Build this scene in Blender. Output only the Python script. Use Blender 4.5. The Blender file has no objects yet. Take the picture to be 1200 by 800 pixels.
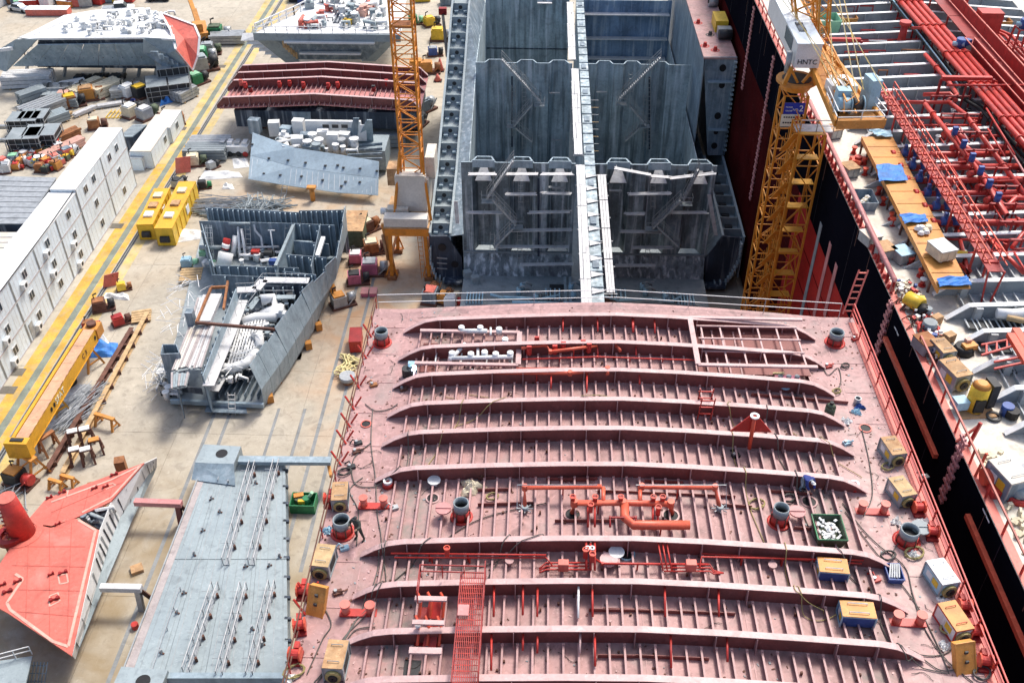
import bpy, math, random
from mathutils import Vector, Matrix
random.seed(7)
SC = bpy.context.scene
COL = SC.collection
# ---------------------------------------------------------------- camera
FPX = 1167.0
PITCH = math.radians(38.1)
YAW = math.radians(1.85)
CAM = Vector((0, 0, 69))
cF = Vector((-math.sin(YAW)*math.cos(PITCH), math.cos(YAW)*math.cos(PITCH), -math.sin(PITCH)))
cR = Vector((math.cos(YAW), math.sin(YAW), 0))
cU = cR.cross(cF)
cd = bpy.data.cameras.new('camera'); cam = bpy.data.objects.new('camera', cd); COL.objects.link(cam)
cd.sensor_width = 36; cd.lens = 36*FPX/1200; cd.clip_start = 1; cd.clip_end = 6000
cam.matrix_world = Matrix((
    (cR.x, cU.x, -cF.x, CAM.x), (cR.y, cU.y, -cF.y, CAM.y), (cR.z, cU.z, -cF.z, CAM.z), (0, 0, 0, 1)))
SC.camera = cam
# ---------------------------------------------------------------- sky, sun, exposure
SUN_EL = 56; SUN_AZ = 30      # azimuth from +Y (away from the camera), negative = left
w = bpy.data.worlds.new('World'); SC.world = w; w.use_nodes = True
wn = w.node_tree
sky = wn.nodes.new('ShaderNodeTexSky'); sky.sky_type = 'NISHITA'; sky.sun_disc = False
sky.sun_elevation = math.radians(SUN_EL); sky.sun_rotation = math.radians(SUN_AZ)
sky.dust_density = 4.0; sky.air_density = 1.0
bg = wn.nodes['Background']; bg.inputs[1].default_value = 0.15
wn.links.new(sky.outputs[0], bg.inputs[0])
sl = bpy.data.lights.new('sun', 'SUN'); so = bpy.data.objects.new('sun', sl); COL.objects.link(so)
sl.energy = 2.4; sl.angle = math.radians(13); sl.color = (1, .955, .89)
sd = Vector((math.sin(math.radians(SUN_AZ))*math.cos(math.radians(SUN_EL)),
             math.cos(math.radians(SUN_AZ))*math.cos(math.radians(SUN_EL)), math.sin(math.radians(SUN_EL))))
so.rotation_euler = sd.to_track_quat('Z', 'Y').to_euler()
SC.view_settings.view_transform = 'Standard'; SC.view_settings.look = 'None'
SC.view_settings.exposure = 0.58; SC.view_settings.gamma = 1

# ---------------------------------------------------------------- helpers
def P(x, y, z=0.0):
    """point at height z seen at photo pixel (x, y)"""
    d = cF*FPX + cR*(x-600) + cU*(400-y)
    t = (z-CAM.z)/d.z
    return CAM + d*t
def PY(x, y, Y):
    """point on the plane Y = const seen at photo pixel"""
    d = cF*FPX + cR*(x-600) + cU*(400-y)
    return CAM + d*(Y/d.y)
def PX(x, y, X):
    d = cF*FPX + cR*(x-600) + cU*(400-y)
    return CAM + d*(X/d.x)
def pxm(y, z=0): return (y+515)*.787/(69-z)

def mat(name, col, rough=.6, var=.12, scale=.6, metal=0., stain=None, samt=0., sscale=.25, bump=.0, bscale=8., streak=0., fine=0.08, spec=.35, grime=.35):
    m = bpy.data.materials.new(name); m.use_nodes = True
    nt = m.node_tree; N = nt.nodes; L = nt.links
    b = N['Principled BSDF']; b.inputs['Roughness'].default_value = rough; b.inputs['Metallic'].default_value = metal
    b.inputs['Specular IOR Level'].default_value = spec
    g = N.new('ShaderNodeNewGeometry')
    def noise(sc, det=4., dist=0., vec=None):
        n = N.new('ShaderNodeTexNoise'); n.inputs['Scale'].default_value = sc; n.inputs['Detail'].default_value = det
        n.inputs['Distortion'].default_value = dist
        L.new(vec if vec else g.outputs['Position'], n.inputs['Vector']); return n.outputs['Fac']
    def ramp(f, a, c):
        r = N.new('ShaderNodeMapRange'); L.new(f, r.inputs[0]); r.inputs[1].default_value = a; r.inputs[2].default_value = c; return r.outputs[0]
    def mix(f, a, c, mode='MIX'):
        x = N.new('ShaderNodeMix'); x.data_type = 'RGBA'; x.blend_type = mode
        if hasattr(f, 'is_output'): L.new(f, x.inputs[0])
        else: x.inputs[0].default_value = f
        for v, i in ((a, 6), (c, 7)):
            if hasattr(v, 'is_output'): L.new(v, x.inputs[i])
            else: x.inputs[i].default_value = (v[0], v[1], v[2], 1)
        return x.outputs[2]
    dk = tuple(c*(1-var*1.3) for c in col); lt = tuple(min(.95, c*(1+var)) for c in col)
    c = mix(ramp(noise(scale, 5.), .3, .7), dk, lt)
    if fine:
        c = mix(ramp(noise(scale*11, 3.), .35, .65), c, mix(fine*2.2, c, tuple(v*.35 for v in col)))
    if streak:
        mp = N.new('ShaderNodeMapping'); mp.inputs['Scale'].default_value = (1.6, 1.6, .10); L.new(g.outputs['Position'], mp.inputs[0])
        sn = noise(1.1, 7., .3, mp.outputs[0]); c = mix(ramp(sn, .53, .66), c, mix(streak, c, (.62, .68, .72))); c = mix(ramp(sn, .46, .36), c, mix(streak, c, tuple(v*.35 for v in col)))
    if grime:
        gm = noise(.9, 9., 1.2); c = mix(ramp(gm, .53, .70), c, mix(grime, c, tuple(v*.30+.012 for v in col)))
        c = mix(ramp(noise(5.5, 6., .4), .60, .68), c, mix(grime*.8, c, tuple(v*.45 for v in col)))
        c = mix(ramp(noise(2.3, 8., 2.0), .61, .66), c, mix(grime*.55, c, tuple(min(.85, v*1.5+.08) for v in col)))
    if stain:
        s = ramp(noise(sscale, 7., .6), .62-.25*samt, .74)
        c = mix(s, c, mix(min(1, .35+samt*.5), c, stain))
    L.new(c, b.inputs['Base Color'])
    if bump:
        bp = N.new('ShaderNodeBump'); bp.inputs['Strength'].default_value = bump; bp.inputs['Distance'].default_value = .05
        L.new(noise(bscale, 4.), bp.inputs['Height']); L.new(bp.outputs[0], b.inputs['Normal'])
    return m
M = {}
def rust_ground(m, blobs=None, nsc=.22):
    """rust powder blown over the concrete round the portal crane and the engine block, brown dirt lower left"""
    nt = m.node_tree; N = nt.nodes; L = nt.links; b = N['Principled BSDF']; src = b.inputs['Base Color'].links[0].from_socket
    g = N.new('ShaderNodeNewGeometry')
    for (x, y, rx, ry, c, amt) in blobs or ((-19, 93, 8, 22, (.50, .24, .09), .8), (-27, 119, 22, 5, (.48, .27, .12), .7), (-14, 82, 3, 16, (.50, .28, .12), .6), (-36, 50, 30, 20, (.26, .19, .10), .95)):
        mp = N.new('ShaderNodeMapping'); mp.vector_type = 'POINT'; mp.inputs['Scale'].default_value = (1/rx, 1/ry, 0); mp.inputs['Location'].default_value = (-x/rx, -y/ry, 0); L.new(g.outputs['Position'], mp.inputs[0])
        ln = N.new('ShaderNodeVectorMath'); ln.operation = 'LENGTH'; L.new(mp.outputs[0], ln.inputs[0])
        n = N.new('ShaderNodeTexNoise'); n.inputs['Scale'].default_value = nsc; n.inputs['Detail'].default_value = 7; n.inputs['Distortion'].default_value = .8; L.new(g.outputs['Position'], n.inputs['Vector'])
        r = N.new('ShaderNodeMapRange'); L.new(ln.outputs['Value'], r.inputs[0]); r.inputs[1].default_value = 1.25; r.inputs[2].default_value = .3; 
        q = N.new('ShaderNodeMapRange'); L.new(n.outputs['Fac'], q.inputs[0]); q.inputs[1].default_value = .32; q.inputs[2].default_value = .68; q.inputs[4].default_value = amt
        k = N.new('ShaderNodeMath'); k.operation = 'MULTIPLY'; L.new(r.outputs[0], k.inputs[0]); L.new(q.outputs[0], k.inputs[1])
        x_ = N.new('ShaderNodeMix'); x_.data_type = 'RGBA'; L.new(k.outputs[0], x_.inputs[0]); L.new(src, x_.inputs[6]); x_.inputs[7].default_value = (*c, 1); src = x_.outputs[2]
    L.new(src, b.inputs['Base Color'])
RUST = (.28, .10, .035)
def defm(k, *a, **kw): M[k] = mat(k, *a, **kw)
defm('concrete', (.46, .415, .335), .85, .13, .08, stain=(.40, .27, .14), samt=.3, sscale=.06, bump=.2, fine=.09)
rust_ground(M['concrete'])
defm('sub_ground', (.36, .33, .28), .9)
defm('joint', (.16, .145, .12), .9)
defm('yellow_line', (.60, .36, .06), .7, .2, .5, stain=(.40, .34, .22), samt=.6, sscale=.9)
defm('pale_yellow', (.60, .45, .16), .8, .2, .5, stain=(.44, .40, .32), samt=.9, sscale=.6)
defm('grey_strip', (.21, .24, .20), .8, .2, .5)
defm('rail', (.045, .045, .045), .5)
defm('track_mark', (.25, .26, .26), .8, .2, .4)
defm('deckpink', (.46, .275, .262), .6, .14, .35, stain=(.33, .29, .27), samt=.35, sscale=.5, bump=.08, fine=.1, grime=.55)
rust_ground(M['deckpink'], ((-6.4, 38, 1.1, 60, (.20, .215, .19), .75), (15.6, 38, 1.2, 60, (.20, .20, .18), .75), (19, 34, 2.2, 12, (.60, .50, .44), .5), (-9.5, 34, 2, 12, (.30, .17, .14), .45)), 1.6)
defm('webred', (.25, .08, .07), .55, .12, .6, stain=(.16, .07, .06), samt=.3, sscale=.5)
defm('flange', (.58, .385, .37), .5, .08, .6, stain=(.45, .30, .28), samt=.15, sscale=.8)
defm('stiff', (.46, .27, .26), .5, .12, 1)
defm('red', (.52, .045, .035), .45, .15, 1.5)
defm('brightred', (.72, .10, .05), .42, .12, 1.5)
defm('darkred', (.30, .02, .02), .5, .15, 1.0)
defm('pipered', (.56, .06, .045), .35, .18, 1.5)
defm('pipeorange', (.72, .13, .07), .4, .12, 2)
defm('coral', (.66, .16, .12), .5, .10, .25, stain=(.62, .30, .25), samt=.2, sscale=.3)
defm('coral_pale', (.70, .40, .32), .55, .1, 1)
defm('edge_pale', (.42, .37, .36), .6)
defm('pinkseam', (.55, .12, .09), .6)
defm('pink', (.58, .25, .24), .5, .12, .7)
defm('blue_grey', (.19, .25, .30), .55, .2, .35, stain=(.30, .34, .36), samt=.3, sscale=.5, streak=.35, bump=.1, fine=.1)
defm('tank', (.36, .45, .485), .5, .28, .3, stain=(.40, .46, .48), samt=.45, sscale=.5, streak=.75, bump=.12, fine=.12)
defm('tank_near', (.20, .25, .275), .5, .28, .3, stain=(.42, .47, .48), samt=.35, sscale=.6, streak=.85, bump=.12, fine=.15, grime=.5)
defm('craneorange', (.72, .25, .025), .45, .12, 1.2, stain=(.40, .17, .04), samt=.3, sscale=.8)
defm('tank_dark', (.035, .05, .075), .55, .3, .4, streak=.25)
defm('tank_blue', (.16, .25, .38), .5, .3, .25, streak=.45, stain=(.22, .28, .32), samt=.2)
defm('light_steel', (.40, .50, .56), .5, .08, .25, stain=(.30,.38,.43), samt=.3, sscale=.2, bump=.05, grime=.2)
defm('shell_blue', (.31, .40, .455), .5, .14, .35, stain=(.12, .15, .17), samt=.3, sscale=.35, streak=.2, bump=.08)
defm('pale_steel', (.31, .37, .39), .5, .1, .25, stain=(.22, .27, .30), samt=.35, sscale=.2, bump=.05, fine=.05)
defm('steel_floor', (.27, .31, .325), .55, .15, .2, stain=(.42, .46, .47), samt=.4, sscale=.3, bump=.05)
defm('deckgrey', (.46, .49, .50), .5, .1, .5, stain=(.58, .55, .48), samt=.3, sscale=.6)
defm('webgrey', (.34, .37, .385), .5, .12, .6)
defm('cream_deck', (.66, .61, .52), .6, .08, .5, stain=(.50, .26, .14), samt=.28, sscale=.55, bump=.05)
defm('white', (.78, .79, .78), .5, .06, .8, stain=(.55, .52, .48), samt=.15, sscale=.8, grime=.15)
defm('white_wall', (.74, .83, .88), .5, .05, .5, stain=(.62, .64, .62), samt=.15, sscale=.35, grime=.15)
defm('beige_roof', (.66, .63, .57), .6, .08, .4, stain=(.56, .42, .27), samt=.4, sscale=.25, grime=.15)
defm('plank', (.62, .62, .62), .7, .12, 1.2, stain=(.42, .38, .35), samt=.3, sscale=1.2)
defm('galv', (.40, .42, .43), .4, .15, 2, metal=.3)
defm('dark', (.035, .037, .04), .6, .2, 1)
defm('black', (.012, .012, .014), .6, .1, 1)
defm('hullblack', (.006, .006, .010), .7, .2, .15, spec=.0, grime=0)
defm('seamblack', (.03, .03, .04), .6, spec=.1)
defm('hullred_lit', (.42, .022, .018), .6, .2, .3, stain=(.25, .014, .012), samt=.4, sscale=.3, spec=.1)  # same hull red where light reaches it, brightness put into the colour
defm('hullred_shaded', (.075, .008, .008), .6, .3, .2, stain=(.022, .009, .009), samt=1.0, sscale=.045, spec=.0)  # shade of the gap between the hulls painted into the red, dark blotches too
defm('hullpink', (.46, .13, .10), .5, .25, .8)
defm('orange', (.62, .27, .06), .5, .12, 1.0, stain=(.45, .16, .03), samt=.2, sscale=.9)
defm('craneyellow', (.66, .27, .03), .45, .12, 1.2, stain=(.45, .19, .04), samt=.25, sscale=.7)
defm('beamyellow', (.74, .38, .03), .5, .08, .6, stain=(.50, .22, .04), samt=.2, sscale=.5)
defm('beamtop', (.62, .36, .22), .6, .15, .5, stain=(.50, .22, .10), samt=.35, sscale=.5)
defm('yellow', (.76, .49, .04), .45, .1, 1)
defm('rust', (.33, .135, .055), .8, .3, 1.2, stain=(.52, .28, .12), samt=.4, sscale=1.5)
defm('rusttop', (.50, .31, .16), .75, .2, 1.4, stain=(.30, .13, .05), samt=.6, sscale=1.8, grime=.6)
defm('darkrust', (.15, .07, .05), .8, .3, 1.5)
defm('green', (.03, .22, .09), .5, .2, 1.5)
defm('mint', (.30, .60, .38), .5, .1, 1)
defm('blue', (.04, .09, .30), .45, .2, 2)
defm('tarpblue', (.05, .22, .62), .6, .3, 1.2, bump=.5, bscale=3)
defm('lightblue', (.35, .55, .66), .5, .12, 1)
defm('olive', (.10, .13, .08), .7, .25, 2)
defm('rope', (.70, .60, .30), .8, .15, 3)
defm('cable', (.10, .095, .085), .6, .2, 1)
defm('hose', (.36, .30, .12), .6, .2, 1)
defm('cloth', (.70, .62, .45), .9, .15, 2, bump=.4)
defm('rag', (.78, .78, .76), .9, .12, 3)
defm('skin', (.45, .27, .19), .6, grime=0)
defm('coverall', (.06, .065, .055), .8, .3, 3)
defm('jacket', (.03, .05, .22), .8, .2, 3)
defm('jeans', (.38, .46, .50), .8, .15, 3)
defm('helmet', (.62, .62, .60), .3, .05, 3, grime=0)
defm('glass', (.03, .05, .07), .12, .1, 1, grime=0)
defm('rubber', (.025, .025, .025), .8, .2, 2)
defm('carsilver', (.50, .53, .56), .3, .05, 2, metal=.4, grime=0)
defm('carwhite', (.80, .80, .80), .3, .04, 2, grime=0)
defm('pinkbox', (.55, .16, .25), .5, .1, 2)
defm('wood', (.55, .38, .20), .8, .2, 2)
defm('signblue', (.02, .04, .36), .4, .05, 2, grime=0)
defm('signcream', (.74, .76, .62), .5, .05, 2, grime=0)

class MB:
    def __init__(s): s.v = []; s.f = []; s.p = []
    def add(s, vs, fs):
        s.p.append((len(s.v), len(s.f)))
        o = len(s.v); s.v += [tuple(v) for v in vs]; s.f += [tuple(i+o for i in f) for f in fs]; return s
    def bx(s, x0, x1, y0, y1, z0, z1):
        return s.add([(x0,y0,z0),(x1,y0,z0),(x1,y1,z0),(x0,y1,z0),(x0,y0,z1),(x1,y0,z1),(x1,y1,z1),(x0,y1,z1)],
                     [(0,3,2,1),(4,5,6,7),(0,1,5,4),(1,2,6,5),(2,3,7,6),(3,0,4,7)])
    def box(s, c, sx, sy, sz, rz=0, base=True):
        """box with its bottom centre (or its centre) at c"""
        cs, sn = math.cos(rz), math.sin(rz); z0 = c[2] if base else c[2]-sz/2
        vs = []
        for z in (z0, z0+sz):
            for a, b in ((-1,-1),(1,-1),(1,1),(-1,1)):
                x, y = a*sx/2, b*sy/2; vs.append((c[0]+x*cs-y*sn, c[1]+x*sn+y*cs, z))
        return s.add(vs, [(0,3,2,1),(4,5,6,7),(0,1,5,4),(1,2,6,5),(2,3,7,6),(3,0,4,7)])
    def beam(s, p, q, wd, ht, up=(0,0,1)):
        p = Vector(p); q = Vector(q); d = (q-p)
        if d.length < 1e-5: return s
        d.normalize(); up = Vector(up)
        if abs(d.dot(up)) > .98: up = Vector((0,1,0))
        a = d.cross(up).normalized()*(wd/2); b = a.cross(d).normalized()*(ht/2)
        vs = [p-a-b, p+a-b, p+a+b, p-a+b, q-a-b, q+a-b, q+a+b, q-a+b]
        return s.add(vs, [(0,1,2,3),(7,6,5,4),(0,4,5,1),(1,5,6,2),(2,6,7,3),(3,7,4,0)])
    def tube(s, pts, r, n=6, cap=True):
        pts = [Vector(p) for p in pts]; rings = []; up = Vector((0,0,1))
        for i, p in enumerate(pts):
            d = (pts[min(i+1, len(pts)-1)]-pts[max(i-1, 0)])
            if d.length < 1e-6: d = Vector((0,0,1))
            d.normalize(); u = up if abs(d.dot(up)) < .95 else Vector((1,0,0))
            a = d.cross(u).normalized(); b = a.cross(d).normalized(); rr = r[i] if isinstance(r, (list, tuple)) else r
            rings.append([p+(a*math.cos(t)+b*math.sin(t))*rr for t in [2*math.pi*k/n for k in range(n)]])
        vs = [v for g in rings for v in g]; fs = []
        for i in range(len(pts)-1):
            for k in range(n): fs.append((i*n+k, i*n+(k+1)%n, (i+1)*n+(k+1)%n, (i+1)*n+k))
        if cap: fs += [tuple(range(n-1, -1, -1)), tuple((len(pts)-1)*n+k for k in range(n))]
        return s.add(vs, fs)
    def cyl(s, c, r, h, n=12, r2=None, cap=True):
        r2 = r if r2 is None else r2
        vs = [(c[0]+rr*math.cos(2*math.pi*k/n), c[1]+rr*math.sin(2*math.pi*k/n), c[2]+z) for rr, z in ((r,0),(r2,h)) for k in range(n)]
        fs = [(k, (k+1)%n, n+(k+1)%n, n+k) for k in range(n)]
        if cap: fs += [tuple(range(n-1,-1,-1)), tuple(range(n, 2*n))]
        return s.add(vs, fs)
    def ring(s, c, ro, ri, h, n=14):
        vs = [(c[0]+r*math.cos(2*math.pi*k/n), c[1]+r*math.sin(2*math.pi*k/n), c[2]+z) for r, z in ((ro,0),(ro,h),(ri,h),(ri,0)) for k in range(n)]
        fs = []
        for j in range(4):
            for k in range(n): fs.append((j*n+k, j*n+(k+1)%n, ((j+1)%4)*n+(k+1)%n, ((j+1)%4)*n+k))
        return s.add(vs, fs)
    def prism(s, poly, z0, z1):
        n = len(poly); A = sum(poly[i][0]*poly[(i+1)%n][1]-poly[(i+1)%n][0]*poly[i][1] for i in range(n))
        if A < 0: poly = poly[::-1]
        vs = [(p[0], p[1], z0) for p in poly]+[(p[0], p[1], z1) for p in poly]
        return s.add(vs, [tuple(range(n-1,-1,-1)), tuple(range(n, 2*n))]+[(i, (i+1)%n, n+(i+1)%n, n+i) for i in range(n)])
    def plate(s, pts, t):
        """polygon of 3-D points given thickness t against its normal"""
        pts = [Vector(p) for p in pts]; n = len(pts); nm = Vector((0,0,0))
        for i in range(n): nm += (pts[i]-pts[0]).cross(pts[(i+1)%n]-pts[0])
        nm.normalize(); vs = pts+[p-nm*t for p in pts]
        return s.add(vs, [tuple(range(n)), tuple(range(2*n-1, n-1, -1))]+[((i+1)%n, i, n+i, n+(i+1)%n) for i in range(n)])
    def vprism(s, poly, y0, y1):
        """polygon in X-Z extruded along Y"""
        n = len(poly); A = sum(poly[i][0]*poly[(i+1)%n][1]-poly[(i+1)%n][0]*poly[i][1] for i in range(n))
        if A < 0: poly = poly[::-1]
        vs = [(p[0], y0, p[1]) for p in poly]+[(p[0], y1, p[1]) for p in poly]
        return s.add(vs, [tuple(range(n)), tuple(range(2*n-1, n-1, -1))]+[((i+1)%n, i, n+i, n+(i+1)%n) for i in range(n)])
    def grid(s, fn, nu, nv, t=0):
        """sheet from fn(u, v) -> point, u, v in 0..1; t > 0 gives it a second skin below"""
        a = [[Vector(fn(i/nu, j/nv)) for j in range(nv+1)] for i in range(nu+1)]
        vs = [p for r in a for p in r]; w = nv+1
        fs = [(i*w+j, (i+1)*w+j, (i+1)*w+j+1, i*w+j+1) for i in range(nu) for j in range(nv)]
        if t:
            nm = (a[nu][0]-a[0][0]).cross(a[0][nv]-a[0][0]).normalized(); o = len(vs)
            vs = vs+[p-nm*t for p in vs]; fs = fs+[tuple(k+o for k in f[::-1]) for f in fs]
            bd = [(i, 0) for i in range(nu)]+[(nu, j) for j in range(nv)]+[(i, nv) for i in range(nu, 0, -1)]+[(0, j) for j in range(nv, 0, -1)]
            ix = [i*w+j for i, j in bd]
            for k in range(len(ix)):
                q = ix[(k+1)%len(ix)]; fs.append((q, ix[k], ix[k]+o, q+o))
        return s.add(vs, fs)
    def build(s, name, m, parent=None, smooth=False, label=None):
        root = parent
        while root is not None and root.parent is not None: root = root.parent
        me = bpy.data.meshes.new(name)
        vs = s.v
        if root is not None:
            iv = RM[root.name]
            vs = [tuple(iv @ Vector(v)) for v in vs]
        me.from_pydata(vs, [], s.f); me.update()
        if smooth:
            me.polygons.foreach_set('use_smooth', [len(p.vertices) < 5 for p in me.polygons])
        me.materials.append(M[m] if isinstance(m, str) else m)
        o = bpy.data.objects.new(name, me); COL.objects.link(o)
        if parent is not None: o.parent = parent
        if label: o['label'] = label
        return o
RM = {}
def rust_ground(m, blobs=None, nsc=.22):
    """rust powder blown over the concrete round the portal crane and the engine block, brown dirt lower left"""
    nt = m.node_tree; N = nt.nodes; L = nt.links; b = N['Principled BSDF']; src = b.inputs['Base Color'].links[0].from_socket
    g = N.new('ShaderNodeNewGeometry')
    for (x, y, rx, ry, c, amt) in blobs or ((-19, 93, 8, 22, (.50, .24, .09), .8), (-27, 119, 22, 5, (.48, .27, .12), .7), (-14, 82, 3, 16, (.50, .28, .12), .6), (-36, 50, 30, 20, (.26, .19, .10), .95)):
        mp = N.new('ShaderNodeMapping'); mp.vector_type = 'POINT'; mp.inputs['Scale'].default_value = (1/rx, 1/ry, 0); mp.inputs['Location'].default_value = (-x/rx, -y/ry, 0); L.new(g.outputs['Position'], mp.inputs[0])
        ln = N.new('ShaderNodeVectorMath'); ln.operation = 'LENGTH'; L.new(mp.outputs[0], ln.inputs[0])
        n = N.new('ShaderNodeTexNoise'); n.inputs['Scale'].default_value = nsc; n.inputs['Detail'].default_value = 7; n.inputs['Distortion'].default_value = .8; L.new(g.outputs['Position'], n.inputs['Vector'])
        r = N.new('ShaderNodeMapRange'); L.new(ln.outputs['Value'], r.inputs[0]); r.inputs[1].default_value = 1.25; r.inputs[2].default_value = .3; 
        q = N.new('ShaderNodeMapRange'); L.new(n.outputs['Fac'], q.inputs[0]); q.inputs[1].default_value = .32; q.inputs[2].default_value = .68; q.inputs[4].default_value = amt
        k = N.new('ShaderNodeMath'); k.operation = 'MULTIPLY'; L.new(r.outputs[0], k.inputs[0]); L.new(q.outputs[0], k.inputs[1])
        x_ = N.new('ShaderNodeMix'); x_.data_type = 'RGBA'; L.new(k.outputs[0], x_.inputs[0]); L.new(src, x_.inputs[6]); x_.inputs[7].default_value = (*c, 1); src = x_.outputs[2]
    L.new(src, b.inputs['Base Color'])
def each(mb, name, m, parent, smooth=False):
    """every shape in mb becomes an object of its own"""
    pp = mb.p+[(len(mb.v), len(mb.f))]; out = []
    for (v0, f0), (v1, f1) in zip(pp[:-1], pp[1:]):
        q = MB(); q.add(mb.v[v0:v1], [tuple(i-v0 for i in f) for f in mb.f[f0:f1]]); out.append(q.build(name, m, parent, smooth))
    return out
def tag(o, label=None, cat=None, group=None, kind=None):
    if label: o['label'] = label
    if cat: o['category'] = cat
    if group: o['group'] = group
    if kind: o['kind'] = kind
    return o
def thing(name, label, cat, loc=(0,0,0), rz=0, group=None):
    o = bpy.data.objects.new(name, None); o.empty_display_size = .3; COL.objects.link(o)
    o.location = loc; o.rotation_euler = (0, 0, rz)
    RM[o.name] = (Matrix.Translation(Vector(loc)) @ Matrix.Rotation(rz, 4, 'Z')).inverted()
    return tag(o, label, cat, group)
def single(mb, name, m, label, cat, group=None, smooth=False, loc=None):
    """a thing that is one mesh, origin put at its base centre"""
    xs = [v[0] for v in mb.v]; ys = [v[1] for v in mb.v]; zs = [v[2] for v in mb.v]
    b = loc or ((min(xs)+max(xs))/2, (min(ys)+max(ys))/2, min(zs))
    mb.v = [(v[0]-b[0], v[1]-b[1], v[2]-b[2]) for v in mb.v]
    o = mb.build(name, m, None, smooth); o.location = b
    return tag(o, label, cat, group)
def kids(o): return [c for c in o.children]
def dup(o, parent=None):
    c = o.copy(); COL.objects.link(c)
    if parent is not None: c.parent = parent; c.matrix_parent_inverse = Matrix.Identity(4)
    for ch in list(o.children): dup(ch, c)
    return c
class Proto:
    def __init__(s, root): s.r = root; s.used = False
    def put(s, loc, rz=0, label=None, sc=1.0, cat=None, group=None):
        o = dup(s.r) if s.used else s.r; s.used = True
        o.location = loc; o.rotation_euler = (0, 0, rz)
        if sc != 1.0 or s.used: o.scale = (sc, sc, sc) if not isinstance(sc, tuple) else sc
        return tag(o, label, cat, group)
def shared(name, m, mb):
    """mesh data to be used by many objects"""
    o = mb.build(name, m); me = o.data; bpy.data.objects.remove(o); return me
def inst(name, me, parent, loc, rz=0, sc=None):
    """object of shared mesh data at a world place under parent (whose root has no rotation)"""
    o = bpy.data.objects.new(name, me); COL.objects.link(o)
    r = parent
    while r is not None and r.parent is not None: r = r.parent
    L = Vector(loc)
    if r is not None: L = RM[r.name] @ L
    if parent is not None: o.parent = parent
    o.location = L; o.rotation_euler = (0, 0, rz)
    if sc: o.scale = sc
    return o
def struct(o): o['kind'] = 'structure'; return o
ORD = ['first','second','third','fourth','fifth','sixth','seventh','eighth','ninth','tenth','eleventh','twelfth','thirteenth','fourteenth','fifteenth','sixteenth']
def text_mesh(txt, size, m, parent, origin, right, up, name='lettering', depth=.02):
    cu = bpy.data.curves.new('t', 'FONT'); cu.body = txt; cu.size = size; cu.extrude = depth; cu.align_x = 'CENTER'; cu.align_y = 'CENTER'
    cu.resolution_u = 2
    to = bpy.data.objects.new('t', cu); COL.objects.link(to)
    bpy.context.view_layer.update()
    me = bpy.data.meshes.new_from_object(to); bpy.data.objects.remove(to)
    r = Vector(right).normalized(); u = Vector(up).normalized(); n = r.cross(u)
    mb = MB(); mb.add([Vector(origin)+r*v.co.x+u*v.co.y+n*v.co.z for v in me.vertices], [tuple(p.vertices) for p in me.polygons])
    bpy.data.meshes.remove(me)
    return mb.build(name, m, parent)
def lattice(mb, p, q, wd, r, n, r2=None, side=None, tri=False):
    """square lattice mast from p to q with n bays"""
    p = Vector(p); q = Vector(q); d = (q-p).normalized(); s = Vector(side) if side else Vector((1,0,0))
    a = (s-d*s.dot(d)).normalized()*wd/2; b = d.cross(a).normalized()*wd/2; r2 = r2 or r*.55
    cs = [a+b, a-b, -a-b, -a+b]
    for c in cs: mb.beam(p+c, q+c, r*2, r*2)
    L = (q-p).length/n
    for i in range(n):
        o0 = p+d*L*i; o1 = p+d*L*(i+1)
        for k in range(4):
            c0, c1 = cs[k], cs[(k+1)%4]
            if i % 2: c0, c1 = c1, c0
            mb.beam(o0+c0, o1+c1, r2*2, r2*2)
            mb.beam(o1+c0, o1+c1, r2*2, r2*2)
def rail_fence(post, rails, pts, h, sp, r=.03, nr=2, closed=False):
    """railing along pts: posts into MB post, bars into MB rails"""
    pts = [Vector(p) for p in pts]
    for a, b in zip(pts[:-1], pts[1:]):
        n = max(1, int((b-a).length/sp))
        for i in range(n+1):
            p = a.lerp(b, i/n); post.beam(p, p+Vector((0,0,h)), r*2, r*2)
        for k in range(nr):
            z = Vector((0,0,h*(k+1)/nr)); rails.beam(a+z, b+z, r*2, r*2)
# ================================================================ GROUND
g = struct(MB().bx(-1500, 1500, -300, 3000, -.6, -.05).build('ground', 'sub_ground'))
slab = shared('concrete_slab', 'concrete', MB().bx(0, 11.97, 0, 9.97, -.05, 0))
n = 0
for i in range(-14, 9):
    for j in range(1, 24):
        x0, y0 = i*12.0, 12+j*10.0
        # keep only slabs some part of which the camera may see
        if x0 < -(y0+25)*.80-12 or x0 > (y0+25)*.75: continue
        if x0 > 24: continue
        o = bpy.data.objects.new('concrete_slab', slab); COL.objects.link(o); o.parent = g
        o.location = (x0, y0, random.uniform(0, .004)); n += 1
# the far apron beyond the slabs one can tell apart
far = struct(MB().bx(-1200, 1200, 250, 2500, -.3, -.02).build('far_apron', 'concrete'))
def lane(x0, x1, y0, y1, z, m, nm): return struct(MB().bx(x0, x1, y0, y1, .0, z).build(nm, m))
lane(-55.7, -54.3, 40, 128, .012, 'yellow_line', 'yellow_lane_marking')
lane(-55.5, -54.3, 128.1, 249, .012, 'pale_yellow', 'yellow_lane_marking')
lane(-54.3, -53.5, 40, 249, .010, 'grey_strip', 'cable_trench_cover')
lane(-53.45, -52.65, 40, 140, .014, 'yellow_line', 'yellow_lane_marking')
lane(-53.45, -52.85, 140.1, 249, .014, 'pale_yellow', 'yellow_lane_marking')
lane(-51.9, -50.7, 40, 249, .012, 'pale_yellow', 'yellow_lane_marking')
lane(-52.56, -51.94, 40, 249, .011, 'track_mark', 'rail_bed')
for x in (-52.45, -52.15):
    lane(x, x+.12, 40, 249, .06, 'rail', 'crane_rail')
for x in (-33.2, -31.6): lane(x, x+.35, 40, 80, .008, 'track_mark', 'transport_track')
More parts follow.
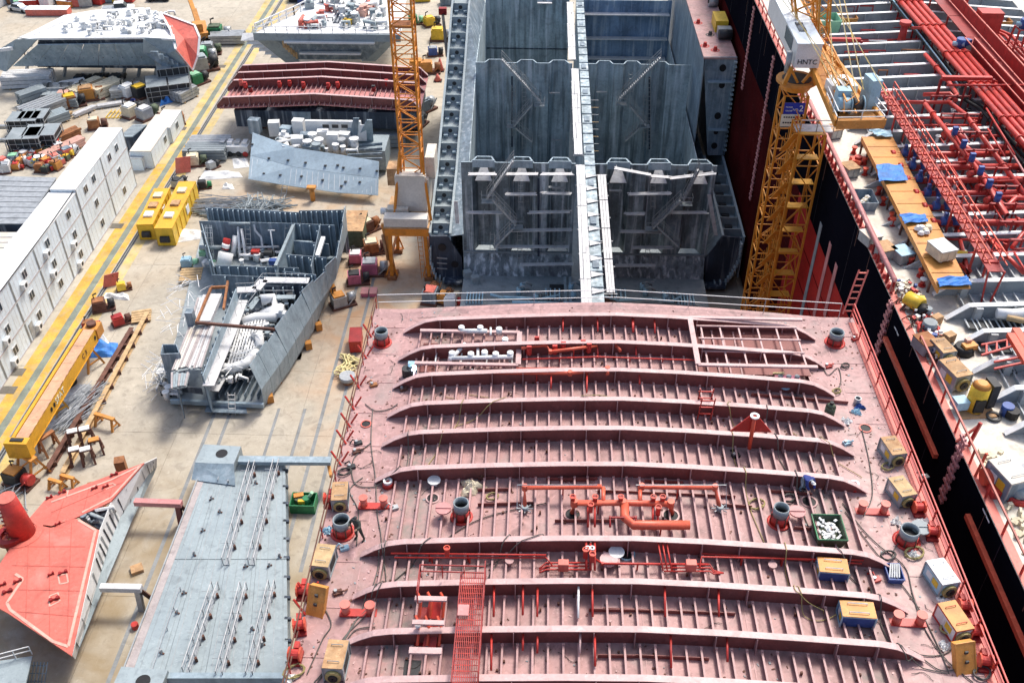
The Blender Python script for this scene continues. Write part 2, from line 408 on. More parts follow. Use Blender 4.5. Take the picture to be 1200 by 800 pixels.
for x in (-22.1, -20.3): lane(x, x+.35, 55, 100, .008, 'track_mark', 'transport_track')
for x in (-20.2, -17.5): lane(x-6.5, x-6.2, 55, 76, .008, 'track_mark', 'transport_track')
cv = shared('pit_cover', 'joint', MB().bx(-.8, .8, -.6, .6, 0, .03))
for (x, y) in ((137, 265), (212, 151), (10, 457), (259, 78), (20, 436)):
    p = P(x, y); o = bpy.data.objects.new('pit_cover', cv); COL.objects.link(o); o.location = (p.x, p.y, .012)
    tag(o, {137:'dark square pit cover beside the yellow lane, next to the long office stack',212:'dark square pit cover between the rail lane and the small white cabins',
            10:'dark square pit cover at the left edge below the office stack',259:'dark square pit cover on the lane beyond the cabins',
            20:'dark square pit cover at the foot of the office stack'}[x], 'pit cover', 'pit covers in the yard')
# ================================================================ RED TANKER DECK BLOCK (near, under the camera)
AX = 5.0
def dz(x):
    u = abs(x-AX)/14.0
    return 29.0+(.9*(1-u**1.5) if u < 1 else 0)
def D(x, y, up=0.0):
    z = 29.3
    for _ in range(4):
        p = P(x, y, z+up); z = dz(p.x)
    return Vector((p.x, p.y, z+up))
XL, XR = -11.1, 21.15
blk = thing('tanker_deck_block', 'wide pinkish-red tanker deck block in the foreground with its cross frames standing on top', 'ship section', (AX, 36, 0))
YF, YN = 54.3, 14.0
xs_ = [XL, AX-14, AX-10.5, AX-7, AX-3.5, AX, AX+3.5, AX+7, AX+10.5, AX+14, XR]
mb = MB()
for a, b in zip(xs_[:-1], xs_[1:]):
    mb.plate([(a, YN, dz(a)), (b, YN, dz(b)), (b, YF, dz(b)), (a, YF, dz(a))], .18)
deck = mb.build('deck_plate', 'deckpink', blk)
MB().bx(XL, XL+.15, YN, YF, 1, 28.8).build('side_shell', 'webred', blk)
MB().bx(XR-.15, XR, YN, YF, 1, 28.8).build('side_shell', 'webred', blk)
MB().bx(XL+.2, XR-.2, YF-.5, YF-.3, 1, 28.78).build('end_bulkhead', 'webred', blk)
MB().bx(XL+.2, XR-.2, YN+.5, YN+.7, 1, 28.78).build('end_bulkhead', 'webred', blk)
MB().bx(XL+.2, XR-.2, YN+.6, YF-.5, 1, 1.3).build('bottom_plate', 'webred', blk)
# cross frames
FY = [365.5, 397.5, 430, 464, 498, 540, 627, 677, 733, 790]
WY = [P(690, y, 31.05).y for y in FY]+[P(690, 850, 31.05).y]
WL, WR = -8.8, 18.1
frames = []
for i, Y in enumerate(WY):
    H = 1.0; xm = [WL+.05, WL+.8, WL+1.5, WL+2.3, AX-7.2, AX-3.5, AX, AX+3.5, AX+7.2, WR-2.3, WR-1.5, WR-.8, WR-.05]
    def top(x):
        e = min(x-WL, WR-x)
        h = .10+(H-.10)*math.sin(min(1, e/2.2)*1.5708)
        return dz(x)+h
    vs = []; fs = []
    for x in xm:
        for y in (Y-.02, Y+.02): vs += [(x, y, dz(x)-.02), (x, y, top(x))]
    for k in range(len(xm)-1):
        a = k*4; b = a+4
        fs += [(a, b, b+1, a+1), (a+3, b+3, b+2, a+2), (a+1, b+1, b+3, a+3)]
    fs += [(0, 1, 3, 2), (len(vs)-4, len(vs)-2, len(vs)-1, len(vs)-3)]
    fr = MB().add(vs, fs).build('cross_frame', 'webred', blk)
    fm = MB()
    xf = [WL+.02, WL+.8, WL+1.5, WL+2.3, AX-7.2, AX-3.5, AX, AX+3.5, AX+7.2, WR-2.3, WR-1.5, WR-.8, WR-.02]
    for a, b in zip(xf[:-1], xf[1:]):
        fm.plate([(a, Y-.17, top(a)+.03), (b, Y-.17, top(b)+.03), (b, Y+.17, top(b)+.03), (a, Y+.17, top(a)+.03)], .04)
    fm.build('flange', 'flange', fr)
    bm = MB()
    for k in range(-4, 5):
        x = AX+k*2.76+(.6 if k % 2 else -.3)
        if WL+2 < x < WR-1.8:
            bm.add([(x-.02, Y-.03, dz(x)), (x+.02, Y-.03, dz(x)), (x+.02, Y-.03, top(x)-.04), (x-.02, Y-.03, top(x)-.04),
                    (x-.02, Y-.22, top(x)-.04), (x+.02, Y-.22, top(x)-.04), (x-.02, Y-.36, dz(x)), (x+.02, Y-.36, dz(x))],
                   [(0,3,4,6), (1,7,5,2), (4,5,7,6), (3,2,5,4)])
    each(bm, 'bracket', 'stiff', fr)
    frames.append(fr)
# longitudinals: one bar for each line, broken at every frame
lx = [WL+1.25+.695*k for k in range(36)]
for k, x in enumerate(lx):
    lm = MB(); z = dz(x)
    for a, b in zip(WY[:-1], WY[1:]):
        if a-b > 4.5: segs = ((a-.3, b+.26),)
        else: segs = ((a-.3, b+.26),)
        for s0, s1 in segs:
            lm.bx(x-.018, x+.018, s1, s0, z, z+.30); lm.bx(x-.075, x+.02, s1, s0, z+.30, z+.33)
            lm.bx(x-.09, x+.035, s0-.12, s0, z+.331, z+.37)
    lm.build('deck_longitudinal', 'stiff', blk)
# plate seams proud of the deck by a few millimetres
for x in (XL+2.4, AX-9.6, AX-4.8, AX+.2, AX+5.1, AX+9.9, XR-2.4): MB().beam((x, YN+2, dz(x)+.004), (x, YF-.2, dz(x)+.004), .05, .02).build('plate_seam', 'stiff', blk)
for k in range(13):
    y = YF-2.1-k*2.8
    for a, b in ((XL+.5, WL+.2), (WR-.2, XR-.5)): MB().beam((a, y, 29.02), (b, y, 29.02), .05, .02).build('plate_seam', 'stiff', blk)
# short cross stiffeners in the bays
cm = MB()
for (xa, xb, y) in ((560,600,576),(585,625,592),(640,700,563),(655,690,564),(755,800,565),(700,860,577),(592,640,519),(815,860,519),(706,860,715),(690,800,716),(560,580,562),(855,900,562),(930,950,620),(560,600,593),(840,880,593),(650,720,612),(745,800,612),(900,950,577),(700,745,770),(745,830,770),(880,990,464),(560,600,436),(820,860,452)):
    a, b = D(xa, y), D(xb, y); b.y = a.y; cm.beam(a+Vector((0,0,.12)), b+Vector((0,0,.12)), .03, .24)
each(cm, 'cross_stiffener', 'webred', blk)
# pale patch plates
for (xa, ya, xb, yb) in ((706,695,738,714),(698,555,722,575),(570,755,582,785)):
    a, b = D(xa, yb), D(xb, ya); MB().bx(a.x, b.x, a.y, b.y, a.z-.03, a.z+.012).build('patch_plate', 'flange', blk)
# edge railings and gunwale
gp = MB(); gr = MB()
rail_fence(gp, gr, [(XL+.15, 18, 29), (XL+.15, YF, 29)], 1.0, 2.0, .03, 2)
each(gp, 'left_rail_post', 'red', blk); each(gr, 'left_rail', 'darkrust', blk)
gp = MB(); gr = MB()
rail_fence(gp, gr, [(XR-.15, 18, 29), (XR-.15, YF, 29)], 1.15, 2.2, .035, 3)
each(gp, 'right_rail_post', 'red', blk); each(gr, 'right_rail', 'red', blk)
MB().bx(XR-.45, XR-.02, YN, YF-.6, 29.0, 29.04).build('gunwale_bar', 'coral', blk)
MB().bx(XR+.0, XR+.35, YN, YF-.6, 28.5, 28.9).build('fender_bar', 'darkred', blk)
wp = MB(); ww = MB()
rail_fence(wp, ww, [(WL-2, YF-.1, 29.02), (AX, YF-.1, 29.8), (XR-1, YF-.1, 29.02)], 1.2, 4.5, .018, 2)
each(wp, 'wire_post', 'galv', blk); each(ww, 'guard_wire', 'white', blk)
# red stanchions leaning at the left edge
for y in (395, 420, 455, 480, 500, 520, 545, 720, 700):
    p = P(335+.238*(800-y)+4, y, 29); MB().beam(p, p+Vector((-.5, .2, .9)), .09, .09).beam(p+Vector((0,.3,0)), p+Vector((.4,.5,.6)), .08, .08).build('stanchion', 'red', blk)
# ---- round hatch coamings with red body and grey tube
def hatch(x, y, r=.42, h=.9, lid=None):
    p = D(x, y)
    o = MB().ring((p.x, p.y, p.z), r*1.1, r*.95, h*.55, 16).ring((p.x, p.y, p.z), r*1.5, r*1.08, .06, 16).build('hatch_coaming', 'red', blk, True)
    MB().ring((p.x, p.y, p.z+h*.55), r*1.02, r*.9, h*.5, 16).build('tube', 'steel_floor', o, True)
    MB().cyl((p.x, p.y, p.z+.02), r*.9, h*.55, 16).build('opening', 'black', o)
    for k in range(6):
        a = k*1.047; MB().beam((p.x+r*1.1*math.cos(a), p.y+r*1.1*math.sin(a), p.z), (p.x+r*1.1*math.cos(a), p.y+r*1.1*math.sin(a), p.z+h*.6), .06, .06).build('dog', 'darkrust', o)
    if lid:
        q = Vector((p.x+lid[0], p.y+lid[1], p.z+.5))
        MB().cyl((q.x, q.y, q.z), r*1.05, .08, 16).beam(q+Vector((-r, 0, .1)), q+Vector((r, 0, .1)), .06, .06).build('lid', lid[2], o)
hatch(448, 402, .42, 1.0); hatch(978, 402, .45, .9); hatch(402, 624, .44, 1.0); hatch(541, 606, .40, 1.1, (-.95, .1, 'pink'))
hatch(912, 612, .40, 1.1, (.95, .3, 'pink')); hatch(1062, 634, .48, .9, (.75, .5, 'steel_floor'))
# ---- mushroom vents
def vent(x, y, r=.28):
    p = D(x, y); o = MB().cyl((p.x, p.y, p.z), r*1.2, .28, 12, r).build('vent_head', 'red', blk, True)
    MB().ring((p.x, p.y, p.z+.28), r*.9, r*.5, .14, 12).build('vent_ring', 'white', o)
for q in ((455, 569), (1000, 572), ): vent(*q)
# ---- twin bollards
for (xa, ya, xb, yb, s) in ((427, 594, 450, 594, 1), (406, 719, 434, 721, 1.1), (1009, 599, 1034, 600, 1.05), (1050, 729, 1076, 730, 1.1)):
    a, b = D(xa, ya), D(xb, yb); b.y = a.y
    m_ = (a+b)/2; bs = MB().bx(a.x-.3, b.x+.3, a.y-.22, a.y+.22, m_.z, m_.z+.10).build('bollard_base', 'red', blk)
    for q in (a, b): MB().cyl((q.x, q.y, m_.z+.1), .19*s, .55, 16).cyl((q.x, q.y, m_.z+.65), .235*s, .07, 16).build('bollard_post', 'coral', bs, True)
# ---- manholes: ring and dark opening
def manhole(x, y, r=.3, m='pink', rim=.06):
    p = D(x, y); o = MB().ring((p.x, p.y, p.z-.01), r*1.25, r, .07, 18).build('manhole_ring', m, blk)
    MB().cyl((p.x, p.y, p.z-.01), r, .03, 18).build('opening', 'black', o); return p
manhole(429, 497, .26, 'coral'); manhole(507, 584, .30, 'flange'); manhole(948, 588, .36, 'stiff'); manhole(1014, 502, .30, 'coral')
manhole(671, 603, .38, 'deckpink'); manhole(786, 604, .38, 'flange'); manhole(734, 649, .36, 'lightblue'); manhole(688, 720, .05)
for (x, y, r, m) in ((509, 568, .36, 'white'), (722, 652, .40, 'white'), (713, 661, .45, 'flange'), (748, 556, .16, 'white'), (597, 662, .22, 'stiff'), (904, 667, .22, 'stiff'), (919, 458, .32, 'lightblue'), (930, 602, .0, 'pink')):
    if r: 
        p = D(x, y); MB().cyl((p.x, p.y, p.z+.34), r, .05, 18).cyl((p.x, p.y, p.z), r*.5, .34, 10).build('hatch_lid', m, blk, False)
# ---- pipework
def dpipe(pts, r, m='pipeorange', up=.75, nm='deck_pipe', fl=True):
    q = [D(x, y, up) if len(t) == 2 else D(x, y, t[2]) for t in pts for x, y in [t[:2]]]
    o = MB().tube(q, r, 8).build(nm, m, blk, True)
    f = MB()
    for p in q[1:-1]: f.cyl((p.x, p.y, p.z-r*1.25), r*1.2, r*2.5, 10)
    if fl and len(q) > 2 and r < .2: each(f, 'flange_ring', m, o)
    s = MB()
    for a, b in zip(q[:-1], q[1:]):
        n = int((b-a).length/2.5)
        for i in range(1, n+1):
            p = a.lerp(b, i/(n+1)); s.bx(p.x-.04, p.x+.04, p.y-.04, p.y+.04, dz(p.x), p.z-r*.5)
    if s.v: s.build('pipe_support', 'red', o)
    return o
dpipe([(615, 594, .3), (615, 571), (705, 570)], .13, up=.9)
dpipe([(749, 572), (752, 570), (838, 571), (843, 594, .3)], .13, up=.9)
dpipe([(671, 600, .1), (673, 589), (730, 589), (786, 590), (787, 601, .1)], .16, up=.8)
dpipe([(732, 588), (732, 606), (742, 615), (808, 615)], .24, up=.75)
dpipe([(707, 571), (707, 588)], .11, up=.85); dpipe([(750, 571), (750, 588)], .11, up=.85)
for x in (689, 697, 765, 771): dpipe([(x, 588), (x, 617, .4)], .06, 'red', .75)
dpipe([(715, 617), (715, 606), (745, 606), (745, 612)], .06, 'darkred', .9)
for x in (615, 843):
    p = D(x, 599); o = MB().cyl((p.x, p.y, p.z+.05), .18, .35, 10).build('valve_body', 'steel_floor', blk, True)
    for k in range(8): a = k*.785; MB().tube([(p.x, p.y, p.z+.2), (p.x+.45*math.cos(a), p.y+.35*math.sin(a), p.z+.25)], .035, 5).build('valve_arm', 'galv', o)
# white thin guard hoop around the manifold pipes
for xa, xb in ((606, 700), (745, 851)):
    o_ = -6 if xa < 650 else 0
    q = [D(xa if o_ else xb, 597, .2), D(xa if o_ else xb, 568, 1.15), D(xb if o_ else xa, 568, 1.15)]
    MB().tube(q, .03, 5).build('guard_hoop', 'galv', blk)
# valves with hand-wheels
for (x, y) in ((671,588),(697,588),(727,588),(765,588),(776,588),(692,597),(771,600),(524,648),(686,650),(694,655)):
    p = D(x, y, .8); o = MB().box((p.x, p.y, p.z-.14), .22, .22, .5).build('valve', 'red', blk); MB().ring((p.x, p.y, p.z+.4), .17, .13, .04, 10).build('hand_wheel', 'brightred', o)
# thin lines in bay y~655
dpipe([(458, 648), (640, 650)], .045, 'red', .6, fl=False); dpipe([(462, 653), (640, 653), (647, 662)], .045, 'red', .45, fl=False)
dpipe([(820, 664), (822, 652), (1012, 656)], .045, 'red', .6, fl=False); dpipe([(822, 648), (1010, 660)], .04, 'red', .45, fl=False)
for dy in (0, 4, 8): dpipe([(632, 666+dy*.6), (640, 659+dy), (690, 659+dy)], .045, 'red', .4, fl=False)
dpipe([(698, 655), (706, 660), (830, 661)], .06, 'red', .5)
for dy in (0, 4, 8): dpipe([(778, 661+dy), (832, 661+dy), (836, 668+dy*.5), (848, 671)], .04, 'red', .4, fl=False)
for x in (660, 809): 
    p = D(x, 666, .5); MB().box(p, .5, .35, .5).build('junction_box', 'coral', blk)
for x in (687, 692, 697): dpipe([(x, 634, .9), (x, 668, .4)], .06, 'red', .6, fl=False)
for x in (771, 776, 781): dpipe([(x, 634, .9), (x+6, 668, .4)], .04, 'red', .6, fl=False)
for x in (689, 694): 
    p = D(x, 642, 1.0); MB().ring(p, .14, .07, .05, 10).build('white_ring', 'white', blk)
# vertical sounding pipes in the lower bays
for (x, ya, yb, m) in ((579,684,722,'red'),(613,684,720,'red'),(630,688,722,'red'),(694,682,722,'red'),(779,685,722,'red'),(842,690,722,'red'),(576,742,785,'red'),(613,742,762,'red'),(630,745,765,'red'),(697,742,780,'red'),(786,742,782,'red'),(852,745,775,'red'),(678,687,724,'white'),(680,740,765,'flange'),
                       (700,370,388,'red'),(742,372,389,'red'),(745,402,416,'red'),(767,372,390,'red'),(660,372,388,'red'),(617,402,412,'red'),(749,432,450,'red'),(741,372,389,'red'),(799,437,445,'red'),(688,438,460,'red'),(646,440,455,'red'),(700,402,416,'red')):
    dpipe([(x, ya, .75), (x+(1 if x > 690 else -1)*.5, yb, .45)], .055, m, .6, 'sounding_pipe', False)
# top bays: fire main and pipes
dpipe([(611, 408), (640, 404), (645, 412), (700, 405)], .10, 'pipeorange', .8); dpipe([(612, 421), (700, 418), (815, 422)], .05, 'red', .6)
dpipe([(640, 402), (690, 402), (722, 404), (727, 411)], .10, 'pipeorange', .7); dpipe([(552, 436), (668, 437), (712, 432), (712, 438)], .12, 'pipeorange', .9)
dpipe([(605, 432), (700, 432)], .08, 'pipeorange', .9)
for (x, y) in ((683,408),(690,412),(650,414),(620,415),(660,410),(629,404)):
    p = D(x, y, .4); MB().cyl(p, .16, .5, 10).box((p.x,p.y,p.z+.5), .3, .14, .14).build('hydrant_valve', 'red', blk)
# pipe modules framed in white (two at the far end)
def module(x0, x1, y0, y1, side):
    a, b = D(x0, y1, .9), D(x1, y0, .9); z = a.z
    o = MB().bx(a.x, b.x, a.y-.12, a.y+.12, z, z+.12).bx(a.x, b.x, b.y-.12, b.y+.12, z, z+.12).bx(*( (b.x-.16, b.x+.16) if side < 0 else (a.x-.16, a.x+.16)), a.y, b.y, z+.01, z+.14).build('module_frame', 'flange', blk)
    MB().bx(a.x+.2, b.x-.2, a.y+.2, b.y-.2, z-.85, z-.80).build('recess_floor', 'webred', o)
    return a, b, z, o
a, b, z, o = module(486, 609, 383, 426, -1)
for k in range(8):
    t = k/7
    MB().tube([(a.x+.4+t*(b.x-a.x-.8), a.y+.3, z-.35), (a.x+.4+t*(b.x-a.x-.8), a.y+1.6, z-.3)], .05, 6).build('rack_pipe', 'white' if k % 2 else 'flange', o)
for (xa, ya, xb, yb, r) in ((540,388,571,388,.16),(568,403,603,403,.13),(526,420,601,418,.14),(545,403,527,422,.14),(560,420,560,405,.1),(575,392,575,384,.07)):
    p, q = D(xa, ya, .7), D(xb, yb, .7); MB().tube([p, q], r, 8).build('module_pipe', 'white', o, True)
for (x, y) in ((541,389),(563,389),(592,403),(568,418),(530,419),(598,419),(552,420),(581,420),(585,391)):
    p = D(x, y, .5); MB().cyl(p, .2, .45, 8).build('module_valve', 'white', o, True)
a, b, z, o = module(818, 938, 383, 428, 1)
for k in range(6):
    t = k/5; x = a.x+.7+t*(b.x-a.x-1.2)
    MB().bx(x-.05, x+.05, a.y+.3, b.y-.4, z-.35, z-.27).build('grid_bar', 'flange', o)
for k in range(4):
    y = a.y+.4+k*(b.y-a.y-.9)/3; MB().bx(a.x+.4, b.x-.4, y-.05, y+.05, z-.26, z-.18).build('grid_bar', 'flange', o)
# big wooden/steel bracket frames in the upper right: rust ladder
p = D(817, 492); fr = MB()
for s in (0, .75): 
    fr.beam((p.x+s, p.y, p.z), (p.x+s+.1, p.y, p.z+1.7), .06, .06); fr.beam((p.x+s, p.y+.8, p.z), (p.x+s+.1, p.y+.8, p.z+1.7), .06, .06)
for k in (.5, 1.0, 1.5): fr.beam((p.x, p.y, p.z+k), (p.x+.85, p.y, p.z+k), .06, .06); fr.beam((p.x, p.y+.8, p.z+k), (p.x+.85, p.y+.8, p.z+k), .06, .06)
fr.build('access_frame', 'red', blk)
# triangular mast with white cap
p = P(881, 505, 31.1); wy = WY[4]; p = Vector((p.x, wy, 31.0))
o = MB().plate([(p.x-1.15, wy-.1, 30.9), (p.x+1.15, wy-.1, 30.9), (p.x+.12, wy-.1, 32.2), (p.x-.12, wy-.1, 32.2)], .08).build('mast_bracket', 'red', blk)
MB().tube([(p.x, wy-.4, 29.9), (p.x, wy-.25, 32.2)], .11, 10).build('mast_post', 'brightred', o, True)
MB().ring((p.x, wy-.25, 32.2), .26, .12, .07, 14).build('mast_cap', 'white', o)
# grating platform and ladder pit lower left
a, b = D(528, 800, 1.55), D(553, 671, 1.55)
gz = a.z
pl = MB().bx(a.x, a.x+.06, a.y, b.y, gz, gz+.1).bx(a.x+1.15, a.x+1.21, a.y, b.y, gz, gz+.1).build('walkway_frame', 'darkred', blk)
bar = MB()
for k in range(13): x = a.x+.1+k*.086; bar.bx(x, x+.03, a.y, b.y, gz+.02, gz+.07)
for k in range(20): y = a.y+(b.y-a.y)*k/20; bar.bx(a.x+.05, a.x+1.15, y, y+.03, gz, gz+.03)
tag(bar.build('grating', 'red', pl), kind='stuff')
rp = MB(); rr = MB()
rail_fence(rp, rr, [(a.x+1.2, a.y, gz), (a.x+1.2, b.y, gz)], .95, .9, .025, 2)
rail_fence(rp, rr, [(a.x-1.9, b.y, gz-.4), (a.x+1.2, b.y, gz-.4)], .95, .8, .025, 2)
rail_fence(rp, rr, [(a.x-1.9, b.y, gz-.4), (a.x-1.9, b.y-1.5, gz-.4)], .95, .8, .025, 2)
each(rp, 'walkway_post', 'red', pl); each(rr, 'walkway_rail', 'darkred', pl)
for (x, y) in ((543, 715),): p = D(x, y, 1.7); MB().box(p, .5, .6, .06).build('walkway_plate', 'pink', pl)
for k, (xa, ya, xb, yb) in enumerate(((486,698,524,704), (483,726,521,732), (479,758,518,766))):
    p, q = D(xa, yb, 1.5), D(xb, ya, 1.5); MB().bx(p.x, q.x, p.y, q.y, p.z, p.z+.1).build('step_plate', 'flange', blk)
for (xa, ya, xb, yb) in ((486,706,522,724), (484,734,518,757)):
    p, q = D(xa, yb, .4), D(xb, ya, .4)
    o = MB().bx(p.x, q.x, p.y, q.y, p.z-.3, p.z-.25).build('cradle_floor', 'darkred', blk)
    for t in (.12, .48, .92):
        x = p.x+(q.x-p.x)*t; MB().tube([(x-.1, q.y, p.z+.9), (x+.12, (p.y+q.y)/2+.1, p.z+.7), (x+.05, p.y, p.z+.1)], .07, 6).build('cradle_rib', 'brightred', o)
    MB().plate([(p.x+.35*(q.x-p.x), p.y, p.z), (p.x+.85*(q.x-p.x), p.y, p.z), (p.x+.9*(q.x-p.x), q.y, p.z+.6), (p.x+.5*(q.x-p.x), q.y, p.z+.6)], .05).build('cradle_plate', 'red', o)
    c = Vector((p.x+.18*(q.x-p.x), (p.y+q.y)/2, p.z+.8)); MB().cyl(c, .13, .1, 12).build('cradle_knob', 'white', o)
p, q = D(470, 800, .3), D(522, 768, .3); MB().bx(p.x, q.x, p.y, q.y, p.z-.28, p.z-.24).build('dark_recess', 'dark', blk)
# small welded pegs scattered over the plating
pg = MB()
for k in range(240):
    x = random.uniform(WL+1, WR-1); y = random.uniform(24, 53)
    pg.bx(x-.05, x+.05, y-.05, y+.05, dz(x), dz(x)+random.uniform(.05, .22))
tag(pg.build('weld_pegs', 'darkrust', blk), kind='stuff')
# weld-burn smudges: low slag and grit ridges beside the frame ends
# ================================================================ THINGS STANDING ON THE RED DECK
def box_machine(nm, sx, sy, sz, top, side, reel=True, frame='blue', cat='welding feeder'):
    r = thing(nm, 'x', cat)
    MB().bx(-sx/2, sx/2, -sy/2, sy/2, .12, sz).build('housing', side, r)
    MB().bx(-sx/2-.03, sx/2+.03, -sy/2-.03, sy/2+.03, sz, sz+.05).build('lid', top, r)
    f = MB()
    for a in (-1, 1):
        for b in (-1, 1): f.beam((a*(sx/2+.02), b*(sy/2+.02), 0), (a*(sx/2+.02), b*(sy/2+.02), sz), .06, .06)
        f.beam((a*sx/2, -sy/2, .06), (a*sx/2, sy/2, .06), .08, .1)
        f.beam((a*(sx/2+.02), -sy/2, sz*.98), (a*(sx/2+.02), sy/2, sz*.98), .05, .05)
        f.beam((-sx/2, a*(sy/2+.02), sz*.98), (sx/2, a*(sy/2+.02), sz*.98), .05, .05)
    f.build('frame', frame, r)
    if reel:
        def rg(ro, ri, w, m, n_):
            q = MB(); n = 14
            vs = [(rr*math.cos(2*math.pi*k/n), yy, sz*.48+rr*math.sin(2*math.pi*k/n)) for rr, yy in ((ro, -sy/2-.02), (ro, -sy/2-w), (ri, -sy/2-w), (ri, -sy/2-.02)) for k in range(n)]
            fs = [(j*n+k, j*n+(k+1)%n, ((j+1)%4)*n+(k+1)%n, ((j+1)%4)*n+k) for j in range(4) for k in range(n)]
            return q.add(vs, fs).build(n_, m, r)
        rg(.40, .24, .16, 'hose', 'cable_coil'); rg(.24, .06, .22, 'black', 'hub')
    v = MB()
    for k in range(5): v.bx(sx/2+.005, sx/2+.03, -sy*.3, sy*.3, sz*(.25+.12*k), sz*(.29+.12*k))
    v.build('vent_slats', 'black', r)
    for k, m_ in enumerate(('yellow', 'white')): MB().bx(-sx/2-.02, -sx/2-.003, -sy*.32+k*sy*.35, -sy*.02+k*sy*.35, sz*.35, sz*.75).build('sticker', m_, r)
    for k in (-1, 1): MB().tube([(-sx*.3, k*sy*.3, sz+.05), (-sx*.3, k*sy*.3, sz+.14), (sx*.3, k*sy*.3, sz+.14), (sx*.3, k*sy*.3, sz+.05)], .02, 5).build('lifting_bar', frame, r)
    return Proto(r)
bmA = box_machine('welding_machine', .95, 1.5, 1.05, 'rusttop', 'galv', frame='steel_floor')
bmB = box_machine('welding_machine', .95, 1.6, 1.05, 'orange', 'white', frame='red')
bmC = box_machine('welding_machine', .95, 1.5, 1.0, 'white', 'lightblue', frame='galv')
bmD = box_machine('welding_machine', 1.5, .85, .8, 'orange', 'blue', reel=False, frame='lightblue')
GW = 'welding machines on the red deck'
def relid(o):
    for c in o.children:
        if c.name.startswith('lid') and 'top' in c.data.materials[0].name: c.material_slots[0].link = 'OBJECT'; c.material_slots[0].material = M[random.choice(('rusttop', 'wood'))]
    return o
def dput(pr, x, y, rz, lab, sc=1., group=GW): return relid(pr.put(D(x, y), rz, lab, (sc*.88, sc*random.uniform(.84, .96), sc*random.uniform(.8, .95)), group=group))
dput(bmA, 400, 588, math.radians(6), 'rust-topped grey welding machine farthest back on the left edge, under a black coil', .95)
dput(bmA, 381, 665, math.radians(-6), 'rust-topped blue-grey welding machine just below the standing worker', 1.05)
dput(bmA, 396, 782, math.radians(-2), 'rust-topped welding machine nearest the bottom left of the red deck, cables round it', 1.05)
dput(bmA, 1043, 535, math.radians(12), 'tan-topped welding machine farthest back on the right deck edge, near the black manhole', 1.0)
dput(bmA, 1053, 583, math.radians(16), 'tan-topped welding machine on the right deck edge, beside the far bollards', 1.0)
dput(bmC, 1099, 684, math.radians(14), 'white-topped welding machine on the right deck edge', 1.08)
dput(bmB, 1114, 735, math.radians(14), 'orange-topped white and red welding machine with coiled cable', 1.05)
dput(bmD, 973, 674, math.radians(-4), 'orange-topped blue welding machine between two frames, the one farther from the camera', 1.05)
dput(bmD, 1001, 727, math.radians(-3), 'orange-topped blue welding machine between two frames, the one nearer the camera', 1.15)
p = D(1006, 707, .98); MB()
def sheet_thing(pts, nm, m, lab, cat, t=.06):
    return single(MB().plate(pts, t), nm, m, lab, cat)
def leaning_board(x, y, w_, h_, m, lab, rz=0, tilt=.5):
    p = D(x, y); a = Vector((math.cos(rz), math.sin(rz), 0)); b = Vector((-math.sin(rz)*.0-math.sin(rz)*tilt, math.cos(rz)*tilt, .75)).normalized()
    q = [p-a*w_/2, p+a*w_/2, p+a*w_/2+b*h_, p-a*w_/2+b*h_]
    r = thing('steel_box_cover', lab, 'box cover', p)
    MB().plate(q, .35).build('panel', m, r)
    MB().tube([q[0], q[3]], .04, 6).tube([q[1], q[2]], .04, 6).tube([q[3], q[2]], .04, 6).build('rim', 'orange', r)
    c = (q[0]+q[2])/2; n = a.cross(b)
    for k in (-.2, .25): MB().box(c+b*k+n*.03, .16, .08, .16, rz).build('label_plate', 'dark', r)
leaning_board(368, 722, .85, 1.5, 'orange', 'bright orange slanted box cover on the left deck edge between two welding machines', math.radians(-14))
leaning_board(1133, 790, .95, 1.5, 'orange', 'yellow-orange slanted box cover on the right deck edge at the bottom of the picture', math.radians(12))
# skip with white rags
p = D(969, 628); r = thing('waste_skip', 'dark green open skip heaped with white rags on the red deck beside the bent-over worker', 'skip', p)
sk = MB(); w1, w2, l1, l2, h = .62, .75, .65, .85, .7
def frus(mb, p, w1, l1, w2, l2, h, t=.05, rz=0):
    for s in (1, -1):
        mb.plate([Vector((p.x-w1*1, p.y+s*l1, p.z)), Vector((p.x+w1, p.y+s*l1, p.z)), Vector((p.x+w2, p.y+s*l2, p.z+h)), Vector((p.x-w2, p.y+s*l2, p.z+h))][::s], t)
        mb.plate([Vector((p.x+s*w1, p.y-l1, p.z)), Vector((p.x+s*w1, p.y+l1, p.z)), Vector((p.x+s*w2, p.y+l2, p.z+h)), Vector((p.x+s*w2, p.y-l2, p.z+h))][::s], t)
    return mb.bx(p.x-w1, p.x+w1, p.y-l1, p.y+l1, p.z, p.z+.04)
frus(sk, p, w1, l1, w2, l2, h).build('tub', 'olive', r)
MB().tube([(p.x-w2, p.y-l2, p.z+h), (p.x+w2, p.y-l2, p.z+h), (p.x+w2, p.y+l2, p.z+h), (p.x-w2, p.y+l2, p.z+h), (p.x-w2, p.y-l2, p.z+h)], .04, 6).build('rim', 'green', r)
rg = MB()
for k in range(46):
    c = Vector((p.x+random.uniform(-.5, .5), p.y+random.uniform(-.6, .6), p.z+random.uniform(.38, .62)))
    a = random.uniform(0, 6.3); rg.beam(c, c+Vector((math.cos(a)*.2, math.sin(a)*.2, random.uniform(-.08, .12))), .12, .06)
tag(single(rg, 'rag_heap', 'rag', 'heap of white rags and paper filling the green skip on the red deck', 'rags'), kind='stuff')
# blue open box with scraps
p = D(1046, 675); r = thing('scrap_box', 'small dark blue open box with metal scraps lying tilted near the right frame ends', 'box', p, math.radians(-18))
frus(MB(), p, .35, .4, .4, .48, .4).build('tub', 'blue', r)
for k in range(5): MB().beam(p+Vector((-.3+.12*k, -.3, .3)), p+Vector((-.1+.1*k, .4, .5)), .07, .05).build('scrap_piece', 'galv', r)
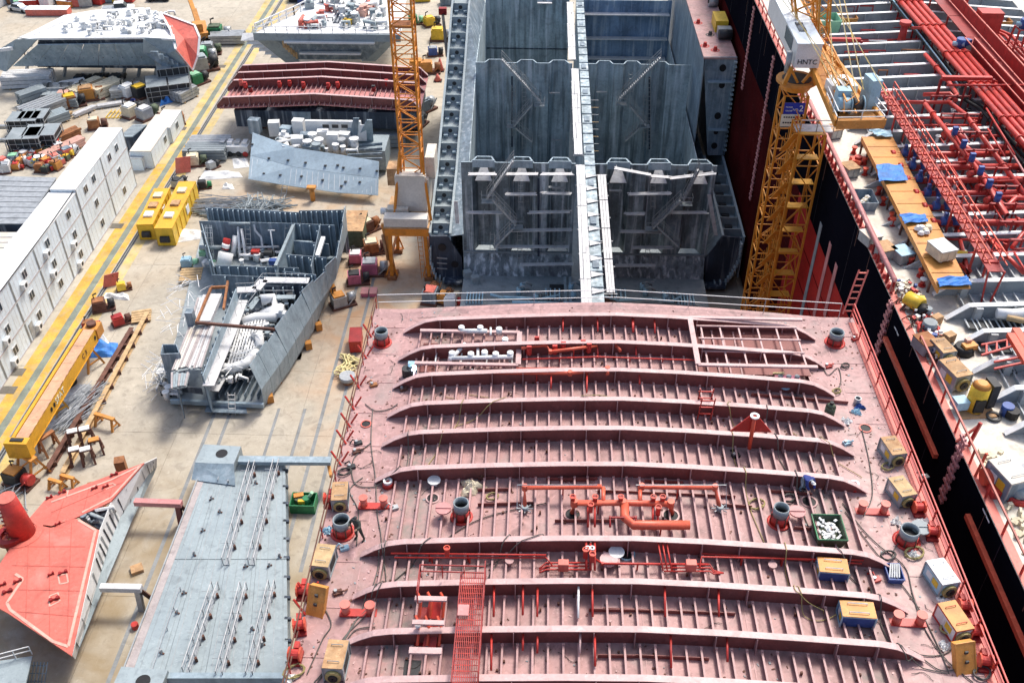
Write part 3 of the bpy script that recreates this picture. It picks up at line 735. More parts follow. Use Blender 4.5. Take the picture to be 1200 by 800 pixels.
# pink tray with cylinders (far right bay)
p = D(922, 452); r = thing('pump_tray', 'pink tray carrying small grey pumps between the far cross frames', 'tray', p)
MB().bx(p.x-.75, p.x+.75, p.y-.4, p.y+.4, p.z, p.z+.5).build('tray', 'pinkbox', r)
for k in range(3): MB().cyl((p.x-.5+.5*k, p.y, p.z+.5), .16, .3, 10).build('pump', 'steel_floor', r)
MB().tube([(p.x-.9, p.y+.3, p.z+.7), (p.x-.3, p.y+.1, p.z+.9)], .08, 6).build('handle', 'rope', r)
# gas bottles / green drum
p = D(971, 487); r = thing('gas_drum', 'squat olive green drum with dark valve head by the far right frame ends', 'drum', p)
MB().cyl(p, .3, .75, 14).cyl((p.x, p.y, p.z+.75), .3, .18, 14, .15).build('body', 'olive', r, True); MB().cyl((p.x, p.y, p.z+.93), .12, .15, 10).build('valve_head', 'black', r)
# crumpled cloth
def crumple(x, y, r0, m, nm, lab, cat, zt=.35):
    p = D(x, y); st = random.getrandbits(20); rnd = random.Random(st)
    ph = [rnd.uniform(0, 6.3) for _ in range(6)]
    def fn(u, v):
        a = u*2*math.pi; rr = v*r0*(1+.25*math.sin(3*a+ph[0])+.15*math.sin(5*a+ph[1]))
        return (p.x+rr*math.cos(a), p.y+rr*math.sin(a), p.z+.02+zt*(1-v)+.09*math.sin(7*a+ph[2]+v*5)*v+.06*math.sin(11*v+ph[3]+2*a))
    mb = MB().grid(fn, 22, 5); return single(mb, nm, m, lab, cat)
crumple(553, 572, .62, 'cloth', 'canvas_sheet', 'crumpled cream canvas sheet lying across two deck stiffeners', 'cloth', .6)
crumple(636, 569, .01, 'cloth', 'canvas_scrap', 'tiny canvas scrap', 'cloth') if False else None
for (x, y, m, lab) in ((1003, 483, 'lightblue', 'light blue rags bunched beside the far right manhole'), (1007, 477, 'blue', 'dark blue cloth dropped behind the light blue rags'), (992, 494, 'white', 'small white rag left of the black manhole on the right deck edge'),
                       (1083, 612, 'rag', 'white gloves dropped beside the right-hand bollards'), (1106, 705, 'rag', 'white rag lying below the white-topped welding machine'), (1050, 612, 'rag', 'white papers dropped near the orange coil on the right deck'), (1107, 757, 'rag', 'white rag among cables beside the orange-topped machine'),
                       (384, 622, 'lightblue', 'pale blue rags wedged at the left rail beside the open hatch'), (340, 795, 'rag', 'white and grey rags at the bottom left deck corner'), (1070, 650, 'rag', 'white cloth inside the yellow hose coil')):
    crumple(x, y, .3, m, 'rag', lab, 'rag', .15)
# red winch motors along the deck edges
def winch(nm):
    r = thing(nm, 'x', 'winch')
    MB().bx(-.3, .3, -.4, .4, 0, .15).build('base', 'darkred', r)
    n = 12
    def drum(x0, x1, rr, m, k_):
        vs = [(x, rr*math.cos(2*math.pi*k/n), .42+rr*math.sin(2*math.pi*k/n)) for x in (x0, x1) for k in range(n)]
        MB().add(vs, [(k, (k+1)%n, n+(k+1)%n, n+k) for k in range(n)]+[tuple(range(n-1,-1,-1)), tuple(range(n,2*n))]).build(k_, m, r)
    drum(-.22, .22, .22, 'red', 'drum'); drum(-.30, -.22, .33, 'brightred', 'side_plate'); drum(.22, .30, .33, 'brightred', 'side_plate')
    MB().bx(-.12, .12, .25, .6, .15, .55).build('motor', 'red', r); return Proto(r)
wn_ = winch('edge_winch')
for k, (x, y, lab) in enumerate(((387, 590, 'small red winch on the left deck edge beside the coil-topped machine'), (356, 697, 'small red winch on the left deck edge just above the orange cover'), (352, 738, 'red winch on the left deck edge below the orange cover'), (347, 772, 'red winch nearest the bottom on the left deck edge'),
      (1075, 600, 'red winch on the right deck edge beside the tan-topped machines'), (1091, 628, 'red winch on the right edge beside the open hatch lid'), (1128, 715, 'red winch on the right edge behind the orange-topped machine'), (1139, 745, 'red winch on the right edge between the orange-topped machine and orange cover'), (1152, 780, 'red winch at the bottom right edge beside the orange cover'))):
    wn_.put(D(x, y), random.uniform(-.3, .3), lab, 1.0, group='red winches along the deck edges')
# hose coils
def coil(x, y, r0, m, lab, n=5, cat='hose coil'):
    p = D(x, y); pts = []
    for k in range(n*14):
        a = k*2*math.pi/14; rr = r0*(.75+.25*math.sin(k*.9)*.6+.2*random.random())
        pts.append((p.x+rr*math.cos(a), p.y+rr*math.sin(a)*.85, p.z+.05+.02*k/14+random.random()*.05))
    return single(MB().tube(pts, .03, 5), 'hose_coil', m, lab, cat, 'coiled hoses and cables on the red deck')
coil(1040, 652+0, .42, 'cable', 'dark cable coil between the right frame end and the round hatch')
coil(1071, 649, .55, 'hose', 'yellowish hose coil below the round hatch on the right deck edge')
coil(886, 592, .5, 'hose', 'thin yellow hose loosely coiled beside the middle right pit') 
coil(924, 585, .4, 'cable', 'dark cable coil just left of the bent-over worker')
coil(484, 556, .35, 'hose', 'small green-brown coil in the bay above the left bollards'); coil(570, 557, .4, 'hose', 'green hose coil on the plating right of the cream canvas')
coil(577, 583, .35, 'hose', 'small green hose bundle below and right of the cream canvas'); coil(404, 554, .38, 'cable', 'black cable coil lying on the rust-topped machine at the left edge')
coil(1040, 548, .4, 'hose', 'yellow hose bundle between the two tan-topped machines'); coil(980, 460, .3, 'hose', 'tan coil near the far right frame ends')
coil(1112, 737, .5, 'hose', 'yellowish coil hanging low at the near end of the orange-topped machine'); coil(345, 788, .5, 'hose', 'tangled yellow hoses at the bottom left deck corner')
coil(1150, 790, .45, 'cable', 'tangled dark hoses at the bottom right deck corner'); coil(1130, 740+18, .4, 'cable', 'dark hose tangle beside the right edge winches')
coil(990, 430, .3, 'cable', 'thin loop of cable on the far right deck side')
# cables snaking over the deck
def cable(pts, m='cable', r=.028, lab='', up=.06):
    q = []
    pv = [D(x, y) for x, y in pts]
    for i in range(len(pv)-1):
        for k in range(12):
            t = k/12; p0 = pv[max(i-1,0)]; p1 = pv[i]; p2 = pv[i+1]; p3 = pv[min(i+2, len(pv)-1)]
            v = .5*((2*p1)+(p2-p0)*t+(2*p0-5*p1+4*p2-p3)*t*t+(3*p1-p0-3*p2+p3)*t**3)
            zz = up
            for Yw in WY:
                if WL+.2 < v.x < WR-.2: zz = max(zz, min(1.08, 1.5*math.exp(-((v.y-Yw)/.42)**2))*min(1, min(v.x-WL, WR-v.x)/1.6))
            q.append(Vector((v.x, v.y, dz(v.x)+zz)))
    q.append(pv[-1]+Vector((0,0,up)))
    return single(MB().tube(q, r, 5), 'deck_cable', m, lab, 'cable', 'cables snaking over the red deck')
cb = [
 ([(437,480),(435,520),(440,560),(442,600),(447,640),(436,690),(410,740),(385,780),(368,800)], 'cable', 'long black cable running down the left side of the deck past the bollards'),
 ([(447,640),(452,690),(430,720),(400,752),(380,800)], 'cable', 'black cable curving right of the lower left bollards'),
 ([(455,640),(440,700),(415,730),(392,770),(372,800)], 'cable', 'third dark cable beside the two long ones at the lower left'),
 ([(480,520),(470,560),(420,570),(414,540),(434,520)], 'cable', 'thin cable looping near the left frame ends'),
 ([(428,474),(440,482),(456,480),(466,474)], 'cable', 'thin curl of cable beside the small left manhole'),
 ([(500,548),(545,480),(520,465)], 'hose', 'tan rope draped over the third and fourth frames at left'),
 ([(535,500),(600,476),(545,462)], 'hose', 'tan rope crossing the bay below the welding flash'),
 ([(440,700),(500,650),(560,610),(640,590)], 'cable', 'thin cable slanting up over the left half of the deck'),
 ([(500,665),(560,665),(640,640)], 'cable', 'thin dark cable lying across the thin red pipes'),
 ([(680,480),(845,478),(850,490),(870,508)], 'hose', 'thin yellow hose along the foot of the fourth frame'),
 ([(925,505),(960,530),(985,545),(1010,560)], 'hose', 'yellow hose trailing across the right frame ends'),
 ([(850,505),(862,545),(873,575),(880,600),(897,640)], 'hose', 'tan rope hanging over the frames left of the upright worker gear'),
 ([(895,490),(903,520),(925,560),(940,600),(960,640),(1010,690)], 'cable', 'dark cable passing the bent-over worker from the mast'),
 ([(987,590),(1010,620),(1030,640),(1060,665),(1070,700),(1085,740),(1110,775),(1140,800)], 'cable', 'thick black cable down the right side of the deck'),
 ([(990,600),(1020,640),(1060,690),(1080,720),(1100,760),(1112,790)], 'cable', 'second black cable down the right side of the deck'),
 ([(1010,505),(1018,540),(1022,580),(1012,605)], 'cable', 'thin cable below the far right manhole'),
 ([(1040,755),(1060,780),(1075,770),(1100,785),(1120,785)], 'cable', 'S-shaped black cable at the lower right'),
 ([(1020,690),(1035,740),(1060,775),(1110,790)], 'cable', 'black cable curling off the lower frames at the right'),
 ([(1045,755),(1080,768),(1110,765),(1125,745)], 'cable', 'black cable bending towards the orange-topped machine'),
 ([(962,425),(970,440),(982,432),(985,450),(975,462)], 'cable', 'thin curling cable near the far right frame ends'),
 ([(915,650),(925,690),(930,710),(965,720)], 'hose', 'yellow hose running from the middle bay to the nearer blue machine'),
 ([(925,690),(940,720),(958,728),(980,722)], 'hose', 'loose yellow hose loop left of the nearer blue machine'),
 ([(395,800),(398,770),(415,740),(440,735)], 'cable', 'black cable looping in front of the nearest left machine'),
 ([(360,790),(378,750),(388,730),(372,700)], 'cable', 'black cable beside the orange cover at left'),
 ([(425,560),(410,575),(420,600),(418,640)], 'cable', 'dark cable between machine and hatch at left'),
 ([(1070,620),(1050,640),(1045,655)], 'cable', 'short cable from the right hatch to the coil'),
 ([(640,630),(600,640),(570,680)], 'cable', 'tan cord hanging over the frame beside the grating'),
]
for pts, m_, lab in cb: cable(pts, m_, .03 if m_ == 'cable' else .024, lab)
# loose small tools and plates
tools = [((473,457),'rusty wheeled cutter on the deck below the first left frame tips','darkrust'),((420,520),'dark chain heap near the left deck edge','dark'),((412,548),'black tool bag near the left coil','dark'),((438,452),'small rusty cross-shaped clamp by the left manhole','rust'),
 ((418,530),'rusty clamp pile right of the left rail','darkrust'),((396,695),'rusty flat grille lying on the deck beside the left bollards','darkrust'),((404,643),'pale tool tray below the standing worker','lightblue'),((992,520),'small pale hose fitting box on right deck','lightblue'),
 ((862,535),'black bag lying on the fifth frame flange','black'),((1002,398),'small red float by the far right rail','red'),((925,425),'dark shackle near the far right pit','dark'),((1026,680),'small red cap on deck right of the thin red pipes','red'),
 ((970,430),'tiny red cap beside the far right frame tips','red'),((462,596),'small grey clamp beside the left bollards','galv'),((530,385),'small grey flange beside the far frame','galv'),((833,385),'blue-grey toolbox in the farthest bay','blue_grey'),((555,437),'pale offcut near the second bay','flange'),((1083,560),'dark bucket at the right rail','dark')]
for (x, y), lab, m_ in tools:
    p = D(x, y); rr = thing('deck_tool', lab, 'tool', p)
    MB().box(p, .45, .28, .16, .4).build('tool_body', m_, rr)
    a = random.uniform(0, 3); MB().tube([p+Vector((0,0,.16)), p+Vector((.35*math.cos(a), .35*math.sin(a), .22)), p+Vector((.5*math.cos(a+.5), .5*math.sin(a+.5), .05))], .045, 6).build('tool_handle', m_, rr)
    MB().cyl((p.x-.1, p.y, p.z+.16), .09, .12, 8).build('tool_knob', 'galv', rr)
# bucket-like pot near welder and the welder's flash smoke
p = D(1004, 472)
r = thing('bucket', 'small open grey bucket right of the olive green drum', 'bucket', p); MB().ring(p, .2, .16, .4, 12).build('shell', 'galv', r); MB().cyl(p, .17, .05, 12).build('bottom', 'dark', r)
# welding shield with bright arc at the second frame tip
p = D(478, 440)
r = thing('welding_shield', 'grey welding gear with a white arc flash at the left tip of the third frame', 'welding gear', p)
MB().cyl(p, .35, .6, 10).build('wire_drum', 'dark', r); MB().box(p+Vector((.3,.2,0)), .5, .3, .9).build('screen', 'lightblue', r); MB().tube([p+Vector((0,0,.6)), p+Vector((.3,-.2,.9)), p+Vector((.6,-.1,.4))], .04, 6).build('torch_hose', 'cable', r)
me = bpy.data.materials.new('arc'); me.use_nodes = True; me.node_tree.nodes['Principled BSDF'].inputs['Emission Color'].default_value = (.75, .85, 1, 1); me.node_tree.nodes['Principled BSDF'].inputs['Emission Strength'].default_value = 25
MB().cyl(p+Vector((.42,-.1,.55)), .12, .2, 8, .05).build('arc', me, r)

# leads and grit nobody could count, between and beside the frames
lt = MB(); rl = random.Random(12)
for k in range(95):
    sd_ = rl.random(); x = rl.choice((WL-1.0, WL+2.2, WR-2.2, WR+1.2))+rl.gauss(0, .8) if sd_ < .75 else rl.uniform(WL, WR); y = rl.uniform(22, 53.5)
    if min(abs(y-Yw) for Yw in WY) < .55 and WL < x < WR: continue
    a = rl.uniform(0, 6.3); pts = []
    for j in range(9):
        a += rl.uniform(-.7, .7); x += .16*math.cos(a); y += .12*math.sin(a)
        pts.append((min(max(x, XL+.3), XR-.6), y, dz(x)+.03+rl.random()*.04))
    lt.tube(pts, .016, 4)
tag(single(lt, 'lead_litter', 'cable', 'thin dark leads strewn between and beside the cross frames', 'leads'), kind='stuff')
for m_, n_, lab in (('darkrust', 900, 'dark weld slag and grit strewn over the red deck'), ('flange', 420, 'pale chips and offcuts strewn over the red deck'), ('steel_floor', 260, 'grey offcuts strewn near the frame ends of the red deck')):
    gm = MB()
    for k in range(n_):
        x = rl.choice((WL-1, WL+2, WR-2, WR+1))+rl.gauss(0, 1.1) if rl.random() < .6 else rl.uniform(WL, WR); x = min(max(x, XL+.3), XR-.6); y = rl.uniform(21, 53.8); gm.box((x, y, dz(x)), rl.uniform(.03, .16), rl.uniform(.03, .1), .03, rl.uniform(0, 3))
    tag(single(gm, 'weld_grit', m_, lab, 'grit'), kind='stuff')
# ================================================================ GREY HULL SECTION (behind the red deck)
GX = 5.4; OL, OR = -12.9, 23.9; IL, IR = -8.9, 19.5
hull = thing('hull_section', 'dark grey-blue open hull section with corrugated bulkheads behind the red deck block', 'ship section', (GX, 125, 0))
MB().bx(IL, IR, 66, 160, 1.6, 2.0).build('inner_bottom', 'steel_floor', hull)
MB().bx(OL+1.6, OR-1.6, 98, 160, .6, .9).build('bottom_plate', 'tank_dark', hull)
# corrugated bulkheads
def corr(x0, x1, Y, z0, z1, per=3.95, dep=1.05, m='tank', nm='corrugated_bulkhead', ph=.0):
    pr = [(0,0), (.28,0), (.40,1), (.78,1), (.90,0), (1,0)]; pts = []
    n = max(1, round((x1-x0)/per)); per = (x1-x0)/n
    for k in range(n):
        for a, b in pr[:-1]: pts.append((x0+(k+a)*per, Y+b*dep))
    pts.append((x1, Y)); vs = []; fs = []
    for x, y in pts: vs += [(x, y, z0), (x, y, z1), (x, y+.06, z1), (x, y+.06, z0)]
    for k in range(len(pts)-1):
        a, b = k*4, k*4+4; fs += [(a, b, b+1, a+1), (a+1, b+1, b+2, a+2), (a+2, b+2, b+3, a+3)]
    o = MB().add(vs, fs).build(nm, m, hull)
    ed = MB()
    for (xa, ya), (xb, yb) in zip(pts[:-1], pts[1:]): ed.beam((xa, ya, z1+.03), (xb, yb, z1+.03), .16, .05)
    ed.build('top_edge', 'shell_blue', o)
    return o, per, n
CL0, CL1 = 3.9, 6.0
for (x0, x1) in ((IL, CL0), (CL1, IR)):
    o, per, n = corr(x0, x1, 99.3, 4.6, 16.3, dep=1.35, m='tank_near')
    for k in range(n):                      # sloping shedder plates at the top of each trough
        c = x0+(k+.59)*per
        MB().plate([(c-.95, 98.7, 14.35), (c+.95, 98.7, 14.35), (c+.22, 100.2, 15.8), (c-.22, 100.2, 15.8)], .06).build('shedder_plate', 'plank', o)
        MB().bx(c-1.25, c+1.25, 99.25, 99.36, 15.7, 16.6).build('top_gusset', 'shell_blue', o)
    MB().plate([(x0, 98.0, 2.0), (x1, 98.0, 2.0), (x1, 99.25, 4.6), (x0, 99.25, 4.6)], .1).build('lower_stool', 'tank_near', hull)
    MB().bx(x0, x1, 99.1, 99.5, 4.5, 4.66).build('stool_shelf', 'steel_floor', hull)
    corr(x0 if x0 > 0 else IL, x1 if x1 < 10 else 17.0, 126.5, 2.0, 16.6)
    MB().bx(x0, x1, 152, 152.15, 2, 16.2 if x0 > 0 else 16.4).build('plain_bulkhead', 'tank_blue' if x0 > 0 else 'tank', hull)
MB().bx(17.02, IR, 126.5, 126.6, 2, 16.6).build('smooth_panel', 'tank', hull)
st = MB()
for k in range(17): st.bx(IL+.6+k*.75, IL+.64+k*.75, 151.88, 152, 2, 16)
each(st, 'bulkhead_stiffener', 'tank', hull)
MB().bx(IL, CL0, 151.8, 152, 8.4, 8.5).build('weld_seam_bar', 'tank_dark', hull)
for z in (4.2, 7.2, 10.4, 14.2): MB().bx(CL1+.2, IR-.3, 150.9, 152, z, z+.16).build('stringer', 'plank', hull)
for z in (13.9,): MB().bx(-1, 1.2, 151.2, 152, 15.8, 15.9).build('stringer', 'plank', hull)
# centreline cofferdam with planks on top
MB().bx(CL0+.95, CL1-.02, 69, 152, 2.0, 16.45).build('centre_bulkhead', 'tank', hull)
cf = MB()
for k in range(32):
    y = 70+k*2.6; cf.bx(CL0+.95, CL1, y, y+.12, 16.45, 16.56)
    if k % 3 == 0: cf.bx(CL0+1.2, CL1-.3, y+.6, y+1.9, 16.46, 16.5+random.random()*.15)
each(cf, 'top_rib', 'blue_grey', hull)
# inner side walls and wings
LW = [PX(x, y, OL) for x, y in ((503, 275), (507, 240), (512, 200), (516, 157), (519, 125), (524, 72), (529, 10))]
LW = [(p.y, p.z) for p in LW]; LW[0] = (99.4, LW[0][1]); LW.append((150, LW[-1][1]+3))
def lwz(y):
    for (a, za), (b, zb) in zip(LW[:-1], LW[1:]):
        if y <= b: return za+(zb-za)*(y-a)/(b-a)
    return LW[-1][1]
li = OL+2.35
def sheet(x, pts, z0, nm, m, t=.12):
    vs = []; fs = []
    for y, z in pts: vs += [(x, y, z0), (x, y, z), (x+t, y, z), (x+t, y, z0)]
    for k in range(len(pts)-1):
        a, b = k*4, k*4+4; fs += [(a, b, b+1, a+1), (a+1, b+1, b+2, a+2), (a+2, b+2, b+3, a+3)]
    fs += [(0, 1, 2, 3), (len(vs)-4, len(vs)-1, len(vs)-2, len(vs)-3)]
    return MB().add(vs, fs).build(nm, m, hull)
sheet(OL, LW, 1.4, 'side_shell', 'shell_blue'); sheet(li, LW, 1.4, 'inner_side_wall', 'shell_blue')
sheet(IL-.12, [(y, min(z, 16.2)) for y, z in LW if y < 140]+[(152, 16.2)], 2, 'inner_hull_wall', 'tank')
for (ya, za), (yb, zb) in zip(LW[:-1], LW[1:]):
    MB().plate([(li+.1, ya, za-.3), (IL, ya, min(za, 16.2)-.05), (IL, yb, min(zb, 16.2)-.05), (li+.1, yb, zb-.3)], .08).build('sloping_plate', 'blue_grey', hull)
    for x in (OL-.05, li-.02): MB().plate([(x-.04, ya, za+.08), (x+.24, ya, za+.08), (x+.24, yb, zb+.08), (x-.04, yb, zb+.08)], .09).build('wing_edge', 'pale_steel', hull)
    MB().plate([(OL+.15, ya, za-1.1), (li-.02, ya, za-1.1), (li-.02, yb, zb-1.1), (OL+.15, yb, zb-1.1)], .1).build('wing_floor', 'pale_steel', hull)
y = 101.0; k = 0
while y < 140:
    z = lwz(y); o = MB().bx(OL+.12, li, y, y+.1, z-1.1, z+.02).build('wing_web', 'pale_steel', hull)
    MB().box((OL+.62, y-.35, z-1.08), .5, .7, .25).build('web_bracket', 'shell_blue', o); MB().box((li-.45, y-.35, z-1.08), .5, .7, .25).build('web_bracket', 'shell_blue', o)
    MB().vprism([(OL+1.17+.28*math.cos(a*.628), z-.55+.28*math.sin(a*.628)) for a in range(10)], y-.03, y).build('lightening_hole', 'dark', o)
    if k % 3 == 1: MB().cyl((OL+1.2, y+1.4, z-1.09), .38, .04, 12).build('floor_hole', 'black', o)
    y += 2.7; k += 1
def endface(px, Y, t, nm, m): 
    q = [PY(a, b, Y) for a, b in px]; return MB().vprism([(p.x, p.z) for p in q], Y, Y+t).build(nm, m, hull)
def bilge(pts, Yf, ribs):
    o = endface(pts, Yf, .3, 'bilge_end', 'tank_dark')
    q = [PY(a, b, Yf-.1) for a, b in ribs]
    for a, b in zip(q[:-1], q[1:]):
        for t in (.0, .33, .66):
            c = a.lerp(b, t); MB().box((c.x, Yf-.35, c.z), .18, .7, .5, 0, False).build('bilge_stiffener', 'tank', o)
    return o
o = bilge([(503,277),(524,277),(541,302),(543,331),(522,332),(509,322),(504,300)], 99.3, [(505,290),(505,305),(511,322),(525,330),(541,330)])
for (x, y, r) in ((518,290,.5),(533,310,.45)): q = PY(x, y, 99.2); MB().vprism([(q.x+r*math.cos(a*.628), q.z+r*math.sin(a*.628)) for a in range(10)], 99.2, 99.28).build('lightening_hole', 'black', o)
for y in (302, 308, 314): a, b = PY(512, y, 99), PY(524, y+1, 99); MB().beam(a, b, .1, .1).build('rung', 'galv', o)
o = bilge([(847,277),(870,279),(867,303),(852,330),(826,333),(826,304)], 99.3, [(868,285),(866,303),(858,318),(850,329),(830,331)])
# right wing: low near part, high far part
rz = 7.1
for x, nm in ((OR-.12, 'side_shell'), (21.4, 'inner_side_wall')): sheet(x, [(99.4, rz), (118.4, rz+.5)], 1.4, nm, 'shell_blue')
for x in (OR-.15, 21.35): MB().plate([(x-.1, 99.4, rz+.06), (x+.18, 99.4, rz+.06), (x+.18, 118.4, rz+.56), (x-.1, 118.4, rz+.56)], .08).build('wing_edge', 'pale_steel', hull)
MB().bx(21.5, OR-.15, 99.4, 118.4, rz-1.2, rz-1.1).build('wing_floor', 'pale_steel', hull)
for k in range(7):
    y = 101+k*2.6; o = MB().bx(21.5, OR-.12, y, y+.1, rz-1.1, rz+.1).build('wing_web', 'steel_floor', hull)
    MB().box((22.6, y-.4, rz-1.1), .9, .5, .3).build('web_bracket', 'dark', o)
MB().plate([(21.4, 99.4, rz-.1), (IR, 99.4, 4), (IR, 126, 4), (21.4, 126, rz)], .1).build('sloping_plate', 'blue_grey', hull)
MB().bx(IR, IR+.1, 99.4, 152, 2, 10).build('inner_hull_wall', 'tank', hull)
Yw = 118.6; zt = 20.8
o = endface([(825,67),(864,67),(849,182),(829,182)], Yw, .12, 'wing_end_web', 'blue_grey')
for (x, y, r) in ((847,80,.42),(846,100,.38),(841,136,.42),(839,155,.3),(837,171,.4)):
    q = PY(x, y, Yw-.05); MB().vprism([(q.x+r*math.cos(a*.524), q.z+r*1.15*math.sin(a*.524)) for a in range(12)], Yw-.06, Yw-.02).build('lightening_hole', 'black', o)
for y in (95, 151): a, b = PY(829, y, Yw), PY(859-(y-95)*.13, y, Yw); MB().bx(a.x, b.x, Yw-.7, Yw, a.z, a.z+.12).build('shelf_plate', 'shell_blue', o)
for k in range(20):
    y = 74+k*5.4; a = PY(863-(y-67)*.125, y, Yw-.2); MB().box(a, .35, .4, .22).build('stiffener_end', 'tank', o)
MB().bx(19.85, 19.97, Yw, 160, 2, zt-.1).build('inner_hull_wall', 'blue_grey', hull)
MB().bx(OR-.1, OR, Yw, 160, 1.4, zt-.1).build('side_shell', 'shell_blue', hull)
a, b = PY(825, 66, Yw), PY(864, 66, Yw)
MB().bx(a.x, b.x, Yw-.1, 168, zt-.1, zt+.1).build('upper_deck', 'deckpink', hull)
# white planks walkway along the centreline
grp = 'scaffold planks on the grey hull bulkheads'
def walkway(x, y0, y1, z, n, lab, wb=.33):
    r = thing('plank_walkway', lab, 'scaffold walkway', (x, y0, z))
    L = y1-y0; m_ = max(1, int(L/4))
    for j in range(n):
        for k in range(m_):
            xx = x+(j-n/2+.5)*wb+random.uniform(-.03, .03); ya = y0+k*L/m_
            MB().bx(xx-wb*.46, xx+wb*.46, ya+.03, ya+L/m_-.03, z+random.uniform(0, .05), z+.07+random.uniform(0, .04)).build('plank', 'plank', r)
    for k in range(m_+1): MB().bx(x-n*wb/2-.1, x+n*wb/2+.1, y0+k*L/m_-.05, y0+k*L/m_+.05, z-.12, z-.02).build('bearer', 'galv', r)
    return r
walkway(4.35, 72, 98.6, 16.5, 3, 'long white plank walkway on the left half of the centre bulkhead top, near part')
walkway(4.2, 101, 125, 16.5, 3, 'white plank walkway on the centre bulkhead top between the two corrugated bulkheads')
walkway(3.9, 128, 150, 16.5, 3, 'white plank walkway on the centre bulkhead top in the far tank')
r = thing('plank_walkway', 'long straight white plank stack right of the centre bulkhead, reaching almost to the red deck', 'scaffold walkway', (6.6, 85, 15))
a0, a1, b0, b1 = P(700, 204, 16), P(710, 204, 16), P(711, 343, 16), P(721, 343, 16)
for j in range(3):
    for k in range(4):
        t0, t1 = k/4+.004, (k+1)/4-.004; u0, u1 = j/3+.02, (j+1)/3-.02
        L = lambda u, t: a0.lerp(a1, u).lerp(b0.lerp(b1, u), t)
        MB().plate([L(u0, t1), L(u1, t1), L(u1, t0), L(u0, t0)], .08).build('plank', 'plank', r)
for k in range(6):
    t = k/5; c = a0.lerp(a1, .5).lerp(b0.lerp(b1, .5), t); MB().bx(c.x-.8, c.x+.6, c.y-.05, c.y+.05, c.z-.2, c.z-.1).build('bearer', 'galv', r)
# short white triangles sticking out of the walkway
tr = MB()
for k in range(9):
    y = 74+k*2.7; tr.plate([(4.9, y, 16.62), (6.1, y+.5, 16.62), (4.9, y+1.0, 16.62)], .05)
for q in each(tr, 'tarp_corner', 'plank', hull): pass
# planks on brackets across the bulkheads
def plank(x0, x1, y, Y, lab, skew=0, wd=.62):
    a, b = PY(x0, y, Y), PY(x1, y+skew, Y)
    r = thing('scaffold_plank', lab, 'scaffold plank', (a+b)/2, 0, grp)
    for j in range(3):
        oy = (j-1)*wd/3; MB().beam(a+Vector((random.uniform(-.15,.15), oy, 0)), b+Vector((random.uniform(-.15,.15), oy, random.uniform(-.02,.02))), wd/3-.02, .07).build('plank', 'plank', r)
    n = max(2, int((b-a).length/1.6))
    for k in range(n+1):
        c = a.lerp(b, (k+.15)/(n+.3)); MB().beam(c+Vector((0, -wd/2, -.1)), c+Vector((0, .9, -.1)), .06, .08).build('bracket', 'galv', r)
pls = [(548,581,204,0,'left'),(592,630,204,0,'left'),(634,672,204,0,'left'),(592,629,227.5,0,'left'),(634,670,226,1,'left'),(547,588,249,0,'left'),(619,669,249,-1,'left'),(596,670,270,-1,'left'),(584,668,289,0,'left'),(610,671,310,-1,'left'),(600,666,329,-1,'left'),
       (720,762,197,8,'right'),(760,785,206,2,'right'),(785,838,209,-6,'right'),(736,786,227.5,-1,'right'),(785,829,249,0,'right'),(732,756,250.5,0,'right'),(727,777,271,1,'right'),(740,789,290,0,'right'),(720,767,311,0,'right'),(720,768,329,0,'right')]
PL = ['highest plank on the left of the near bulkhead, at its outer end','highest plank on the left half of the near bulkhead, middle one of three','highest plank on the left half of the near bulkhead, beside the centre walkway',
 'short plank second from the top on the left half, under the middle highest one','second plank from the top on the left half, beside the centre walkway','plank by itself at the far left of the near bulkhead beside the stairs','third plank from the top on the left half, beside the centre walkway','fourth plank from the top on the left half of the near bulkhead',
 'fifth plank from the top on the left half of the near bulkhead','plank second from the bottom on the left half of the near bulkhead','lowest plank on the left half of the near bulkhead',
 'broken plank sloping down at the top of the right half, next to the centre','short plank in the middle of the top row on the right half','plank rising to the right at the top right corner of the near bulkhead','second plank from the top on the right half, left of the stairs','plank by itself on the right half to the right of the stairs',
 'shortest plank on the right half of the near bulkhead, left of the stairs','plank on the right half just below the shortest one','wide bright plank on the right half below the stair foot','plank second from the bottom on the right half of the near bulkhead','lowest plank on the right half of the near bulkhead']
for q, lab in zip(pls, PL): plank(q[0], q[1], q[2], 98.1 if q[2] < 305 else 97.6, lab, q[3])
for k, (a, b, lab) in enumerate((((552,98),(541,131),'pale plank leaning at the left end of the second bulkhead, upper one'),((553,136),(543,161),'pale plank leaning at the left end of the second bulkhead, lower one'),((831,228),(839,276),'pale plank leaning beside the right end of the near bulkhead'),((534,236),(536,262),'pale plank leaning beside the left end of the near bulkhead'))):
    Y = 125.5 if k < 2 else 99; p, q = PY(*a, Y), PY(*b, Y); d = Vector((.22, 0, 0))
    r = thing('leaning_plank', lab, 'scaffold plank', q, 0, 'leaning scaffold planks'); MB().plate([q-d, q+d, p+d, p-d], .08).build('plank', 'plank', r)
    MB().beam(p+Vector((0,.1,-.3)), q+Vector((0,.1,.3)), .08, .08).build('batten', 'galv', r)
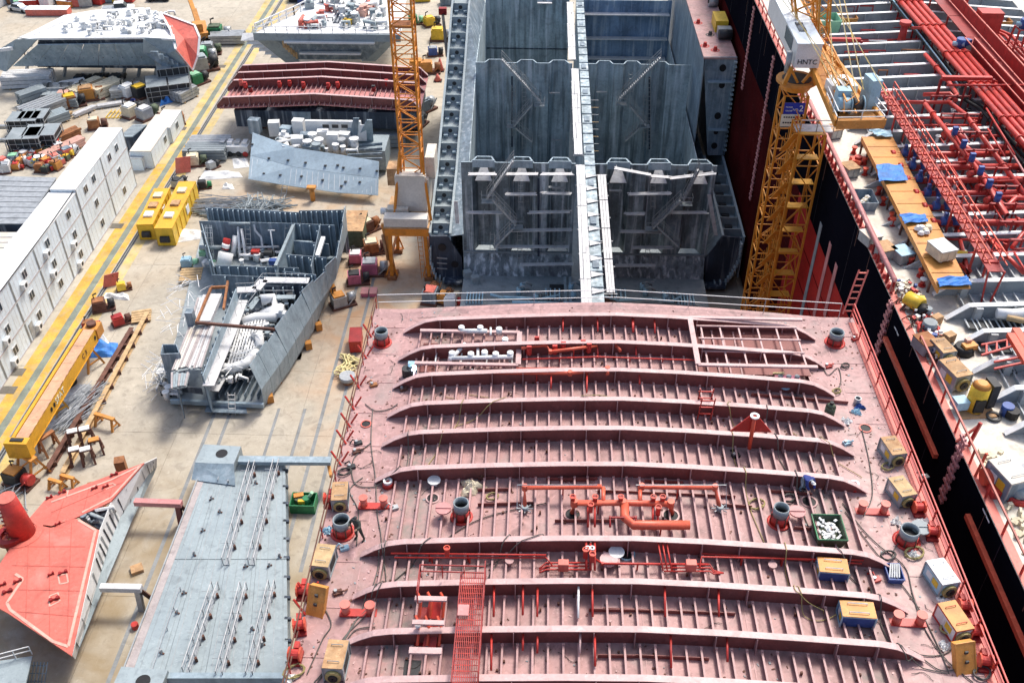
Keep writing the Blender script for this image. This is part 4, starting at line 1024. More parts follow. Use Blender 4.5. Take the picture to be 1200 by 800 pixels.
# zig-zag stairs and ladders
def stair(p, q, wd=.8, nm='access_stair', m='galv', par=None):
    par = par or hull; d = Vector((0, -wd, 0))
    o = MB().beam(p, q, .06, .2).beam(p+d, q+d, .06, .2).build(nm, m, par)
    h = MB(); up = Vector((0,0,1.0)); h.beam(p+up, q+up, .05, .05).beam(p+d+up, q+d+up, .05, .05)
    for k in range(5):
        c = p.lerp(q, k/4); h.beam(c, c+up, .05, .05); h.beam(c+d, c+d+up, .05, .05)
    tag(h.build('stair_handrail', 'galv', o), kind='stuff')
    n = max(4, int((q-p).length/.32)); t = MB()
    for k in range(n): c = p.lerp(q, (k+.5)/n); t.bx(c.x-.12, c.x+.12, c.y-wd, c.y, c.z-.02, c.z+.02)
    tag(t.build('stair_treads', 'galv', o), kind='stuff'); return o
def landing(x, y, Y, w_=1.4, par=None):
    c = PY(x, y, Y); o = MB().bx(c.x-w_/2, c.x+w_/2, Y-1, Y, c.z-.06, c.z).build('stair_landing', 'steel_floor', par or hull)
    h = MB(); 
    for z in (.5, 1.0): h.tube([(c.x-w_/2, Y, c.z+z), (c.x-w_/2, Y-1, c.z+z), (c.x+w_/2, Y-1, c.z+z), (c.x+w_/2, Y, c.z+z)], .03, 4)
    each(h, 'landing_rail', 'galv', o)
for Y, fl, ld in ((98.2, [((602,186),(571,229)),((578,231),(605,260)),((603,262),(580,286))], [(572,233),(606,263)]),
                  (98.2, [((797,232),(764,264)),((770,262),(795,286)),((818,196),(800,232))], [(803,236),(763,265)]),
                  (125.3, [((588,68),(634,118)),((624,120),(602,146)),((604,147),(624,164))], [(632,121),(600,146)]),
                  (125.3, [((774,66),(724,116)),((738,122),(756,144)),((750,147),(732,163))], [(728,120),(755,146)])):
    for a, b in fl: stair(PY(*a, Y), PY(*b, Y))
    for q in ld: landing(*q, Y)
def ladder(p, q, wd=.5, nm='ladder', m='galv', par=None, ax=(1,0,0)):
    d = Vector(ax)*wd/2; o = MB().beam(p-d, q-d, .06, .06).beam(p+d, q+d, .06, .06).build(nm, m, par or hull)
    n = max(3, int((q-p).length/.6)); t = MB()
    for k in range(n): c = p.lerp(q, (k+.5)/n); t.beam(c-d, c+d, .05, .05)
    tag(t.build('rungs', m, o), kind='stuff'); return o
for (x, ya, yb, Y) in ((610,208,246,99),(609,268,325,98.6),(577,272,305,98.4),(614,85,175,126),(756,110,172,126),(739,85,110,126),(765,208,245,99),(759,285,325,98.6),(602,100,160,125.9),(760,90,175,125.9)):
    ladder(PY(x, ya, Y), PY(x+(.5 if x > 600 else -.5), yb, Y))
for (x, ya, yb, Y) in ((600,90,172,126.1),(761,90,175,126.1),(631,210,300,99.1),(712,215,310,99.1)):
    MB().beam(PY(x, ya, Y), PY(x, yb, Y), .22, .22).build('down_pipe', 'tank_dark', hull)
for (x, y, Y) in ((650,218,99),(655,219,99),(655,283,99),(721,222,98.8),(650,108,126),(652,163,126),(705,107,126),(905,0,0))[:7]:
    c = PY(x, y, Y); o = MB().bx(c.x-.7, c.x+.7, Y-.5, Y-.1, c.z, c.z+.06).build('small_platform', 'galv', hull)
    MB().beam((c.x-.7, Y-.5, c.z), (c.x-.7, Y-.5, c.z+.9), .05, .05).build('post', 'galv', o); MB().beam((c.x+.7, Y-.5, c.z), (c.x+.7, Y-.5, c.z+.9), .05, .05).build('post', 'galv', o)
# rungs on the centre bulkhead side in the second tank
for k in range(8):
    c = PX(692, 118+k*8.5, CL1); MB().bx(CL1, CL1+1.0, c.y, c.y+.06, c.z, c.z+.06).build('side_rung', 'wood' if k % 2 else 'galv', hull)
# outfitting on the near inner bottom: pipes, gratings, mushrooms
inn = MB()
for (xa, ya, xb, yb) in ((590,348,635,350),(635,350,655,346),(600,354,660,355),(575,345,590,349),(722,352,765,350),(765,350,790,354),(655,355,680,355),(700,345,725,352),(790,352,800,346)):
    inn.tube([P(xa, ya, 2.5), P(xb, yb, 2.5)], .16, 6)
each(inn, 'bottom_pipe', 'lightblue', hull, True)
for (x, y, n) in ((558,349,6),(635,345,5),(650,345,4),(727,345,4),(805,351,6),(788,348,4)):
    p = P(x, y, 2.3); o = MB().bx(p.x-1.2, p.x+1.2, p.y-.9, p.y+.9, 2.02, 2.1).build('grating_frame', 'steel_floor', hull)
    for k in range(n): MB().bx(p.x-1.1+2.1*k/n, p.x-.95+2.1*k/n, p.y-.9, p.y+.9, 2.1, 2.55).build('grating_bar', 'lightblue' if x != 635 else 'steel_floor', o)
for (x, y) in ((608,345),(612,340),(628,352),(672,350),(752,340),(756,346),(669,340),(780,352)):
    p = P(x, y, 2); o = MB().cyl(p, .3, .9, 8).build('valve_chest', 'lightblue', hull, True); MB().tube([p+Vector((0,0,.9)), p+Vector((.5,0,1.2)), p+Vector((1.1,0,.7))], .14, 6).build('elbow', 'steel_floor', o, True)
p = P(654, 338, 2.02); MB().bx(p.x-1, p.x+.8, p.y-1.2, p.y+.8, 2.0, 2.05).build('bottom_opening', 'dark', hull)
p = P(711, 352, 2.02); MB().bx(p.x-1.4, p.x+1.2, p.y-1.6, p.y+1, 2.0, 2.06).build('bottom_opening', 'darkrust', hull)
for x in (662, 668): 
    a, b = P(x, 325, 2.1), P(x+1, 358, 2.1); MB().beam(a, b, .3, .3).build('bottom_girder', 'pale_steel', hull)
for k, (x, y) in enumerate(((557,331),(548,325))): p = P(x, y, 2); MB().box(p, .9, .8, .9, .4).build('stool_box', 'pale_steel', hull)
# equipment on the far pink wing deck
p = P(845, 40, zt); r = thing('cable_winch', 'yellow and grey winch unit on the pink far wing deck', 'winch', p)
MB().box(p+Vector((0,2,0)), 1.6, 3.6, 1.6).build('yellow_housing', 'yellow', r); MB().box(p+Vector((.2,-1.2,0)), 1.7, 1.8, 1.2).build('engine', 'galv', r); MB().tube([p+Vector((-.7,-2.2,.8)), p+Vector((1,-2.2,.8))], .6, 10).build('drum', 'dark', r, True)
p = P(835, 8, zt); r = thing('cable_drum', 'grey drum with black core at the back of the pink wing deck', 'cable drum', p)
MB().tube([p+Vector((-.6,0,.8)), p+Vector((.6,0,.8))], .8, 12).build('drum', 'galv', r, True); MB().tube([p+Vector((-.7,0,.8)), p+Vector((.7,0,.8))], .35, 8).build('axle', 'black', r)
for k, (x, y, m_) in enumerate(((818,28,'red'),(826,55,'red'),(857,38,'red'),(832,42,'cable'),(838,60,'red'))):
    p = P(x, y, zt); r = thing('deck_fitting', ('small red bollard at the left rim of the pink wing deck','small red bollard at the near rim of the pink wing deck','red hose box at the outer rim of the pink wing deck','dark hose coil in front of the yellow winch','red valve in front of the grey engine')[k], 'deck fitting', p)
    MB().cyl(p, .3, .6, 8, .2).build('post', m_, r); MB().ring(p, .6, .4, .12, 10).build('ring', m_, r)
# ladder pole left of the left wing
p, q = PY(519, 17, 150), PY(524, 66, 132)
r = thing('hose_bundle', 'long black hose bundle hanging down the outside of the left wing', 'hose', q); MB().tube([p, q], .22, 6).build('hose', 'black', r)
MB().box(p, 1.2, .8, 1).build('hose_clamp', 'darkred', r)
# men and gear on the left wing
# ================================================================ BLACK-HULLED TANKER (right)
BX0, BX1, BZ = 24.3, 56.5, 29.0
tk = thing('tanker', 'large tanker with black and red hull, cream deck edge and dense red piping, right side', 'ship', (40, 60, 0))
YA, YB = 8, 175
MB().bx(BX0, BX0+.3, YA, YB, 22.4, BZ-.05).build('hull_side', 'hullblack', tk)
MB().bx(BX0+.01, BX0+.3, YA, 83, 1.0, 22.39).build('hull_bottom_side', 'hullred_lit', tk)  # near plate: lit tone of the red is in its colour
MB().bx(BX0+.01, BX0+.3, 83.01, YB, 1.0, 22.39).build('hull_bottom_side', 'hullred_shaded', tk)  # far plate: shade between the hulls is in its colour
for z in (25.6, 19.2, 16.0): MB().bx(BX0-.012, BX0+.02, YA+1, YB-1, z-.04, z+.04).build('hull_seam', 'hullblack' if z > 22 else 'hullred_shaded', tk)
for k in range(15): MB().bx(BX0-.012, BX0+.02, 14+k*10.5, 14.06+k*10.5, 22.5, BZ-.2).build('hull_butt_seam', 'seamblack', tk)
for k in range(26):
    y = 22+k*4.9+random.uniform(-1.5, 1.5); L = random.uniform(.6, 3.2); MB().bx(BX0-.006, BX0+.02, y, y+random.uniform(.04, .12), BZ-.1-L, BZ-.08).build('rust_run', 'darkrust', tk)
MB().bx(BX1-.3, BX1, YA, YB, 1.0, BZ-.05).build('far_hull_side', 'hullblack', tk)
MB().bx(BX0+.3, BX1-.3, YA, YA+.3, 1.0, BZ-.06).build('end_bulkhead', 'webgrey', tk)
MB().bx(BX0+.3, BX1-.3, YB-.3, YB, 1.0, BZ-.06).build('end_bulkhead', 'webgrey', tk)
def bz(x):
    u = abs(x-40.4)/13.5; return BZ+(.8*(1-u) if u < 1 else 0)
def B(x, y, up=0.0):
    z = BZ
    for _ in range(4): p = P(x, y, z+up); z = bz(p.x)
    return Vector((p.x, p.y, z+up))
for a, b in ((BX0, 26.9), (26.9, 29.8), (29.8, 40.4), (40.4, 53.9), (53.9, BX1)):
    MB().plate([(a, YA, bz(a)), (b, YA, bz(b)), (b, YB, bz(b)), (a, YB, bz(a))], .15).build('deck_plate', 'cream_deck' if b < 30 or a > 53 else 'deckgrey', tk)
WLb, WRb = 27.2, 53.6
ys = [452, 420, 382.5, 355]
y1 = P(1160, 355, 30.45).y; y2 = P(1160, 383, 30.45).y
bw = [y1+2.78*k for k in range(-10, 0)]+[y1+2.78*(k) for k in range(0, 2)]+[y1+3.1+2.78*k for k in range(1, 24)]
for i, Y in enumerate(bw):
    xs = [WLb, WLb+1.3, 33.6, 40.4, 47.1, WRb-1.3, WRb]; H = 1.15
    def tp(x): e = min(x-WLb, WRb-x); return bz(x)+.1+(H-.1)*min(1, e/1.3)
    vs = []; fs = []
    for x in xs:
        for y in (Y-.02, Y+.02): vs += [(x, y, bz(x)-.02), (x, y, tp(x))]
    for k in range(6):
        a = k*4; b = a+4; fs += [(a, b, b+1, a+1), (a+3, b+3, b+2, a+2), (a+1, b+1, b+3, a+3)]
    fr = MB().add(vs, fs).build('cross_frame', 'webgrey', tk)
    f = MB()
    for a, b in zip(xs[:-1], xs[1:]): f.plate([(a, Y-.22, tp(a)+.03), (b, Y-.22, tp(b)+.03), (b, Y+.2, tp(b)+.03), (a, Y+.2, tp(a)+.03)], .05)
    f.build('flange', 'white', fr)
    q = MB(); q.bx(WLb+1.7, WLb+2.15, Y-.4, Y-.03, bz(WLb+1.9), tp(WLb+1.9)-.05)
    for x in (31.4, 34.6, 38.0, 44.0, 49.0): q.bx(x, x+.05, Y-.3, Y-.03, bz(x), tp(x)-.04)
    each(q, 'bracket', 'deckgrey', fr)
for k in range(33):
    x = WLb+1.6+k*.74; z = bz(x); m_ = MB()
    for a, b in zip(bw[:-1], bw[1:]): m_.bx(x-.018, x+.018, a+.25, b-.3, z, z+.28); m_.bx(x-.07, x+.02, a+.25, b-.3, z+.28, z+.31)
    m_.build('deck_longitudinal', 'deckgrey', tk)
# edge: fat pink rail pipe on stanchions, orange gunwale
MB().bx(BX0+.02, BX0+.5, YA, YB-1, BZ+.0, BZ+.03).build('gunwale_strip', 'orange' if 0 else 'coral', tk)
a, b = P(1051, 328, BZ+1.1), P(946, 118, BZ+1.1)
a = Vector((BX0+.15, a.y, BZ+1.1)); b = Vector((BX0+.15, b.y, BZ+1.1))
MB().tube([a-Vector((0,0,.9)), a, b], .19, 10).build('rail_pipe', 'pink', tk, True)
n = int((b-a).length/1.25)
for k in range(n):
    y = a.y+(b.y-a.y)*k/n; o = MB().beam((BX0+.15, y, BZ), (BX0+.15, y, BZ+.95), .16, .2).build('rail_support', 'darkred', tk)
    MB().cyl((BX0+.15, y+.6, BZ+.02), .2, .35, 8, .1).build('rail_foot', 'red', o)
rp = MB(); rr = MB()
rail_fence(rp, rr, [(BX0+.15, 20, BZ), (BX0+.15, 51, BZ)], 1.1, 2.4, .05, 1); rail_fence(rp, rr, [(BX0+.15, b.y+1, BZ), (BX0+.15, 150, BZ)], 1.1, 2.4, .06, 2)
each(rp, 'edge_post', 'red', tk); each(rr, 'edge_rail', 'hullpink', tk)
# markings on the hull: long pink welded bars
for (xa, ya, xb, yb) in ((1040,395,1099,536),(1133,612,1215,765)):
    p, q = PX(xa, ya, BX0), PX(xb, yb, BX0); z = (p.z+q.z)/2
    MB().bx(BX0-.28, BX0-.01, min(p.y,q.y), max(p.y,q.y), z-.16, z+.16).build('rubbing_bar', 'pipeorange', tk)
for (x, ya, yb) in ((963,262,374),(974,285,374),(981,310,374)):
    p, q = PX(x, ya, BX0), PX(x-(yb-ya)*.21, yb, BX0)
    MB().bx(BX0-.06, BX0-.01, p.y-.35, p.y+.35, q.z, p.z).build('hull_stripe', 'pink' if x != 963 else 'pale_steel', tk)
# short white load line marks
for (x, y) in ((1051,388),(1156,604)): p = PX(x, y, BX0); MB().bx(BX0-.04, BX0-.01, p.y-.06, p.y+.06, p.z-.05, p.z+.05).bx(BX0-.04, BX0-.01, p.y-.5, p.y+.5, p.z-.04, p.z+.04).build('white_mark', 'white', tk)
# hanging rope ladders
def rope_ladder(xa, ya, yb, lab, n=26):
    p = PX(xa, ya, BX0-.12); zb = PX(xa-(yb-ya)*.23, yb, BX0-.12).z
    r = thing('rope_ladder', lab, 'ladder', (BX0-.12, p.y, zb), 0, 'pink ladders hanging down the black hull')
    for s in (-.16, .16): MB().beam((BX0-.12, p.y+s, p.z), (BX0-.12, p.y+s, zb), .1, .08).build('ladder_side', 'pink', r)
    n = int((p.z-zb)/.42)
    for k in range(n):
        z = zb+(p.z-zb)*(k+.5)/n; s = .28+.18*(k % 2)
        MB().bx(BX0-.22, BX0-.05, p.y-s, p.y+s, z-.09, z+.09).build('step', 'pink', r)
rope_ladder(1045, 352, 482, 'ragged pink ladder hanging down the black hull beside the middle of the red deck')
rope_ladder(1131, 512, 606, 'ragged pink ladder hanging from a red bracket near the bottom right of the black hull')
rope_ladder(907, 66, 215, 'long thin pink ladder on the black hull behind the stair tower crane')
rope_ladder(884, 8, 92, 'far thin pink ladder at the top of the black hull by the pink wing deck')
# gangway ladder between the red deck and the hull
p = P(993, 368, 29); q = p+Vector((.9, 1.5, 2.6)); r = thing('gangway_ladder', 'short pink ladder at the far right corner of the red deck', 'ladder', p)
for s in (-.3, .3): MB().beam(p+Vector((s,0,0)), q+Vector((s,0,0)), .1, .12).build('ladder_side', 'coral', r)
for k in range(7): c = p.lerp(q, (k+.5)/7); MB().beam(c-Vector((.3,0,0)), c+Vector((.3,0,0)), .08, .08).build('rung', 'coral', r)
# ---------------- piping
def bp(pts, r, m='pipered', up=1.9, nm='cargo_pipe', sup=True, jt=True):
    q = [B(t[0], t[1], t[2] if len(t) > 2 else up) for t in pts]
    o = MB().tube(q, r, 8).build(nm, m, tk, True)
    s = MB(); fl = MB()
    for a, b in zip(q[:-1], q[1:]):
        d = (b-a); n = int(d.length/3.2); u = d.normalized() if d.length else d
        for i in range(n):
            c = a.lerp(b, (i+.5)/n); 
            if sup: s.bx(c.x-.07, c.x+.07, c.y-.07, c.y+.07, bz(c.x), c.z-r)
            if jt and i % 2 == 0: fl.tube([c-u*.08, c+u*.08], r*1.45, 8)
    if s.v: each(s, 'pipe_support', 'darkred', o)
    if fl.v: each(fl, 'flange_joint', m, o, True)
    return o
for k in range(4): bp([(1050+k*7.5, -4), (1184+k*9, 150), (1230+k*9, 203)], .24, up=2.3+.02*k)
for k in range(3): bp([(1107+k*7, -4), (1142+k*8, 30), (1170+k*8, 42), (1245, 118)], .16, 'pipered', 2.0)
for k in range(2): bp([(1040+k*6, -4), (1077+k*6, 42), (1121+k*7, 100), (1123+k*8, 113), (1150+k*6, 128), (1212+k*8, 208)], .15, 'black' , 1.5)
bp([(1043, -4), (1080, 43), (1124, 101)], .07, 'lightblue', 1.7, sup=False)
bp([(1084, 64), (1111, 95), (1122, 112), (1110, 118), (1132, 135), (1206, 235)], .2, up=1.5)
bp([(1068, 33), (1098, 33), (1100, 36)], .16, up=2.3); bp([(1082, 111), (1113, 110), (1120, 118)], .2, up=1.6); bp([(1052, 120), (1115, 120)], .18, up=1.5)
bp([(1084, 122), (1145, 198), (1180, 252), (1176, 262, .6)], .2, up=2.0)
ends = [(1048,182),(1057,197),(1065,212),(1075,228),(1085,244),(1095,262)]
for k, (x, y) in enumerate(ends):
    bp([(x, y), (x+55, y-1), (1235, y-2)], .27, 'red' if k % 2 else 'pipered', 1.2, 'manifold_pipe')
    e = B(x, y, 1.2); o = MB().tube([e-Vector((.3,0,0)), e], .42, 12).build('blank_flange', 'red', tk, True)
    for dx in (12, 26):
        c = B(x+dx, y-3, 1.5); v = MB().tube([c-Vector((.22,0,0)), c+Vector((.22,0,0))], .34, 10).build('manifold_valve', 'blue', tk, True)
        MB().box(c+Vector((0,0,.2)), .25, .25, .5).build('actuator', 'blue', v)
for k in range(6): 
    bp([(1105+k*10, 158+k*15.5), (1120+k*9, 155+k*15.5), (1130+k*9.2, 165+k*15.5)], .28, 'pipered', 1.6, 'pipe_bend')
    c = B(1118+k*10, 158+k*15.5, 2.3); v = MB().cyl(c, .25, .5, 8).build('valve_actuator', 'blue', tk, True); MB().box(c+Vector((0,0,.5)), .4, .3, .2).build('actuator_cap', 'blue', v)
for (pts, r, u) in (([(1110,100),(1200,100)],.1,3.0),([(1060,138),(1150,139)],.1,1.2),([(1065,147),(1150,147)],.1,1.2),([(1138,160),(1225,158)],.12,1.3),([(1150,172),(1230,171)],.2,1.1),([(1170,211),(1240,210)],.22,1.3),([(1157,232),(1230,230)],.18,1.3),
                    ([(1123,299),(1220,297)],.22,.9),([(1100,280),(1200,282)],.1,.9),([(1125,310),(1135,320),(1118,255)],.16,.8),([(1172,250),(1190,232),(1215,233)],.2,1.6),([(1108,283),(1138,318)],.1,.6),([(1160,280),(1200,320)],.16,1.0),([(1186,290),(1200,272),(1230,270)],.16,1.2),([(1195,300),(1230,300)],.25,.8)):
    bp(pts, r, 'red' if r < .15 else 'pipered', u, 'branch_pipe')
bp([(1113, 297), (1133, 299)], .3, 'yellow', .95, 'yellow_pipe_end', False, False)
# dense racks of thin lines among the manifolds
tl = random.Random(41)
for k in range(44):
    x = tl.uniform(1085, 1190); y = tl.uniform(104, 300)
    if x < 1058+(y-110)*.6: continue
    L = tl.uniform(12, 60); u = tl.choice((.5, .9, 1.3, 1.8, 2.3))
    if k % 2: bp([(x, y), (x+L, y-1)], tl.uniform(.05, .1), 'red' if k % 3 else 'darkred', u, 'thin_line', k % 4 == 0, False)
    else: bp([(x, y), (x+L*.55, y+L*.9)], tl.uniform(.05, .09), 'red' if k % 3 else 'pink', u, 'thin_line', k % 4 == 0, False)
for k in range(9):
    y = 112+k*21; x = 1092+k*11.5; p, q = B(x, y, 2.0), B(x+46, y-1, 2.0)
    o = MB().bx(p.x, q.x, p.y-.1, p.y+.1, p.z-.1, p.z).build('pipe_rack', 'darkred', tk)
    for t in (0, .33, .66, 1): c = p.lerp(q, t); MB().beam((c.x, c.y, bz(c.x)), c, .12, .12).build('rack_leg', 'darkred', o)
# small red brackets, stools and valves among the pipes
sm = random.Random(5)
for k in range(70):
    x = sm.uniform(1060, 1195); y = sm.uniform(110, 300)
    if x < 1045+(y-150)*.6: continue
    c = B(x, y, 0); h = sm.uniform(.4, 1.2); m_ = sm.choice(['red','darkred','pipered','red','white','blue','dark'])
    o = MB().cyl(c, .13, h, 7).build('pipe_stool', m_, tk); MB().ring(c+Vector((0,0,h)), .24, .15, .06, 8).build('stool_ring', m_, o)
for k in range(38):
    x = sm.uniform(985, 1130); y = sm.uniform(6, 100)
    if x > 1040+y*.75: continue
    c = B(x, y, 0); L = sm.uniform(.6, 2.4); z = Vector((0,0,sm.uniform(.5, 1.1)))
    MB().tube([c, c+z, c+z+Vector((L,0,0)), c+Vector((L,0,0))], .09, 5).build('deck_loop_pipe', sm.choice(['red','red','white','rust','darkred']), tk)
for (xa, xb, y) in ((985,1100,47),(1010,1105,96),(1015,1090,33)): bp([(xa, y), (xb, y-1)], .07, 'red', .5, 'small_pipe', False)
# catwalk along the centre with red side plates, and pipe bridges
def catwalk(pts, up, wd, ht, m='red', legs=True):
    q = [B(x, y, up) for x, y in pts]; L = (q[1]-q[0]); n = max(1, int(L.length/5)); d = L.normalized(); s = Vector((d.y, -d.x, 0))*wd/2
    for i in range(n):
        a, b = q[0].lerp(q[1], i/n), q[0].lerp(q[1], (i+1)/n-.004)
        o = MB().plate([a-s, a+s, b+s, b-s], .08).build('walkway_panel', 'darkred', tk)
        MB().plate([a-s, b-s, b-s+Vector((0,0,ht)), a-s+Vector((0,0,ht))], .05).build('side_plate', m, o)
        MB().beam(a-s+Vector((0,0,ht)), b-s+Vector((0,0,ht)), .12, .1).beam(a+s+Vector((0,0,ht)), b+s+Vector((0,0,ht)), .08, .08).build('hand_rail', 'coral', o)
        if legs:
            for c in (a-s, a+s): MB().beam((c.x, c.y, bz(c.x)), c, .16, .16).build('leg', 'red', o)
catwalk([(1100, -4), (1222, 136)], 2.2, 1.5, 1.3)
catwalk([(1131, 62), (1235, 182)], 1.8, .9, 1.5, 'darkred')
# manifold truss walkway
a, b = B(1038, 108, 2.5), B(1168, 318, 2.5); d = (b-a).normalized(); s = Vector((-d.y, d.x, 0))*.55
tw = MB().plate([a-s, b-s, b+s, a+s] if (b-a).cross(s).z > 0 else [a+s, b+s, b-s, a-s], .06).build('truss_walkway', 'darkred', tk)
n = 22
for k in range(n):
    c0, c1 = a.lerp(b, k/n), a.lerp(b, (k+1)/n)
    for sg in (-1, 1): MB().beam(c0+s*sg+Vector((0,0,0)), c0+s*sg+Vector((0,0,1)), .06, .06).build('truss_post', 'red', tw); MB().beam(c0+s*sg, c1+s*sg+Vector((0,0,1)) , .05, .05).build('truss_brace', 'red', tw)
    MB().plate([c0-s*.9, c0+s*.9, c0+s*.9+d*.3, c0-s*.9+d*.3], .1).build('tread', 'red', tw)
    if k % 4 == 0:
        for sg in (-1, 1): e = c0+s*sg; MB().beam((e.x, e.y, bz(e.x)), e, .14, .14).build('truss_leg', 'red', tw)
for sg in (-1, 1):
    for z in (.5, 1.0): MB().beam(a+s*sg+Vector((0,0,z)), b+s*sg+Vector((0,0,z)), .07, .07).build('truss_rail', 'brightred', tw)
e = b; MB().beam(e-s, (e.x-.3, e.y, bz(e.x)), .1, .1).beam(e+s, (e.x+.3, e.y, bz(e.x)), .1, .1).build('end_leg', 'red', tw)
for (xa, xb, y, u) in ((1103, 1165, 93, 3.2), (965, 1010, 48, 1.4), (1103, 1160, 94, 2.2)):
    p, q = B(xa, y, u), B(xb, y, u); o = MB().bx(p.x, q.x, p.y-.2, p.y+.2, p.z, p.z+.3).build('pipe_bridge', 'red', tk)
    for c in (p, q): MB().beam((c.x, c.y, bz(c.x)), c, .2, .2).build('bridge_leg', 'darkred', o)
# big red deck house box, red posts and towers
p = B(1148, 58, 0); MB().box(p, 2.2, 1.6, 4.0).build('vent_trunk', 'red', tk)
p = B(1117, 22, 0); MB().box(p, 1.6, 1.6, 2.8).build('vent_trunk', 'red', tk)
p = B(1054, 56, 0); o = MB().cyl(p, .45, 2.4, 10, .35).build('vent_post', 'red', tk, True); MB().cyl(p+Vector((0,0,2.4)), .6, .35, 10).build('vent_cap', 'red', o, True)
def tower(x, y, h, par=tk):
    p = B(x, y, 0); o = None
    for k, (i, j) in enumerate(((-1,-1),(1,-1),(1,1),(-1,1))):
        q = MB().beam(p+Vector((i*.9, j*.9, 0)), p+Vector((i*.6, j*.6, h)), .16, .16).build('tower_leg', 'red', par)
    for z in (.3, .6, 1.0):
        for k, (i, j) in enumerate(((-1,-1),(1,-1),(1,1),(-1,1))):
            i2, j2 = ((-1,-1),(1,-1),(1,1),(-1,1))[(k+1)%4]; w = .9-.3*z
            MB().beam(p+Vector((i*w, j*w, h*z)), p+Vector((i2*w, j2*w, h*z)), .09, .09).build('tower_bar', 'red', par)
    return p+Vector((0,0,h))
t = tower(1184, 82, 4.2)
def motor(p, lab):
    r = thing('blue_motor', lab, 'motor', p); MB().cyl(p, .5, .9, 10).build('motor_body', 'blue', r, True)
    MB().box(p+Vector((.5,0,.3)), .8, .5, .5, .5).build('gearbox', 'blue', r); MB().tube([p+Vector((-.7,.2,.3)), p+Vector((.2,-.4,.5))], .25, 8).build('shaft_cover', 'lightblue', r, True)
motor(t, 'bright blue motor on top of the open red tower at the upper right')
motor(B(1125, 56, 2.4), 'bright blue motor on the red catwalk near the tall red box')
# frame ends: orange tip plates
for (x, y) in ((1113,393),(1098,372)): p = B(x, y, .5); MB().box(p-Vector((0,0,.45)), .7, .5, .6, .5).build('tip_plate', 'rusttop', tk)
# pipe recesses in the near grey deck
for (xa, ya, xb, yb) in ((1135,372,1200,384),(1148,392,1200,411),(1172,430,1190,436)):
    p, q = B(xa, yb, .35), B(xb, ya, .35); o = MB().bx(p.x, q.x, p.y, q.y, p.z-.1, p.z-.05).build('recess', 'dark', tk)
    for t in range(5): x = p.x+(q.x-p.x)*t/5; MB().bx(x, x+.08, p.y, q.y, p.z-.05, p.z+.05).build('recess_bar', 'deckgrey', o)
bp([(1168, 367), (1188, 368), (1225, 364)], .35, 'white', .9, 'white_fitting'); bp([(1180, 372), (1200, 376)], .2, 'wood', .9, 'white_fitting')
# red ladder bridge at the right edge
for (xa, ya, xb, yb) in ((1150,416,1192,404),(1150,404,1192,396),(1165,432,1198,425),(1165,424,1198,418)):
    MB().beam(B(xa, ya, 1.6), B(xb, yb, 1.6), .1, .12).build('bridge_beam', 'red', tk)
for k in range(4): MB().beam(B(1156+k*12, 414-k*3.4, 1.6), B(1156+k*12, 403-k*2.2, 1.6), .1, .1).build('bridge_rung', 'red', tk)
for (xa, ya, xb, yb) in ((1184,392,1204,425),(1190,386,1210,418)): MB().beam(B(xa, ya, 1.7), B(xb, yb, 1.7), .5, .3).build('bridge_girder', 'brightred', tk)
# hatch domes
for (x, y, r) in ((1087, 388, .55), (1192, 582, .6), (1085, 372, .3)):
    p = B(x, y); o = MB().ring(p, r*1.3, r, .35, 14).build('hatch_ring', 'red', tk, True); MB().cyl(p, r*.9, .8, 14, r*.8).build('hatch_dome', 'steel_floor', o, True)
# ---- orange planked platform with tarpaulins (a thing lying on the deck frames)
A0, A1, A2, A3 = P(1011, 160, 30.6), P(1046, 160, 30.6), P(1138, 338, 30.6), P(1101, 338, 30.6)
r = thing('orange_platform', 'long orange planked platform along the manifold on the cream deck edge', 'platform', (A0+A2)/2-Vector((0,0,.9)))
n = 12
for k in range(n):
    t0, t1 = k/n+.002, (k+1)/n-.002
    MB().plate([A3.lerp(A0, 1-t1), A2.lerp(A1, 1-t1), A2.lerp(A1, 1-t0), A3.lerp(A0, 1-t0)], .08).build('deck_panel', 'orange', r)
    e = A0.lerp(A3, t0); MB().beam((e.x+.1, e.y, BZ), (e.x+.1, e.y, e.z-.1), .14, .14).build('support', 'darkrust', r)
    e = A1.lerp(A2, t0); MB().beam((e.x-.1, e.y, BZ), (e.x-.1, e.y, e.z-.1), .14, .14).build('support', 'darkrust', r)
MB().beam(A0-Vector((.05,0,.2)), A3-Vector((.05,0,.2)), .1, .4).build('edge_beam', 'orange', r)
def tarp(px, m, lab, up=.12):
    q = [P(x, y, 30.7+up) for x, y in px]; rn = random.Random(len(lab))
    def fn(u, v):
        p = q[0].lerp(q[1], u).lerp(q[3].lerp(q[2], u), v); return p+Vector((0,0,.05*math.sin(u*9+v*4)+.06*math.sin(v*13+u*5)+rn.uniform(0,.03)))
    return single(MB().grid(fn, 10, 8, .04), 'tarpaulin', m, lab, 'tarpaulin')
tarp([(1030,213),(1064,211),(1056,192),(1027,193)], 'tarpblue', 'blue tarpaulin over the far part of the orange platform')
tarp([(1060,262),(1088,259),(1084,250),(1054,251)], 'tarpblue', 'narrow blue tarpaulin by the sacks on the orange platform')
tarp([(1101,336),(1139,333),(1133,322),(1098,326)], 'tarpblue', 'bright blue tarpaulin over the near end of the orange platform')
tarp([(1028,160),(1046,160),(1044,152),(1018,152)], 'lightblue', 'pale blue sheet at the far end of the orange platform under the winch deck')
